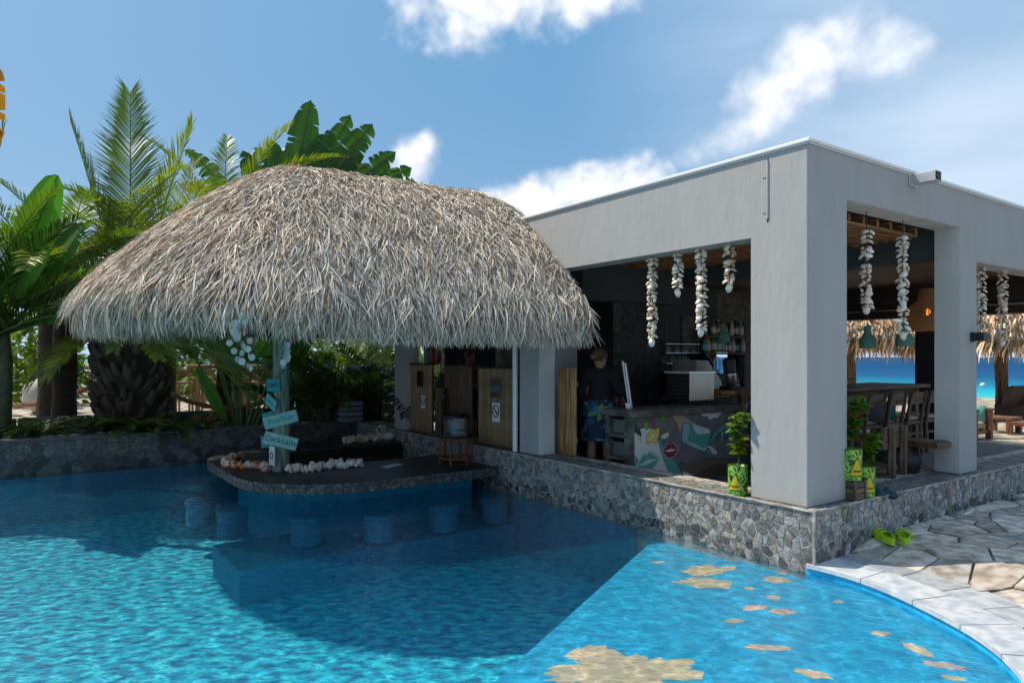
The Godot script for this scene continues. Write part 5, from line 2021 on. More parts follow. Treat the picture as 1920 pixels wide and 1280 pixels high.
func lips(im: Image, x: float, y: float, w: float, h: float, turn: float, c: Color, rim: Color, inner: Color) -> void:
	var shape := [-1.0, 0.05, -0.62, -0.5, -0.3, -0.85, -0.05, -0.62, 0.22, -0.88, 0.6, -0.5, 1.0, 0.02, 0.66, 0.55, 0.2, 0.88, -0.25, 0.88, -0.68, 0.52]
	for pass_ in 2:
		var p := []
		for i in range(0, shape.size(), 2):
			var k := 1.13 if pass_ == 0 else 1.0
			p.append(Vector2(shape[i] * w * k, shape[i + 1] * h * k).rotated(turn) + Vector2(x, y))
		blob(im, p, rim if pass_ == 0 else c, 2.0 if pass_ == 0 else 0.0)
	var m := []
	for e in [[-0.85, 0.04], [-0.2, -0.10], [0.1, -0.2], [0.4, -0.08], [0.85, 0.02], [0.3, 0.16], [-0.2, 0.18]]:
		m.append(Vector2(e[0] * w, e[1] * h).rotated(turn) + Vector2(x, y))
	blob(im, m, inner)
	for i in 7:
		var fx := -0.6 + i * 0.2
		for s in [-1.0, 1.0]:
			var a := Vector2(fx * w, s * 0.32 * h).rotated(turn) + Vector2(x, y)
			var b := Vector2(fx * w * 1.1, s * 0.58 * h).rotated(turn) + Vector2(x, y)
			var d := (b - a).normalized().orthogonal() * 2.2
			fill(im, PackedVector2Array([a - d, a + d, b + d * 0.3, b - d * 0.3]), c.lerp(rim, 0.45))


func mural_tex() -> ImageTexture:
	# 1024 x 512 over 1.94 m x 1.04 m
	var im := Image.create(1024, 512, false, Image.FORMAT_RGB8)
	var bg := lin(0.165, 0.155, 0.145)
	im.fill(bg)
	var nz := FastNoiseLite.new()
	nz.frequency = 0.012
	nz.fractal_octaves = 5
	for y in 512:
		for x in 1024:
			var k := 1.0 + 0.30 * nz.get_noise_2d(x, y)
			im.set_pixel(x, y, lin(0.150 * k, 0.142 * k, 0.134 * k))
	var teal := lin(0.085, 0.33, 0.27)
	var white := lin(0.60, 0.62, 0.60)
	var brown := lin(0.17, 0.105, 0.08)
	# sand hills and waves low on the wall
	blob(im, v2([410, 311, 553, 323, 680, 301, 818, 304, 955, 318, 1040, 330, 1040, 519, 474, 447]), brown, 3.0)
	blob(im, v2([500, 402, 617, 388, 733, 358, 828, 346, 955, 355, 1040, 360, 1040, 536, 500, 449]), lin(0.10, 0.06, 0.045), 3.0)
	blob(im, v2([-29, 108, 13, 81, 93, 63, 146, 74, 183, 121, 220, 154, 267, 234, 304, 298, 352, 349, 345, 420, 300, 540, -29, 540]), white, 3.0)
	blob(im, v2([220, 143, 251, 157, 288, 205, 336, 255, 389, 290, 437, 349, 495, 409, 480, 520, 373, 420, 304, 322, 267, 257]), teal, 3.0)
	blob(im, v2([-29, 216, 13, 234, 34, 261, 40, 313, 60, 420, -29, 440]), teal, 3.0)
	blob(im, v2([463, 359, 527, 377, 617, 421, 553, 421, 474, 399]), white, 2.0)
	# leaves and twigs
	blob(im, v2([-29, -13, 24, -7, 34, 19, -3, 32, -29, 27]), lin(0.03, 0.16, 0.05), 2.5)
	blob(im, v2([-24, 35, 13, 37, 45, 68, 61, 107, 13, 89, -19, 65]), lin(0.015, 0.07, 0.025), 2.5)
	blob(im, v2([82, 33, 114, 27, 124, 50, 114, 76, 93, 63]), lin(0.13, 0.36, 0.03), 2.5)
	blob(im, v2([235, 27, 251, 3, 288, -3, 283, 20]), lin(0.13, 0.36, 0.03), 2.5)
	for l in [[40, 30, 90, 22], [90, 22, 135, 12], [60, 60, 90, 40], [22, 85, 40, 130], [50, 95, 62, 150]]:
		var a := Vector2(l[0], l[1])
		var b := Vector2(l[2], l[3])
		var d := (b - a).normalized().orthogonal() * 3.0
		fill(im, PackedVector2Array([a - d, a + d, b + d * 0.5, b - d * 0.5]), lin(0.02, 0.04, 0.025))
	blob(im, v2([135, 17, 167, 10, 188, 30, 177, 52, 146, 36]), lin(0.26, 0.06, 0.11), 2.5)
	# yellow lips, teal lips, red lips
	blob(im, v2([108, 113, 135, 96, 156, 71, 190, 80, 225, 71, 225, 116, 198, 161, 161, 154, 108, 158, 118, 135]), lin(0.66, 0.52, 0.10), 2.5)
	blob(im, v2([140, 133, 167, 109, 188, 105, 177, 125]), white)
	lips(im, 122, 270, 96, 60, -0.14, teal, white, white)
	lips(im, 337, 215, 72, 52, 0.0, lin(0.20, 0.012, 0.03), lin(0.55, 0.45, 0.45), lin(0.65, 0.58, 0.55))
	# drop, hand, glass, cloud, wave to the right
	blob(im, v2([241, 129, 278, 108, 320, 107, 310, 133, 273, 141]), white, 2.5)
	blob(im, v2([347, -14, 426, -16, 479, 14, 537, 40, 601, 63, 553, 69, 490, 61, 447, 83, 437, 117, 415, 81, 405, 57, 368, 20]), lin(0.42, 0.28, 0.20), 3.0)
	blob(im, v2([654, -9, 675, 23, 706, 20, 744, 46, 781, 36, 818, 38, 849, 20, 871, -9]), white, 2.5)
	blob(im, v2([722, 191, 759, 165, 818, 115, 897, 87, 982, 62, 1040, 30, 1040, 88, 939, 109, 855, 130, 775, 182]), teal, 3.0)
	blob(im, v2([468, 60, 500, 53, 617, 76, 733, 107, 744, 139, 722, 187, 701, 243, 654, 239, 553, 208, 463, 170, 447, 138]), lin(0.30, 0.50, 0.50), 3.0)
	blob(im, v2([532, 72, 564, 81, 590, 127, 654, 138, 728, 127, 717, 187, 680, 221, 590, 187, 521, 166]), teal, 2.0)
	blob(im, v2([474, 60, 521, 59, 532, 87, 511, 158, 479, 181, 452, 154]), lin(0.24, 0.42, 0.44), 2.5)
	blob(im, v2([564, 73, 643, 85, 728, 110, 728, 131, 654, 135, 590, 118]), white, 0.0)
	blob(im, v2([717, 215, 759, 222, 807, 250, 818, 275, 775, 272, 744, 245]), white, 2.5)
	blob(im, v2([706, 239, 744, 253, 749, 280, 722, 269]), teal, 2.0)
	# dragonfly
	for w in [[-38, 0, 26, 24], [38, 6, 26, 24]]:
		blob(im, [Vector2(876 + w[0] - w[2], 160 + w[1]), Vector2(876 + w[0], 160 + w[1] - w[3]), Vector2(876 + w[0] + w[2], 160 + w[1]), Vector2(876 + w[0], 160 + w[1] + w[3])], lin(0.03, 0.13, 0.17), 2.0)
	blob(im, v2([868, 131, 882, 131, 886, 150, 878, 190, 865, 212, 866, 185]), lin(0.35, 0.36, 0.34), 2.0)
	return ImageTexture.create_from_image(im)


func chair_proto(label: String, at: Transform3D, cushion: Color, pad: bool) -> Node3D:
	# back towards local -x (the camera side), seat to +x
	var o := thing("wooden_chair", label, "chair", at, "rough wooden chairs at the high table")
	put("seat", B(0.42, 0.05, 0.44, T(0.22, 0.42, 0), 0.012), M.grey_wood_x, o)
	for z in [-0.19, 0.19]:
		put("leg", G.new().tube([Vector3(0.0, 0.0, z), Vector3(0.02, 0.42, z), Vector3(-0.05, 0.85, z)], [0.026, 0.026, 0.022], 8), M.grey_wood_y, o)
		put("leg", G.new().tube([Vector3(0.41, 0.0, z), Vector3(0.40, 0.40, z)], [0.026], 8), M.grey_wood_y, o)
	put("backrest", B(0.03, 0.16, 0.43, T(-0.015, 0.75, 0, 0, 0, 0.12), 0.008), M.grey_wood_z, o)
	put("stretcher", B(0.03, 0.03, 0.38, T(0.4, 0.2, 0)), M.grey_wood_z, o)
	put("stretcher", B(0.03, 0.03, 0.38, T(0.01, 0.28, 0)), M.grey_wood_z, o)
	if pad:
		var g := G.new()
		g.col = Color(0.36, 0.27, 0.19)
		put("seat_pad", g.box(Vector3(0.38, 0.06, 0.40), T(0.22, 0.475, 0), 0.025), M.plain, o)
	return o


func pillow(label: String, at: Transform3D, w: float, h: float, c: Color, group := "") -> void:
	var o := thing("cushion", label, "cushion", at, group)
	var g := G.new()
	g.col = c
	var n_ := 10
	for s in [-1.0, 1.0]:
		for j in n_:
			for i in n_:
				var q := []
				var nn := []
				for e in [[i, j], [i + 1, j], [i + 1, j + 1], [i, j + 1]]:
					var x: float = e[0] * 2.0 / n_ - 1.0
					var y: float = e[1] * 2.0 / n_ - 1.0
					var b := pow((1.0 - x * x * x * x) * (1.0 - y * y * y * y), 0.5)
					q.append(Vector3(s * b * w * 0.22, (y * (1.0 - 0.10 * (1 - x * x)) + 1.0) * h / 2, x * (1.0 - 0.10 * (1 - y * y)) * w / 2))
					nn.append(Vector3(s, y * 0.7, x * 0.7).normalized())
				g.quadn(q[0], q[1], q[2], q[3], nn[0], nn[1], nn[2], nn[3])
	put("cover", g, M.plain, o)
	var sg := G.new()
	sg.col = c * 0.7
	put("seam", sg.tube([Vector3(0, 0, -w / 2), Vector3(0, h, -w / 2 * 0.98), Vector3(0, h, w / 2), Vector3(0, 0, w / 2), Vector3(0, 0, -w / 2)], [0.005], 5), M.plain, o)


func seating() -> void:
	# high table with a row of chairs
	var o := thing("high_table", "long rough wooden table with pale basket on it in the shaded seating area", "table", LB(1.85, 4.0, 0.405))
	for k in 4:
		put("plank", B(2.9, 0.05, 0.21, T(0, 0.875, -0.32 + k * 0.214), 0.008), M.grey_wood_x, o)
	put("apron", B(2.6, 0.12, 0.03, T(0, 0.79, 0.30)), M.grey_wood_x, o)
	for x in [-1.25, 1.25]:
		for z in [-0.28, 0.28]:
			put("leg", B(0.10, 0.85, 0.10, T(x, 0.425, z)), M.grey_wood_y, o)
	var labs := ["first chair of the row at the high table, behind the tin planters", "second chair in the row at the high table with a grey cushion", "third chair in the row, a teal cushion on it", "fourth chair in the row at the high table, half way to the dark post", "fifth chair in the row at the high table, nearest slim column"]
	var proto: Node3D = null
	for k in 5:
		var at := LB(1.12, 2.72 + k * 0.53, 0.405, PI / 2)
		if proto == null:
			proto = chair_proto(labs[0], at, Color.WHITE, true)
		else:
			var d: Node3D = proto.duplicate()
			d.name = numbered("wooden_chair")
			add_child(d)
			d.transform = at
			d.set_meta("label", labs[k])
	for k in 4:
		var d: Node3D = proto.duplicate()
		d.name = numbered("wooden_chair")
		add_child(d)
		d.transform = LB(2.62, 2.9 + k * 0.6, 0.405, -PI / 2)
		d.set_meta("label", "wooden chair on the far side of the high table, %s counted from the corner column" % ["first", "second", "third", "fourth"][k])
	# the near chair seen from behind
	o = thing("wooden_armchair", "sturdy weathered chair with one broad back plank, nearest in the front opening", "chair", LB(0.36, 2.22, 0.405, 1.70))
	put("seat", B(0.44, 0.07, 0.52, T(0.24, 0.10, 0), 0.015), M.grey_wood_z, o)
	for z in [-0.17, 0.17]:
		put("post", B(0.06, 0.56, 0.07, T(-0.02, 0.28, z), 0.01), M.grey_wood_y, o)
		put("foot", B(0.44, 0.06, 0.07, T(0.22, 0.03, z), 0.01), M.grey_wood_x, o)
	put("backrest", B(0.04, 0.24, 0.56, T(0.03, 0.44, 0), 0.01), M.grey_wood_z, o)
	# live-edge table on a barrel
	o = thing("slab_table", "thick live-edge wooden slab table on a dark barrel against the slim column", "table", LB(0.45, 2.62, 0.405))
	var p := PackedVector2Array()
	for e in [[-0.12, 0.38], [0.02, 0.42], [0.16, 0.40], [0.24, 0.34], [0.25, -0.2], [0.20, -0.7], [-0.08, -0.74], [-0.15, -0.3]]:
		p.append(Vector2(e[0], e[1]))
	put("slab", G.new().prism(p, 0.325, 0.385, 0.01, Transform3D(), Vector2.ZERO, true), M.live_edge, o)
	put("barrel", G.new().lathe([Vector2(0, 0), Vector2(0.19, 0), Vector2(0.23, 0.16), Vector2(0.19, 0.325), Vector2(0, 0.325)], 20, T(-0.05, 0, -0.05)), M.black, o)
	pillow("dark red cushion on the first chair of the row", LB(1.22, 2.90, 0.88), 0.30, 0.22, Color(0.16, 0.022, 0.016))
	pillow("large grey patterned cushion on the second chair of the row", LB(1.25, 3.30, 0.88, 0.1), 0.46, 0.28, Color(0.075, 0.085, 0.08))
	pillow("teal cushion on the third chair of the row", LB(1.25, 3.76, 0.88), 0.32, 0.26, Color(0.05, 0.19, 0.17))
	# basket of white shells on the table
	o = thing("wire_basket", "shallow black wire basket heaped with round white shells on the high table", "basket", LB(1.62, 3.2, 1.305))
	var ring := []
	for i in 5:
		ring.append(Vector3([-0.26, 0.26, 0.26, -0.26, -0.26][i], 0.11, [-0.16, -0.16, 0.16, 0.16, -0.16][i]))
	put("rim", G.new().tube(ring, [0.008], 6), M.black, o)
	var wires := G.new()
	for i in 12:
		var x := -0.26 + i * 0.0473
		wires.tube([Vector3(x, 0.11, -0.16), Vector3(x * 0.95, 0.004, -0.14), Vector3(x * 0.95, 0.004, 0.14), Vector3(x, 0.11, 0.16)], [0.003], 4, false)
	put("wires", wires, M.black, o)
	for x in [-0.03, 0.14]:
		put("handle", G.new().tube([Vector3(x - 0.06, 0.11, 0), Vector3(x - 0.04, 0.17, 0), Vector3(x + 0.04, 0.17, 0), Vector3(x + 0.06, 0.11, 0)], [0.007], 6), M.black, o)
	for i in 16:
		var s := thing("round_shell", "round white shell lying in the wire basket", "shell", LB(1.62 + 0.11 - (i / 8) * 0.14, 3.2 - 0.23 + (i % 8) * 0.062, 1.36), "round white shells in the wire basket")
		var g := G.new()
		g.col = Color(0.52, 0.47, 0.40) * rng.randf_range(0.8, 1.1)
		put("body", g.ball(Vector3.ZERO, Vector3(0.05, 0.045, 0.05) * rng.randf_range(0.9, 1.1), 10, 7), M.shell, s)


func parasol(label: String, at: Vector3, r: float, h: float, eave: float) -> void:
	var o := thing("thatch_parasol", label, "parasol", Transform3D(Basis(), at), "thatched parasols on the beach")
	put("post", G.new().tube([Vector3(0, -0.2, 0), Vector3(0.01, 0.9, 0.01), Vector3(-0.01, 1.5, 0), Vector3(0, h - 0.1, 0)], [0.13, 0.125, 0.135, 0.115], 14), M.palm_post, o)
	var bed := G.new()
	bed.lathe([Vector2(0.02, h), Vector2(r * 0.5, lerpf(h, eave, 0.38)), Vector2(r, eave + 0.1)], 28)
	put("roof_bed", bed, M.straw_bed, o)
	var sm := straw_mesh(0.62, 0.03, 0.1, 0.05, 4)
	var xfs := []
	var cols := []
	for i in 3200:
		var a := rng.randf() * TAU
		var f := sqrt(rng.randf_range(0.01, 1.0))
		var rr := r * f
		var y := lerpf(h, eave + 0.14, pow(f, 1.35))
		var out := Vector3(cos(a), 0, sin(a))
		var down := (out * lerpf(1.0, 0.12, f) + Vector3.DOWN * lerpf(0.5, 1.3, f) + Vector3(rng.randfn(0, 0.12), rng.randfn(0, 0.06), rng.randfn(0, 0.12))).normalized()
		var nn := (out * 0.6 + Vector3.UP).normalized()
		nn = nn.rotated(down, rng.randfn(0, 0.5))
		var x := down.cross(nn).normalized()
		var c := straw_color()
		xfs.append(Transform3D(Basis(x * rng.randf_range(0.7, 1.6), down * rng.randf_range(0.5, 0.95), x.cross(down).normalized()), out * rr + Vector3(0, y + rng.randf_range(-0.02, 0.05), 0)))
		cols.append(Color(c.r * 1.25, c.g * 1.02, c.b * 0.78))
	multi("straw_thatch", sm.mesh(M.straw), xfs, cols, o)


func beach() -> void:
	var g := G.new()
	# sea: turquoise over the sand flats, blue further out; a base colour that belongs to the depth
	var bands := [[28.0, Color(0.10, 0.52, 0.52)], [44.0, Color(0.04, 0.45, 0.50)], [58.0, Color(0.018, 0.32, 0.42)], [70.0, Color(0.012, 0.17, 0.29)], [100.0, Color(0.008, 0.085, 0.20)], [200.0, Color(0.007, 0.06, 0.16)], [600.0, Color(0.010, 0.07, 0.17)], [4500.0, Color(0.02, 0.09, 0.18)]]
	for i in bands.size() - 1:
		var d0: float = bands[i][0]
		var d1: float = bands[i + 1][0]
		var k := g.v.size()
		for e in [[-3500.0, d0, i], [3500.0, d0, i], [3500.0, d1, i + 1], [-3500.0, d1, i + 1]]:
			g.col = bands[e[2]][1]
			g.vert(L(e[0], e[1], -1.0), Vector3.UP)
		g.face(k, k + 1, k + 2)
		g.face(k, k + 2, k + 3)
	struct("sea_water", g, M.sea)
	parasol("thatched beach parasol whose bare trunk post shows in the second opening", Vector3(11.3, 0.12, -16.0), 2.0, 2.75, 1.80)
	parasol("thatched beach parasol seen through the first front opening, post hidden", Vector3(8.1, 0.14, -16.6), 1.75, 2.7, 1.82)
	parasol("thatched beach parasol further along the beach, between the two others", Vector3(15.6, 0.10, -17.5), 1.9, 2.75, 1.86)
	# stool-table, armchair and sofa on the sand
	var o := thing("beach_stool", "low square reddish wooden side table standing on the sand by the post", "table", Transform3D(Basis(Vector3.UP, 0.6), Vector3(9.12, 0.10, -12.9)))
	put("top", B(0.50, 0.05, 0.50, T(0, 0.47, 0), 0.008), M.red_wood_x, o)
	for x in [-0.2, 0.2]:
		for z in [-0.2, 0.2]:
			put("leg", B(0.09, 0.445, 0.09, T(x, 0.222, z), 0.006), M.red_wood_y, o)
	o = thing("beach_armchair", "reddish wooden armchair with pale cushion, half hidden behind the slim column", "chair", Transform3D(Basis(Vector3.UP, 0.62), Vector3(7.80, 0.12, -12.0)))
	for x in [-0.3, 0.3]:
		for z in [-0.3, 0.3]:
			put("leg", B(0.09, 0.66, 0.09, T(x, 0.33, z), 0.006), M.red_wood_y, o)
		put("armrest", B(0.11, 0.045, 0.72, T(x, 0.68, 0), 0.006), M.red_wood_z, o)
	put("seat", B(0.6, 0.06, 0.62, T(0, 0.30, 0)), M.red_wood_x, o)
	var cg := G.new()
	cg.col = Color(0.36, 0.27, 0.17)
	put("cushion", cg.box(Vector3(0.50, 0.14, 0.56), T(0, 0.40, 0), 0.05), M.plain, o)
	put("backrest", B(0.6, 0.3, 0.05, T(0, 0.62, -0.3)), M.red_wood_x, o)
	pillow("small mint green cushion in the half-hidden armchair", Transform3D(Basis(Vector3.UP, 0.8), Vector3(8.05, 0.56, -12.05)), 0.34, 0.3, Color(0.14, 0.42, 0.34))
	o = thing("beach_sofa", "dark wooden sofa with patterned cushions facing the sea behind the post", "sofa", Transform3D(Basis(Vector3.UP, 0.35), Vector3(12.2, 0.12, -15.6)))
	cg = G.new()
	cg.col = Color(0.07, 0.055, 0.045)
	put("base", cg.box(Vector3(2.8, 0.5, 0.8, ), T(0, 0.32, 0), 0.06), M.plain, o)
	put("back_rail", B(2.9, 0.10, 0.10, T(0, 0.72, 0.45)), M.dark_wood_x, o)
	for x in [-1.4, 1.4]:
		put("leg", B(0.1, 0.76, 0.1, T(x, 0.38, 0.45)), M.dark_wood_y, o)
	for k in 4:
		pillow(["brown cushion leaning on the beach sofa left of the post", "red and green patterned cushion leaning on the sofa right of the post", "patterned cushion on the sofa near the picture edge", "patterned cushion at the far end of the beach sofa"][k], Transform3D(Basis.from_euler(Vector3(0, 1.9, 0.4)), Vector3(11.05 + k * 0.58, 0.62, -15.25 - k * 0.1)), 0.7, 0.50, [Color(0.09, 0.05, 0.035), Color(0.20, 0.11, 0.08), Color(0.22, 0.15, 0.10), Color(0.20, 0.12, 0.09)][k], "cushions on the beach sofa")
	o = thing("beach_bench", "end of another reddish wooden bench at the edge of the view", "bench", Transform3D(Basis(Vector3.UP, 0.6), Vector3(9.0, 0.12, -11.75)))
	for x in [0.0, 0.7]:
		put("leg", B(0.10, 0.72, 0.10, T(x, 0.36, 0)), M.red_wood_y, o)
	put("seat", B(0.9, 0.06, 0.5, T(0.35, 0.42, -0.2)), M.red_wood_x, o)
	for k in 3:
		o = thing("buoy", ["white round buoy floating close in, left of the parasol post", "white round buoy floating close in, right of the parasol post", "white round buoy far out beside the parasol post"][k], "buoy", Transform3D(Basis(), [Vector3(43.5, -1.0, -64.0), Vector3(47.0, -1.0, -63.0), Vector3(56.0, -1.0, -72.0)][k]), "white buoys in the sea")
		var bg := G.new()
		bg.col = Color(0.75, 0.75, 0.75)
		put("float", bg.ball(Vector3(0, 0.1, 0), Vector3(0.22, 0.22, 0.22), 10, 8), M.plain, o)
	left_terrace()


func left_terrace() -> void:
	# what shows between the plants at the far left: a paved strip, poufs, rope rail, bar table
	var o := thing("stone_kerb", "rough stone kerb at the back of the planted bed", "kerb", LB(11.7, -4.0, 0.36))
	var x := -8.0
	while x < 7.0:
		var w := rng.randf_range(0.5, 0.8)
		put("kerb_stone", B(w - 0.02, 0.26, 0.26, T(x + w / 2, 0.13, rng.randf_range(-0.02, 0.02)), 0.02), M.concrete, o)
		x += w
	struct("sandy_path", SB(11.9, 20, -14, 8, 0.30, 0.37), M.pale_sand, BT)
	for k in 3:
		o = thing("egg_pouf", ["large pale egg-shaped pouf on the sand left of the palm trunk", "second pale pouf behind the large egg-shaped one", "pale pouf further back on the sand"][k], "pouf", Transform3D(Basis(), [Vector3(-10.9, 0.38, -16.3), Vector3(-11.9, 0.38, -17.8), Vector3(-11.3, 0.38, -20.5)][k]))
		var g := G.new()
		g.col = Color(0.50, 0.46, 0.40)
		put("body", g.ball(Vector3(0, 0.42, 0), Vector3(0.55, 0.44, 0.55), 20, 12), M.plain, o)
		g = G.new()
		g.col = Color(0.2, 0.17, 0.14)
		put("base_ring", g.lathe([Vector2(0.3, 0.0), Vector2(0.36, 0.03), Vector2(0.3, 0.06)], 18), M.plain, o)
	# purple notice on a post and the rope rail
	o = thing("notice_post", "weathered post carrying a purple notice at the end of the rope rail", "sign", Transform3D(Basis(), Vector3(-8.9, 0.36, -14.9)))
	put("post", B(0.10, 1.15, 0.10, T(0, 0.575, 0)), M.grey_wood_y, o)
	var ng := G.new()
	ng.col = Color(0.17, 0.04, 0.10)
	put("notice", ng.box(Vector3(0.17, 0.40, 0.012), T(-0.04, 0.85, 0.06), 0.003), M.satin, o)
	ng = G.new()
	ng.col = Color(0.6, 0.5, 0.55)
	for q in [[0.12, 0.05], [-0.02, 0.07], [-0.12, 0.04]]:
		ng.box(Vector3(0.07, q[1], 0.004), T(-0.04, 0.85 + q[0], 0.068), 0.0)
	put("notice_mark", ng, M.satin, o)
	for k in 3:
		o = thing("rail_post", ["weathered rope-rail post just right of the palm trunk", "weathered rope-rail post far left among the fronds", "weathered rope-rail post behind the banana stems"][k], "post", Transform3D(Basis(), [Vector3(-7.25, 0.36, -14.0), Vector3(-12.6, 0.36, -15.2), Vector3(-4.4, 0.36, -14.6)][k]), "posts of the rope rail")
		put("post", B(0.13, 1.0, 0.13, T(0, 0.5, 0)), M.grey_wood_y, o)
	for r in [[Vector3(-12.6, 1.15, -15.2), Vector3(-8.9, 1.15, -14.9), "thick pinkish rope sagging towards the purple notice post"], [Vector3(-7.25, 1.15, -14.0), Vector3(-4.4, 1.15, -14.6), "thick pinkish rope sagging right of the palm trunk"]]:
		o = thing("thick_rope", r[2], "rope", Transform3D(Basis(), r[0]))
		for s in 3:
			var pts := []
			for i in 61:
				var f := i / 60.0
				var p: Vector3 = (r[1] - r[0]) * f + Vector3(0, -0.55 * 4.0 * f * (1 - f) * 0.9, 0)
				var a := f * 62.0 + s * TAU / 3
				pts.append(p + Vector3(0, cos(a), sin(a)) * 0.026)
			put("strand", G.new().tube(pts, [0.032], 6, false), M.rope, o)
	# table and slim stools behind the rope
	o = thing("beach_bar_table", "tall wooden bar table on the sand behind the rope rail", "table", Transform3D(Basis(Vector3.UP, 0.2), Vector3(-7.7, 0.34, -17.6)))
	put("top", B(2.6, 0.08, 0.8, T(0.9, 1.12, 0)), M.palm_wood_x, o)
	for xx in [-0.2, 0.9, 2.0]:
		for z in [-0.3, 0.3]:
			put("leg", B(0.1, 1.08, 0.1, T(xx, 0.54, z)), M.palm_wood_y, o)
	var first: Node3D = null
	for k in 6:
		var at := Transform3D(Basis(Vector3.UP, 0.2), Vector3(-7.9 + k * 0.52, 0.34, -16.7 - k * 0.07))
		var lab: String = "slim wooden bar stool at the beach bar table, %s from the palm trunk" % ["first", "second", "third", "fourth", "fifth", "sixth"][k]
		if first == null:
			first = thing("bar_stool", lab, "stool", at, "bar stools behind the rope")
			put("seat", B(0.36, 0.05, 0.34, T(0, 0.74, 0)), M.palm_wood_x, first)
			put("backrest", B(0.36, 0.14, 0.03, T(0, 1.0, 0.16)), M.palm_wood_x, first)
			for xx in [-0.15, 0.15]:
				put("leg", B(0.045, 0.74, 0.045, T(xx, 0.37, -0.14)), M.palm_wood_y, first)
				put("leg", B(0.045, 1.06, 0.045, T(xx, 0.53, 0.15)), M.palm_wood_y, first)
		else:
			var d: Node3D = first.duplicate()
			d.name = numbered("bar_stool")
			add_child(d)
			d.transform = at
			d.set_meta("label", lab)
	# the dark trolley, jars and box behind the bar near the far column
	o = thing("hand_trolley", "black trolley with a looped handle behind the bar, left of far column", "trolley", LB(9.9, 0.3, 0.42))
	put("tray", B(0.9, 0.5, 0.5, T(-0.2, 0.25, 0)), M.black, o)
	put("handle", G.new().tube([Vector3(-0.2, 0.5, 0), Vector3(-0.2, 0.92, 0), Vector3(-0.38, 0.96, 0), Vector3(-0.38, 1.06, 0), Vector3(0.0, 1.06, 0), Vector3(0.0, 0.96, 0), Vector3(-0.2, 0.92, 0)], [0.03], 8), M.black, o)
	var hg := G.new()
	hg.col = Color(0.16, 0.17, 0.18)
	put("cover", hg.box(Vector3(0.5, 0.10, 0.36), T(0.1, 0.62, 0, 0, 0, -0.2), 0.03), M.satin, o)
	o = thing("towel_stack", "pale blue towels and clear jugs stacked on the wall beside the far column", "towels", LB(9.35, -0.25, 0.457))
	for k in 4:
		var tg := G.new()
		tg.col = Color(0.14, 0.20, 0.23) * (1.0 + 0.15 * (k % 2))
		put("towel", tg.box(Vector3(0.44 - k * 0.03, 0.10, 0.3), T(k * 0.015, 0.05 + k * 0.102, 0), 0.03), M.plain, o)


func frond(dir: Vector3, len_: float, droop: float, leaf: float, n_: int, w: float, c: Color, stalk := 0.12, twist := 0.0, lift := 0.25) -> G:
	# a feather leaf that starts at the origin; leaflets stand to both sides of the bending stem
	var g := G.new()
	var pts := [Vector3.ZERO]
	var dirs := [dir.normalized()]
	var segs := 22
	var d := dir.normalized()
	var p := Vector3.ZERO
	for i in segs:
		d = (d + Vector3.DOWN * droop * (0.4 + 1.2 * i / segs) / segs * (1.0 - absf(d.y) * 0.25)).normalized()
		p += d * len_ / segs
		pts.append(p)
		dirs.append(d)
	g.col = Color(0.20, 0.22, 0.07)
	var rad := []
	for i in segs + 1:
		rad.append(lerpf(0.022, 0.004, float(i) / segs) * clampf(len_ / 3.0, 0.4, 1.2))
	g.tube(pts, rad, 5, false)
	var side0 := dir.cross(Vector3.UP)
	if side0.length() < 0.15:
		side0 = dir.cross(Vector3(0, 0, 1))
	side0 = side0.normalized()
	for i in n_:
		for s in [-1.0, 1.0]:
			var f := stalk + (1.0 - stalk) * (i + rng.randf_range(0.2, 0.8)) / n_
			var k := f * segs
			var a := clampi(int(k), 0, segs - 1)
			var at: Vector3 = (pts[a] as Vector3).lerp(pts[a + 1], k - a)
			var dd: Vector3 = dirs[a]
			var side := (side0 - dd * side0.dot(dd)).normalized()
			var up := side.cross(dd).normalized()
			if twist != 0.0:
				side = side.rotated(dd, twist)
				up = up.rotated(dd, twist)
			var sweep := lerpf(0.55, 1.5, f)
			var l := leaf * (0.45 + 0.75 * sin(PI * clampf(f * 0.95 + 0.08, 0.0, 1.0))) * rng.randf_range(0.85, 1.1)
			var o: Vector3 = (side * s + dd * sweep + up * (lift + rng.randf_range(-0.15, 0.15))).normalized()
			var tip: Vector3 = (o + Vector3.DOWN * rng.randf_range(0.05, 0.4)).normalized()
			var q1 := at + o * l * 0.55
			var q2 := q1 + tip * l * 0.45
			var wide := (dd - o * dd.dot(o)).normalized() * w * 0.5
			wide = wide.rotated(o, rng.randf_range(-0.5, 0.5))
			var nn := o.cross(wide).normalized()
			var b := rng.randf_range(0.75, 1.25)
			g.col = Color(c.r * b, c.g * b, c.b * b)
			var v0 := g.vert(at - wide * 0.5, nn)
			g.vert(at + wide * 0.5, nn)
			g.vert(q1 + wide, nn)
			g.vert(q1 - wide, nn)
			g.vert(q2, nn)
			g.face(v0, v0 + 1, v0 + 2)
			g.face(v0, v0 + 2, v0 + 3)
			g.face(v0 + 3, v0 + 2, v0 + 4)
	return g


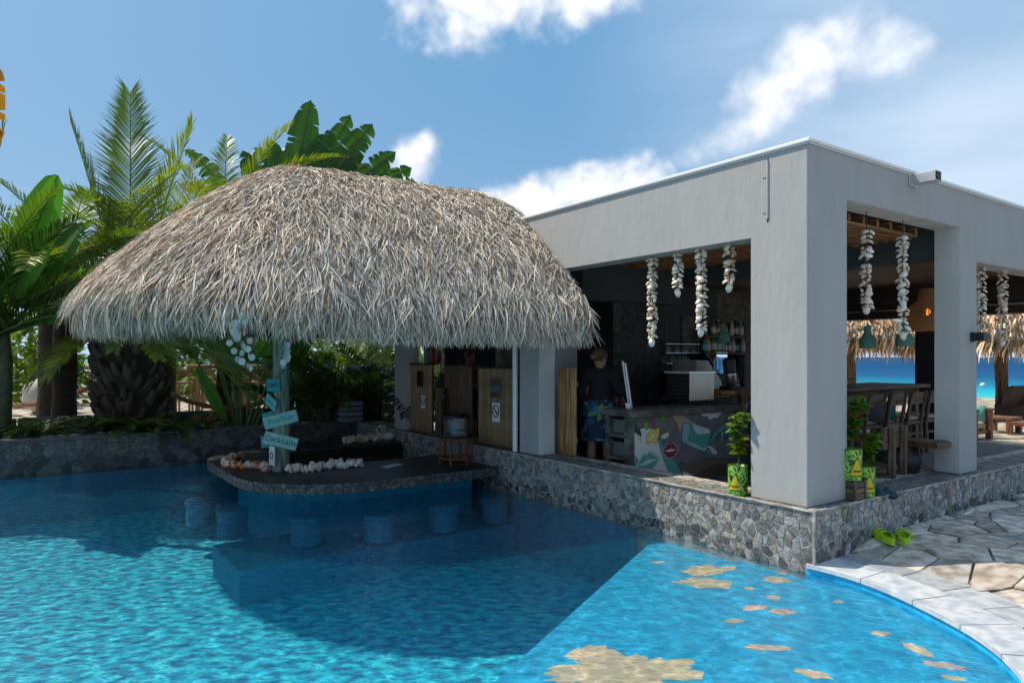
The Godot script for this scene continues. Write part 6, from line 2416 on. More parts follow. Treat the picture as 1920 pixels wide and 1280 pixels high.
func blade(dir: Vector3, len_: float, w: float, droop: float, c: Color, torn: float, face_to: Vector3, stalk := 0.25) -> G:
	# a banana-like leaf: stalk, midrib and a lamina torn into strips
	var g := G.new()
	var segs := 26
	var pts := [Vector3.ZERO]
	var d := dir.normalized()
	var p := Vector3.ZERO
	var dirs := [d]
	for i in segs:
		d = (d + Vector3.DOWN * droop * (i / float(segs)) * 2.0 / segs).normalized()
		p += d * len_ / segs
		pts.append(p)
		dirs.append(d)
	g.col = Color(0.22, 0.26, 0.09)
	var rad := []
	for i in segs + 1:
		rad.append(lerpf(0.026, 0.006, float(i) / segs) * clampf(len_ / 2.5, 0.4, 1.3))
	g.tube(pts, rad, 6, false)
	var i0 := int(stalk * segs)
	for s in [-1.0, 1.0]:
		var i := i0
		while i < segs:
			var run := 1 + int(rng.randf_range(0, 5.0 * (1.0 - torn)))
			if torn < 0.05:
				run = segs
			run = mini(run, segs - i)
			var hang := rng.randf_range(-0.1, 0.5) * torn
			var slip := rng.randf_range(-0.25, 0.35) * torn
			var cut_ := rng.randf_range(0.8, 1.0) if torn > 0.05 else 1.0
			var b := rng.randf_range(0.8, 1.2)
			for k in run:
				var a := i + k
				var quadp := []
				for e in [a, a + 1]:
					var f: float = (e - i0) / float(segs - i0)
					var hw := w * 0.5 * pow(sin(PI * clampf(f * 0.90 + 0.06, 0.0, 1.0)), 0.6) * cut_
					if e == segs:
						hw *= 0.25
					var dd: Vector3 = dirs[e]
					var side := dd.cross(face_to).normalized()
					var nrm := side.cross(dd).normalized()
					var m: Vector3 = pts[e]
					var gap := 0.0
					if torn > 0.05:
						gap = (-1.0 if e == a + 1 and k == run - 1 else 1.0 if e == a and k == 0 else 0.0) * len_ / segs * 0.18
					var out1: Vector3 = m + side * s * hw * 0.5 + nrm * hw * 0.10 + dd * (slip * hw * 0.4)
					var out2: Vector3 = m + side * s * hw * 0.97 + nrm * hw * (0.02 - hang * 0.5) + dd * (slip * hw + gap) + Vector3.DOWN * hang * hw * 0.7
					quadp.append([m, out1, out2])
				g.col = Color(c.r * b, c.g * b, c.b * b) * 1.45
				g.quad(quadp[0][0], quadp[0][1], quadp[1][1], quadp[1][0])
				g.quad(quadp[0][1], quadp[0][2], quadp[1][2], quadp[1][1])
			i += run
	return g


func palm(label: String, at: Vector3, h: float, r0: float, crown: Array, called := "date_palm") -> Node3D:
	var o := thing(called, label, "palm", Transform3D(Basis(), at))
	var tr := G.new()
	var pts := []
	var rad := []
	for i in 9:
		var f := i / 8.0
		pts.append(Vector3(sin(f * 2.0) * 0.03, f * h, 0))
		rad.append(r0 * (1.0 + 0.06 * sin(i * 2.1)) * (0.92 if i < 7 else 0.8))
	tr.tube(pts, rad, 20)
	put("trunk", tr, M.bark, o)
	for e in crown:
		var f := frond(e[0], e[1], e[2], e[3], e[4], e[5], e[6], e[7] if e.size() > 7 else 0.12, e[8] if e.size() > 8 else 0.0)
		put("frond", f, M.palm_leaf, o, T(0, h - rng.randf_range(0.0, 0.15), 0))
	return o


func planting() -> void:
	var gn := Color(0.135, 0.20, 0.034)
	var yl := Color(0.26, 0.30, 0.040)
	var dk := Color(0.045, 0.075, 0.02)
	# the big date palm just behind the planter wall
	var crown := [
		[Vector3(-0.03, 1.0, -0.05), 4.35, 0.50, 0.80, 135, 0.026, gn, 0.08, 0.25], [Vector3(-0.26, 1.0, 0.0), 3.95, 0.30, 0.66, 120, 0.026, gn, 0.10, 0.5],
		[Vector3(0.18, 1.0, -0.1), 4.05, 0.66, 0.75, 130, 0.026, yl, 0.08, -0.3], [Vector3(0.10, 1.0, -0.45), 3.9, 0.25, 0.5, 66, 0.030, yl],
		[Vector3(-0.62, 0.95, 0.1), 4.1, 0.75, 0.5, 66, 0.030, gn], [Vector3(0.75, 0.9, -0.3), 4.2, 0.85, 0.5, 66, 0.030, yl], [Vector3(0.55, 0.9, -0.7), 4.3, 0.8, 0.5, 66, 0.03, yl]]
	for i in 20:
		var a := TAU * i / 20.0 + rng.randf_range(-0.15, 0.15)
		var up := rng.randf_range(-0.1, 0.75)
		crown.append([Vector3(cos(a), up, sin(a) * 0.9), rng.randf_range(2.6, 3.7) * (0.55 if sin(a) > 0.25 else 1.0), rng.randf_range(1.0, 2.0), 0.42, 52, 0.026, gn if i % 3 else yl])
	var o := palm("big date palm with thick shaggy trunk rising left of thatched hut", Vector3(-6.85, 0.38, -12.45), 1.85, 0.55, crown)
	var boots := G.new()
	for k in 150:
		var y := rng.randf_range(0.15, 1.85)
		var a := k * 2.39996
		var out := Vector3(cos(a), 0, sin(a))
		var b := rng.randf_range(0.6, 1.5)
		boots.col = Color(0.10 * b, 0.07 * b, 0.048 * b)
		var base := out * 0.50 + Vector3(0, y, 0)
		boots.tube([base, base + out * 0.08 + Vector3(0, 0.07, 0), base + out * 0.15 + Vector3(0, 0.19, 0)], [0.085, 0.07, 0.035], 5)
	put("leaf_bases", boots, M.plain, o).set_meta("kind", "stuff")
	# left edge: broad banana leaves, one dead and orange
	o = thing("banana_plant", "banana plant at the left picture edge with broad whole leaves", "plant", Transform3D(Basis(), Vector3(-8.25, 0.38, -11.2)))
	put("stem", G.new().tube([Vector3.ZERO, Vector3(0.05, 1.2, 0), Vector3(0.0, 2.2, 0)], [0.13, 0.11, 0.07], 12), M.green_stem, o)
	for e in [[Vector3(0.42, 1.0, 0.15), 2.75, 0.72, 0.35, Color(0.075, 0.20, 0.018), 0.0, Vector3(0.1, 0.1, 1)], [Vector3(0.55, 1.0, -0.1), 2.2, 0.8, 0.4, Color(0.05, 0.13, 0.02), 0.12, Vector3(-0.2, 0.3, 1)], [Vector3(0.25, 1.0, -0.3), 2.1, 0.62, 0.4, Color(0.06, 0.16, 0.02), 0.0, Vector3(0.5, 0.1, 1)], [Vector3(0.9, 0.35, 0.2), 1.9, 0.6, 0.8, Color(0.045, 0.12, 0.02), 0.3, Vector3(0, 0.8, 0.6)], [Vector3(-0.3, 1.0, 0.1), 2.6, 0.65, 0.5, Color(0.05, 0.14, 0.02), 0.4, Vector3(0.2, 0.1, 1)], [Vector3(0.2, 0.6, 0.8), 1.7, 0.5, 0.9, Color(0.04, 0.11, 0.02), 0.3, Vector3(0.3, 0.6, 0.7)], [Vector3(0.62, 1.0, -0.5), 2.5, 0.75, 0.7, Color(0.09, 0.17, 0.03), 0.5, Vector3(-0.2, 0.2, 1)], [Vector3(0.85, 0.9, -0.4), 2.6, 0.7, 0.9, Color(0.16, 0.20, 0.10), 0.6, Vector3(0.1, 0.3, 1)], [Vector3(0.1, 0.9, 0.5), 2.2, 0.7, 0.7, Color(0.05, 0.15, 0.02), 0.1, Vector3(0.3, 0.4, 0.8)]]:
		put("leaf", blade(e[0], e[1], e[2], e[3], e[4], e[5], e[6]), M.leaf, o, T(0, 1.7, 0))
	o = thing("dead_banana_leaf", "drying orange banana plant hanging in at the upper left edge", "plant", Transform3D(Basis(), Vector3(-8.12, 0.38, -10.4)))
	put("stem", G.new().tube([Vector3.ZERO, Vector3(-0.1, 1.8, 0), Vector3(-0.25, 3.2, 0)], [0.14, 0.11, 0.06], 12), M.green_stem, o)
	put("leaf", blade(Vector3(0.22, 1.0, 0.05), 3.55, 0.62, 0.25, Color(0.40, 0.13, 0.012), 0.75, Vector3(0.1, 0.1, 1), 0.3), M.leaf, o, T(-0.3, 2.2, 0))
	put("leaf", blade(Vector3(0.1, 1.0, 0.25), 2.2, 0.5, 0.6, Color(0.16, 0.085, 0.05), 0.8, Vector3(0.3, 0.1, 1), 0.3), M.leaf, o, T(-0.25, 1.7, 0))
	# palm fronds arching in from the left
	crown = []
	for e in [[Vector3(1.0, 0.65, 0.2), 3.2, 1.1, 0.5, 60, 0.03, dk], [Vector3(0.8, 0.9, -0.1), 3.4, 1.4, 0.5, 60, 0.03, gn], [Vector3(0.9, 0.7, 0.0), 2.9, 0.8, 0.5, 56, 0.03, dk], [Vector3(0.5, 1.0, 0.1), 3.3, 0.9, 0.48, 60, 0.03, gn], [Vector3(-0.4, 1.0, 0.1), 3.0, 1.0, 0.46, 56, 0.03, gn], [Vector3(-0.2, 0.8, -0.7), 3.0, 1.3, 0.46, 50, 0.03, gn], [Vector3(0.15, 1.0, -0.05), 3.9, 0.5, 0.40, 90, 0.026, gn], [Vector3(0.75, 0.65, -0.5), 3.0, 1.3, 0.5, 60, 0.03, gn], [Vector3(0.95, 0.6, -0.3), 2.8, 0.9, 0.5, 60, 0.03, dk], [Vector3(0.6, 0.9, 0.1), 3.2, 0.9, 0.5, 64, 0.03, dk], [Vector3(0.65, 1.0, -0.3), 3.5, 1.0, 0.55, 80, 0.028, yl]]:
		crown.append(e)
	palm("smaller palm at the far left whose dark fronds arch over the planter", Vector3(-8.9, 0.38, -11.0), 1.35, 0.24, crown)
	crown = []
	for i in 19:
		var a := TAU * i / 19.0
		crown.append([Vector3(cos(a), rng.randf_range(0.0, 1.2), sin(a)), rng.randf_range(2.4, 3.4), rng.randf_range(1.0, 1.8), 0.42, 48, 0.028, [gn, dk, yl][i % 3]])
	palm("palm with a curved crown filling the gap beyond the left banana leaves", Vector3(-9.6, 0.36, -14.4), 2.3, 0.26, crown)
	crown = []
	for i in 22:
		var a := TAU * i / 22.0
		crown.append([Vector3(cos(a) * 0.8, rng.randf_range(0.3, 1.5), sin(a) * 0.8), rng.randf_range(2.6, 3.7), rng.randf_range(0.6, 1.7), 0.5, 66, 0.028, [gn, yl, gn][i % 3]])
	palm("bright feathery palm just left of the shaggy date palm trunk", Vector3(-8.35, 0.38, -12.9), 2.2, 0.22, crown)
	crown = []
	for i in 16:
		var a := TAU * i / 16.0
		crown.append([Vector3(cos(a) * 0.8, rng.randf_range(0.5, 1.5), sin(a) * 0.8), rng.randf_range(2.4, 3.2), rng.randf_range(0.8, 1.6), 0.5, 60, 0.028, [yl, gn][i % 2]])
	palm("yellow-green palm crown filling the gap above the left slope of the thatch", Vector3(-7.3, 0.36, -14.6), 2.9, 0.2, crown)
	# bird-of-paradise fan rising over the hut ridge
	o = thing("fan_banana", "tall fan of torn banana leaves rising behind the hut ridge", "plant", Transform3D(Basis(), Vector3(-4.9, 0.36, -15.2)))
	for k in 3:
		put("stem", G.new().tube([Vector3(k * 0.3 - 0.3, 0, 0), Vector3(k * 0.3 - 0.4, 2.0, 0), Vector3(k * 0.12 - 0.3, 3.9, 0)], [0.14, 0.12, 0.08], 10), M.green_stem, o)
	for e in [[0.20, 3.3, 0.80, 0.06, 0.10], [0.45, 3.25, 0.74, 0.20, 0.55], [0.60, 3.3, 0.78, 0.22, 0.6], [0.78, 3.2, 0.74, 0.25, 0.65], [0.90, 3.25, 0.74, 0.3, 0.7], [1.02, 3.15, 0.70, 0.3, 0.75], [0.33, 2.7, 0.75, 0.3, 0.5], [-0.05, 2.4, 0.70, 0.55, 0.3], [0.12, 2.1, 0.74, 0.3, 0.05], [-0.25, 2.3, 0.6, 0.8, 0.5], [0.66, 2.5, 0.75, 0.2, 0.4], [0.95, 2.5, 0.7, 0.3, 0.6], [1.15, 2.7, 0.6, 0.3, 0.7]]:
		var br := rng.randf_range(0.9, 1.25)
		var cc := Color(0.030 * br, 0.078 * br, 0.013) if e[0] > -0.1 or e[4] > 0.45 else Color(0.13, 0.27, 0.02)
		put("leaf", blade(Vector3(sin(e[0]), cos(e[0]), rng.randf_range(-0.08, 0.1)), e[1], e[2], e[3], cc, e[4], Vector3(0.35, 0.05, 1.0), 0.20), M.leaf, o, T(-0.25 + e[0] * 0.25, 3.75, 0))
	# withered fan to the left of it and feather palms against the ridge
	o = thing("fan_banana", "wind-torn pale banana plant left of the hut ridge", "plant", Transform3D(Basis(), Vector3(-6.3, 0.36, -15.8)))
	put("stem", G.new().tube([Vector3.ZERO, Vector3(0.1, 2.2, 0), Vector3(0.1, 4.3, 0)], [0.14, 0.12, 0.08], 10), M.green_stem, o)
	for e in [[0.05, 2.4, 0.5, 1.6, 0.85], [0.4, 2.6, 0.5, 1.5, 0.85], [-0.3, 2.2, 0.5, 1.4, 0.85], [0.7, 2.3, 0.5, 1.3, 0.85], [0.2, 2.0, 0.5, 1.8, 0.9], [-0.6, 2.2, 0.45, 1.2, 0.85], [0.95, 2.3, 0.45, 1.1, 0.8]]:
		put("leaf", blade(Vector3(sin(e[0]), cos(e[0]), rng.randf_range(-0.2, 0.2)), e[1], e[2], e[3], [Color(0.20, 0.21, 0.13), Color(0.06, 0.11, 0.03), Color(0.22, 0.18, 0.12)][rng.randi() % 3], e[4], Vector3(0.2, 0.1, 1), 0.3), M.leaf, o, T(0.1, 4.1, 0))
	crown = []
	for e in [[Vector3(0.75, 0.85, 0.1), 3.0], [Vector3(1.0, 0.6, 0.0), 3.1], [Vector3(0.4, 1.0, 0.0), 2.7], [Vector3(-0.5, 0.9, 0.0), 2.8], [Vector3(-0.1, 1.0, -0.3), 2.6], [Vector3(1.0, 0.35, 0.3), 2.6], [Vector3(-0.9, 0.5, 0.2), 2.6], [Vector3(0.6, 0.4, -0.7), 2.6]]:
		crown.append([e[0], e[1], 1.15, 0.42, 60, 0.028, yl, 0.08])
	palm("feather palm showing above the left slope of the thatch", Vector3(-6.0, 0.36, -14.4), 4.05, 0.16, crown)
	# upright stems of banana plants under the eave
	o = thing("banana_clump", "clump of upright banana stems in shade beside the hut post", "plant", Transform3D(Basis(), Vector3(-4.95, 0.40, -12.7)))
	for k in 9:
		var a := (k - 4) * 0.10 + rng.randf_range(-0.03, 0.03)
		put("leaf", blade(Vector3(sin(a) * 1.2, 1.0, rng.randf_range(-0.15, 0.15)), rng.randf_range(2.2, 3.0), 0.5, 0.5, Color(0.05, 0.12, 0.02), 0.3, Vector3(0.3, 0.2, 1), 0.52), M.leaf, o, T((k - 4) * 0.05, 0, rng.randf_range(-0.1, 0.1)))
	put("leaf", blade(Vector3(-0.35, 1.0, 0.3), 1.25, 0.22, 0.2, Color(0.085, 0.22, 0.02), 0.0, Vector3(0.3, 0.1, 1), 0.15), M.leaf, o, T(-0.2, 0, 0.1))
	# dark areca clumps behind the bar
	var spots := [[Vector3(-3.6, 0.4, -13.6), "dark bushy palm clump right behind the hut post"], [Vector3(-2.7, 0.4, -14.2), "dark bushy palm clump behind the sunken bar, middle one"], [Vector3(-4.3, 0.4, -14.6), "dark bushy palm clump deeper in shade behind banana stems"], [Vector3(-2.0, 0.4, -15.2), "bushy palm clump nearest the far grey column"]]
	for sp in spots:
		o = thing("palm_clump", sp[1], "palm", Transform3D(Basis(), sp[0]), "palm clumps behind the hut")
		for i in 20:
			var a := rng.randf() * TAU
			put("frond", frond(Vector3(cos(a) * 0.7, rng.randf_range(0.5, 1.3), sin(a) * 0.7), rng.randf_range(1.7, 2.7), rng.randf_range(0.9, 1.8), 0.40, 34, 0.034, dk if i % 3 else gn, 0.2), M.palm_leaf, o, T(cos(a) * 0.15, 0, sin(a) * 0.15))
	# slim palm with sunlit crown seen past the far column
	crown = []
	for i in 16:
		var a := TAU * i / 16.0
		crown.append([Vector3(cos(a), rng.randf_range(-0.5, 0.7), sin(a)), rng.randf_range(2.0, 2.8), rng.randf_range(1.2, 2.2), 0.5, 44, 0.04, Color(0.15, 0.19, 0.03), 0.15])
	palm("slim grey palm trunk with sunlit yellow-green crown beyond the far column", Vector3(-4.15, 0.3, -20.5), 2.6, 0.19, crown, "slim_palm")
	spots = [[Vector3(-3.2, 0.3, -22.5), "sunlit yellow-green bush beyond the slim palm"], [Vector3(-2.3, 0.3, -21.5), "sunlit leafy bush between slim palm and far column"], [Vector3(-13.5, 0.3, -19.5), "sunlit bush beyond the poufs at the far left"], [Vector3(-9.2, 0.3, -22.0), "sunlit bush behind the shaggy palm trunk"], [Vector3(-16.5, 0.3, -24.0), "broad green bush at the far left beyond the sand"], [Vector3(-6.0, 0.3, -24.0), "green bush far behind the bar table"], [Vector3(0.0, 0.3, -24.0), "green bush far behind the building"], [Vector3(-11.0, 0.3, -25.5), "tall green bush at the back, beyond the egg-shaped poufs"], [Vector3(-14.0, 0.3, -27.0), "tall dull green bush at the back, left of the egg-shaped poufs"], [Vector3(-8.0, 0.3, -27.5), "tall green bush at the back behind the bar table legs"], [Vector3(-19.5, 0.3, -22.5), "wide sunlit bush at the far left edge of the sand"]]
	for sp in spots:
		o = thing("leafy_bush", sp[1], "bush", Transform3D(Basis(), sp[0]), "bushes beyond the sand")
		var lv := G.new()
		for i in 620:
			var d := Vector3(rng.randfn(0, 1), absf(rng.randfn(0, 1)), rng.randfn(0, 1)).normalized() * pow(rng.randf(), 0.4)
			var b := rng.randf_range(0.6, 1.3)
			lv.col = Color(0.11 * b, 0.16 * b, 0.025 * b)
			oval_leaf(lv, d * Vector3(1.7, 2.5, 1.5) + Vector3(0, 0.1, 0), (d + Vector3(0, -0.2, 0) + Vector3(rng.randfn(0, 0.4), rng.randfn(0, 0.4), rng.randfn(0, 0.4))).normalized(), rng.randf_range(0.28, 0.46), rng.randf_range(0.06, 0.10))
		put("foliage", lv, M.leaf, o)
		put("stem", G.new().tube([Vector3.ZERO, Vector3(0.05, 1.2, 0)], [0.06, 0.03], 7), M.bark, o)
	# low cycads round the palm trunk, a red-leaved plant
	for c in [[-6.9, -11.75, "low dark cycad at the foot of the palm trunk, left one"], [-6.3, -11.7, "low dark cycad at the foot of the palm trunk, middle one"], [-5.75, -11.95, "low dark cycad at the foot of the palm trunk, right one"], [-8.6, -11.1, "low dark cycad at the left end of the planted bed"], [-7.7, -11.3, "low green cycad between the left palm and the trunk"]]:
		o = thing("cycad", c[2], "plant", Transform3D(Basis(), Vector3(c[0], 0.40, c[1])), "cycads in the planted bed")
		for i in 24:
			var a := TAU * i / 24.0 + rng.randf_range(-0.2, 0.2)
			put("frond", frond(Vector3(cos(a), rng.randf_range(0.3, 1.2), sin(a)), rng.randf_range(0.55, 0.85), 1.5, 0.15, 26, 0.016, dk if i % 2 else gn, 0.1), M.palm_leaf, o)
	o = thing("red_leaf_plant", "small red-brown leaved plant on the planted bed before the rope", "plant", Transform3D(Basis(), Vector3(-5.35, 0.40, -12.1)))
	for i in 16:
		var a := rng.randf() * TAU
		put("leaf", blade(Vector3(cos(a), rng.randf_range(0.5, 1.6), sin(a)), rng.randf_range(0.22, 0.36), 0.07, 0.6, Color(0.22, 0.06, 0.015) if i % 3 else Color(0.12, 0.10, 0.02), 0.0, Vector3(0.1, 0.5, 1), 0.1), M.leaf, o, T(0, rng.randf_range(0.0, 0.16), 0))
	# pebbles on the planted bed
	for i in 26:
		var t := rng.randf_range(-7.0, -0.8)
		o = put("white_pebble", G.new().ball(Vector3.ZERO, Vector3(rng.randf_range(0.05, 0.13), rng.randf_range(0.03, 0.05), rng.randf_range(0.04, 0.09)), 9, 6), M.pebble, self, LB(rng.randf_range(9.76, 10.1), t, 0.42, rng.randf() * 3.0))
		tag(o, "pale rounded stone lying on the planted bed behind the long mosaic wall", "stone", "pale stones on the planted bed")


# a body as one surface: tapered bones joined by a smooth minimum, meshed as surface nets
func body(bones: Array, cell: float, blend: float) -> G:
	var lo := Vector3.ONE * 1e9
	var hi := -lo
	for b in bones:
		var r := maxf(b[2], b[3]) + blend + cell * 2
		for e in [b[0], b[1]]:
			lo = lo.min(e - Vector3.ONE * r)
			hi = hi.max(e + Vector3.ONE * r)
	var nx := int((hi.x - lo.x) / cell) + 2
	var ny := int((hi.y - lo.y) / cell) + 2
	var nz := int((hi.z - lo.z) / cell) + 2
	var f := PackedFloat32Array()
	f.resize(nx * ny * nz)
	f.fill(1.0)
	for b in bones:
		var a: Vector3 = b[0]
		var d: Vector3 = b[1] - a
		var dd := maxf(d.length_squared(), 1e-9)
		var ra: float = b[2]
		var rb: float = b[3]
		var flat: float = b[4] if b.size() > 4 else 1.0
		var reach := maxf(ra, rb) * maxf(1.0, flat) + blend * 2.5 + cell * 2
		var l0: Vector3 = (a.min(b[1]) - Vector3.ONE * reach - lo) / cell
		var h0: Vector3 = (a.max(b[1]) + Vector3.ONE * reach - lo) / cell
		for k in range(maxi(0, int(l0.z)), mini(nz, int(h0.z) + 1)):
			for j in range(maxi(0, int(l0.y)), mini(ny, int(h0.y) + 1)):
				for i in range(maxi(0, int(l0.x)), mini(nx, int(h0.x) + 1)):
					var p := lo + Vector3(i, j, k) * cell - a
					var t := clampf(p.dot(d) / dd, 0.0, 1.0)
					var q := p - d * t
					q.z *= flat
					var v := q.length() - lerpf(ra, rb, t)
					var at := (k * ny + j) * nx + i
					var o := f[at]
					var h := clampf(0.5 + 0.5 * (o - v) / blend, 0.0, 1.0)
					f[at] = lerpf(o, v, h) - blend * h * (1.0 - h)
	var g := G.new()
	var id := {}
	for k in nz - 1:
		for j in ny - 1:
			for i in nx - 1:
				var c := []
				var inside := 0
				for e in 8:
					var v := f[((k + (e >> 2)) * ny + j + ((e >> 1) & 1)) * nx + i + (e & 1)]
					c.append(v)
					if v < 0.0:
						inside += 1
				if inside == 0 or inside == 8:
					continue
				var sum := Vector3.ZERO
				var n_ := 0
				for e in [[0, 1], [2, 3], [4, 5], [6, 7], [0, 2], [1, 3], [4, 6], [5, 7], [0, 4], [1, 5], [2, 6], [3, 7]]:
					var u: float = c[e[0]]
					var w: float = c[e[1]]
					if (u < 0.0) != (w < 0.0):
						var t := u / (u - w)
						var pa := Vector3(e[0] & 1, (e[0] >> 1) & 1, e[0] >> 2)
						var pb := Vector3(e[1] & 1, (e[1] >> 1) & 1, e[1] >> 2)
						sum += pa.lerp(pb, t)
						n_ += 1
				var nn := Vector3(c[1] + c[3] + c[5] + c[7] - c[0] - c[2] - c[4] - c[6], c[2] + c[3] + c[6] + c[7] - c[0] - c[1] - c[4] - c[5], c[4] + c[5] + c[6] + c[7] - c[0] - c[1] - c[2] - c[3])
				id[(k * ny + j) * nx + i] = g.vert(lo + (Vector3(i, j, k) + sum / n_) * cell, nn.normalized())
	var step := [1, nx, nx * ny]
	for k in range(1, nz - 1):
		for j in range(1, ny - 1):
			for i in range(1, nx - 1):
				var at := (k * ny + j) * nx + i
				for ax in 3:
					if (f[at] < 0.0) != (f[at + step[ax]] < 0.0):
						var s1: int = step[(ax + 1) % 3]
						var s2: int = step[(ax + 2) % 3]
						var q := [at, at - s1, at - s1 - s2, at - s2]
						if q.all(func(z): return id.has(z)):
							g.face(id[q[0]], id[q[1]], id[q[2]])
							g.face(id[q[0]], id[q[2]], id[q[3]])
	return g


func bone(a: Vector3, b: Vector3, ra: float, rb: float, flat := 1.0) -> Array:
	return [a, b, ra, rb, flat]


func hand(wrist: Vector3, along: Vector3, palm_to: Vector3, thumb_side: Vector3) -> G:
	var d := along.normalized()
	var s := thumb_side.normalized()
	var n_ := palm_to.normalized()
	var bones := [bone(wrist, wrist + d * 0.03, 0.022, 0.026)]
	for k in 4:
		var off := s * (0.027 - k * 0.018)
		bones.append(bone(wrist + d * 0.015, wrist + d * 0.082 + off, 0.016, 0.013))
		var root := wrist + d * 0.085 + off
		var l: float = [0.038, 0.043, 0.040, 0.031][k]
		var m := root + (d + n_ * 0.35).normalized() * l
		var m2 := m + (d + n_ * 1.1).normalized() * l * 0.72
		bones.append(bone(root, m, 0.0092, 0.0085))
		bones.append(bone(m, m2, 0.0085, 0.0078))
		bones.append(bone(m2, m2 + (d * 0.4 + n_).normalized() * l * 0.5, 0.0078, 0.0068))
	var tr := wrist + d * 0.028 + s * 0.024
	var tm := tr + (d * 0.7 + s * 0.8 + n_ * 0.3).normalized() * 0.04
	bones.append(bone(tr, tm, 0.014, 0.0105))
	bones.append(bone(tm, tm + (d + s * 0.25 + n_ * 0.4).normalized() * 0.032, 0.0105, 0.008))
	return body(bones, 0.0045, 0.006)


func head_shape(c: Vector3, fwd: Vector3) -> G:
	# one head with brow, nose, lips, chin and ears, on a fine grid of its own
	var f := fwd.normalized()
	var s := f.cross(Vector3.UP).normalized()
	var u := Vector3.UP
	var bones := [bone(c - f * 0.022 + u * 0.03, c + f * 0.02 + u * 0.035, 0.082, 0.074), bone(c + f * 0.03 - u * 0.02, c + f * 0.045 - u * 0.075, 0.056, 0.034), bone(c - f * 0.03 - u * 0.02, c - f * 0.02 - u * 0.10, 0.055, 0.048),
		bone(c + f * 0.092 + u * 0.015, c + f * 0.108 - u * 0.022, 0.009, 0.014), bone(c + f * 0.078 - u * 0.056 - s * 0.016, c + f * 0.078 - u * 0.056 + s * 0.016, 0.010, 0.010), bone(c + f * 0.074 - u * 0.068 - s * 0.014, c + f * 0.074 - u * 0.068 + s * 0.014, 0.010, 0.010),
		bone(c + f * 0.072 + u * 0.032 - s * 0.042, c + f * 0.072 + u * 0.032 + s * 0.042, 0.014, 0.014)]
	for e in [-1.0, 1.0]:
		bones.append(bone(c + s * e * 0.076 + u * 0.018 - f * 0.012, c + s * e * 0.08 - u * 0.018 - f * 0.005, 0.014, 0.010))
	return body(bones, 0.006, 0.016)


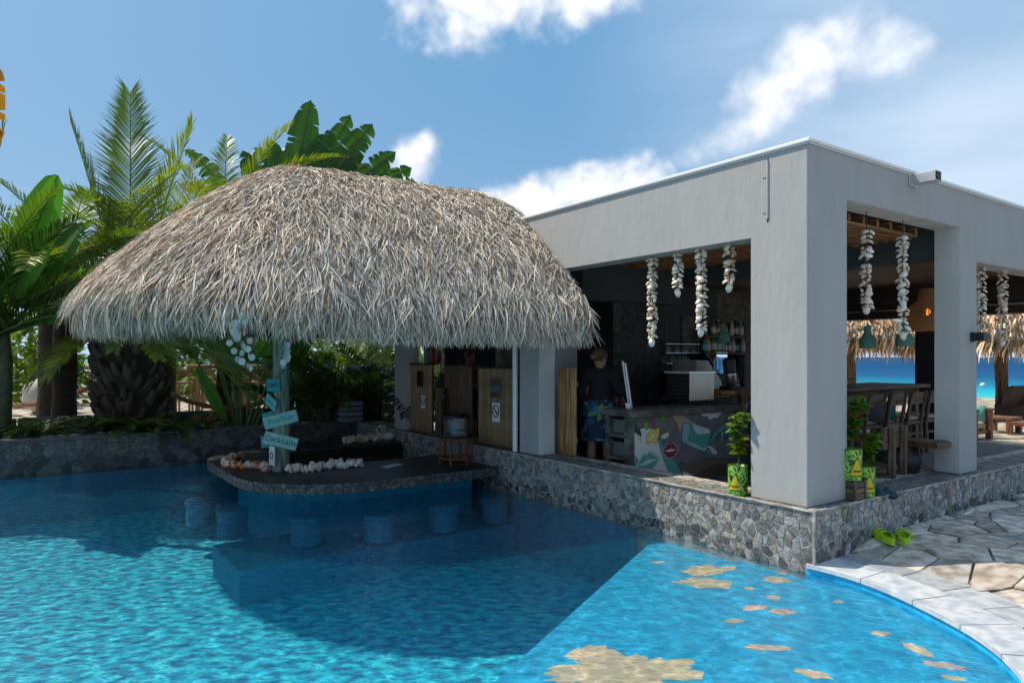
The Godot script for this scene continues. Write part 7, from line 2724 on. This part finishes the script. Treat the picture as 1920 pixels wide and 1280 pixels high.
func people() -> void:
	# woman at the mural counter, seen from behind, head turned to the right
	var at := LB(3.46, 0.80, 0.10, -0.62)   # local -z: away from the viewer, into the bar
	var o := thing("person", "person with brown hair in a bun, black top and blue leaf-print skirt at counter", "person", at)
	var fwd := Vector3(0, 0, -1)
	var bones := []
	for s in [-1.0, 1.0]:
		bones.append(bone(Vector3(0.095 * s, 0.90, 0), Vector3(0.10 * s, 0.49, 0.01), 0.088, 0.056))
		bones.append(bone(Vector3(0.10 * s, 0.49, 0.01), Vector3(0.105 * s, 0.33, 0.03), 0.053, 0.056))
		bones.append(bone(Vector3(0.105 * s, 0.33, 0.03), Vector3(0.11 * s, 0.08, 0.03), 0.054, 0.034))
		bones.append(bone(Vector3(0.11 * s, 0.05, 0.045), Vector3(0.125 * s, 0.03, -0.13), 0.036, 0.026))
	bones.append(bone(Vector3(-0.075, 0.93, 0), Vector3(0.075, 0.93, 0), 0.12, 0.12))
	bones.append(bone(Vector3(0, 0.95, 0), Vector3(0, 1.12, 0), 0.125, 0.115, 1.25))
	bones.append(bone(Vector3(0, 1.12, 0), Vector3(0, 1.34, 0), 0.115, 0.125, 1.3))
	bones.append(bone(Vector3(-0.15, 1.38, 0), Vector3(0.15, 1.38, 0), 0.055, 0.055))
	bones.append(bone(Vector3(0, 1.36, 0.0), Vector3(0.01, 1.50, -0.02), 0.062, 0.048))
	# right arm reaches forward to the counter, left arm in front
	bones.append(bone(Vector3(0.175, 1.37, 0), Vector3(0.27, 1.13, -0.03), 0.050, 0.038))
	bones.append(bone(Vector3(0.27, 1.13, -0.03), Vector3(0.33, 1.03, -0.22), 0.038, 0.026))
	bones.append(bone(Vector3(-0.175, 1.37, 0), Vector3(-0.24, 1.12, -0.06), 0.050, 0.038))
	bones.append(bone(Vector3(-0.24, 1.12, -0.06), Vector3(-0.12, 1.04, -0.25), 0.038, 0.026))
	var g := body(bones, 0.014, 0.03)
	g.add(hand(Vector3(0.333, 1.025, -0.225), Vector3(0.25, -0.25, -1), Vector3(0, -1, 0.2), Vector3(-1, 0, -0.2)))
	g.add(hand(Vector3(-0.118, 1.035, -0.255), Vector3(0.5, -0.25, -1), Vector3(0, -1, 0.2), Vector3(1, 0, 0.4)))
	g.add(head_shape(Vector3(0.015, 1.585, -0.04), Vector3(0.8, -0.12, -0.55)))
	for i in g.v.size():
		g.c[i] = Color(0.75, 0.75, 0.75) if g.v[i].y < 0.7 else Color(1, 1, 1)
	var bd := put("body", g, M.skin, o)
	# top
	bones = [bone(Vector3(0, 0.95, 0), Vector3(0, 1.12, 0), 0.168, 0.14, 1.15), bone(Vector3(0, 1.12, 0), Vector3(0, 1.33, 0), 0.128, 0.138, 1.22), bone(Vector3(-0.15, 1.375, 0), Vector3(0.15, 1.375, 0), 0.068, 0.068),
		bone(Vector3(0.17, 1.37, 0), Vector3(0.265, 1.14, -0.028), 0.064, 0.052), bone(Vector3(-0.17, 1.37, 0), Vector3(-0.238, 1.13, -0.055), 0.064, 0.052), bone(Vector3(0.265, 1.14, -0.028), Vector3(0.285, 1.10, -0.09), 0.052, 0.044), bone(Vector3(-0.238, 1.13, -0.055), Vector3(-0.2, 1.09, -0.12), 0.052, 0.044)]
	put("black_top", body(bones, 0.014, 0.03), M.dark_cloth, o)
	# skirt with folds
	var sk := G.new()
	var rows := [[1.04, 0.178, 0.150], [0.98, 0.200, 0.166], [0.90, 0.218, 0.178], [0.78, 0.224, 0.180], [0.66, 0.228, 0.180], [0.52, 0.232, 0.182]]
	for r in rows.size() - 1:
		for i in 48:
			var q := []
			for e in [[r + 1, i], [r + 1, i + 1], [r, i + 1], [r, i]]:
				var a: float = TAU * e[1] / 48.0
				var fold: float = 1.0 + 0.035 * sin(a * 7.0 + e[0]) * e[0] / 5.0
				q.append(Vector3(cos(a) * rows[e[0]][1] * fold, rows[e[0]][0], sin(a) * rows[e[0]][2] * fold))
			var k := sk.v.size()
			sk.quad(q[0], q[1], q[2], q[3])
			for z in 4:
				var a: float = TAU * (i + (1 if z == 1 or z == 2 else 0)) / 48.0
				sk.uv[k + z] = Vector2(a / TAU * 2.0, (1.02 - sk.v[k + z].y) * 1.6)
	put("skirt", sk, M.skirt, o)
	# hair: cap, bun, clip
	var hg := G.new()
	hg.col = Color(0.07, 0.042, 0.022)
	hg.ball(Vector3(-0.005, 1.625, -0.02), Vector3(0.098, 0.092, 0.104), 20, 14, Basis(Vector3.UP, -0.9))
	for i in 90:
		var a := i * 2.4
		var rr := 0.097
		var e := rng.randf_range(-0.2, 1.3)
		var p := Vector3(-0.005, 1.622, -0.02) + Vector3(cos(a) * cos(e), sin(e) * 0.97, sin(a) * cos(e)) * rr
		var bun := Vector3(-0.075, 1.60, 0.065)
		var b := rng.randf_range(0.7, 1.5)
		hg.col = Color(0.09 * b, 0.055 * b, 0.03 * b)
		if p.x > 0.05 and p.z < -0.05 and p.y < 1.62:
			continue
		hg.tube([p, p.lerp(bun, 0.5) + (p.lerp(bun, 0.5) - Vector3(0, 1.62, -0.02)).normalized() * 0.028, bun], [0.006, 0.008, 0.006], 5, false)
	hg.ball(Vector3(-0.08, 1.60, 0.07), Vector3(0.045, 0.042, 0.042), 12, 9)
	put("hair", hg, M.plain, bd)
	var ng := G.new()
	ng.col = Color(0.5, 0.36, 0.10)
	var pts := []
	for i in 21:
		pts.append(Vector3(cos(TAU * i / 20) * 0.066, 1.425 + sin(TAU * i / 20) * 0.008, sin(TAU * i / 20) * 0.062 - 0.01))
	put("necklace", ng.tube(pts, [0.004], 5, false), M.satin, o)
	for s in [-1.0, 1.0]:
		var fg := G.new()
		fg.col = Color(0.03, 0.028, 0.03)
		put("sandal", fg.box(Vector3(0.09, 0.025, 0.25), T(0.118 * s, 0.0, -0.04, -0.06 * s), 0.01), M.plain, o)
	# second person deeper in the bar: dark hair, only head and shoulders show
	o = thing("person", "person with dark hair in dark shirt standing behind the one in the leaf-print skirt", "person", LB(4.02, 1.36, 0.10, -0.4))
	standing(o, Color(0.02, 0.015, 0.012), Color(0.015, 0.016, 0.02), Vector3(0.4, 0, -1))
	# man far inside, head and bare shoulder in the light
	o = thing("person", "person with short fair hair and bare shoulders seen above the bamboo panels", "person", LB(8.0, 1.6, 0.08, -0.9))
	standing(o, Color(0.16, 0.10, 0.055), Color(0.30, 0.13, 0.09), Vector3(1, -0.15, -0.1))


func standing(o: Node3D, hair: Color, shirt: Color, look: Vector3) -> void:
	var bones := []
	for s in [-1.0, 1.0]:
		bones.append(bone(Vector3(0.09 * s, 0.9, 0), Vector3(0.10 * s, 0.48, 0), 0.09, 0.058))
		bones.append(bone(Vector3(0.10 * s, 0.48, 0), Vector3(0.105 * s, 0.07, 0.02), 0.056, 0.036))
		bones.append(bone(Vector3(0.105 * s, 0.04, 0.03), Vector3(0.12 * s, 0.03, -0.15), 0.036, 0.027))
		bones.append(bone(Vector3(0.18 * s, 1.40, 0), Vector3(0.235 * s, 1.10, 0.02), 0.052, 0.04))
		bones.append(bone(Vector3(0.235 * s, 1.10, 0.02), Vector3(0.22 * s, 0.86, -0.08), 0.04, 0.026))
	bones.append(bone(Vector3(-0.07, 0.94, 0), Vector3(0.07, 0.94, 0), 0.12, 0.12))
	bones.append(bone(Vector3(0, 0.96, 0), Vector3(0, 1.34, 0), 0.125, 0.145, 1.3))
	bones.append(bone(Vector3(-0.16, 1.41, 0), Vector3(0.16, 1.41, 0), 0.058, 0.058))
	bones.append(bone(Vector3(0, 1.38, 0), Vector3(0, 1.53, -0.02), 0.064, 0.052))
	var g := body(bones, 0.018, 0.03)
	for s in [-1.0, 1.0]:
		g.add(hand(Vector3(0.22 * s, 0.85, -0.085), Vector3(0, -1, -0.25), Vector3(-s, 0, 0), Vector3(0, 0, -1)))
	g.add(head_shape(Vector3(0, 1.62, -0.035), look))
	put("body", g, M.skin, o)
	var sg := body([bone(Vector3(0, 0.92, 0), Vector3(0, 1.32, 0), 0.145, 0.162, 1.22), bone(Vector3(-0.17, 1.405, 0), Vector3(0.17, 1.405, 0), 0.074, 0.074)], 0.02, 0.03)
	for i in sg.c.size():
		sg.c[i] = shirt
	put("shirt", sg, M.plain, o)
	sg = body([bone(Vector3(-0.07, 0.92, 0), Vector3(0.07, 0.92, 0), 0.135, 0.135), bone(Vector3(-0.09, 0.88, 0), Vector3(-0.1, 0.5, 0), 0.105, 0.09), bone(Vector3(0.09, 0.88, 0), Vector3(0.1, 0.5, 0), 0.105, 0.09)], 0.02, 0.02)
	for i in sg.c.size():
		sg.c[i] = Color(0.02, 0.022, 0.03)
	put("shorts", sg, M.plain, o)
	var hg := G.new()
	hg.col = hair
	hg.ball(Vector3(0, 1.672, -0.03) - look.normalized() * 0.014, Vector3(0.092, 0.078, 0.098), 18, 12)
	put("hair", hg, M.plain, o)
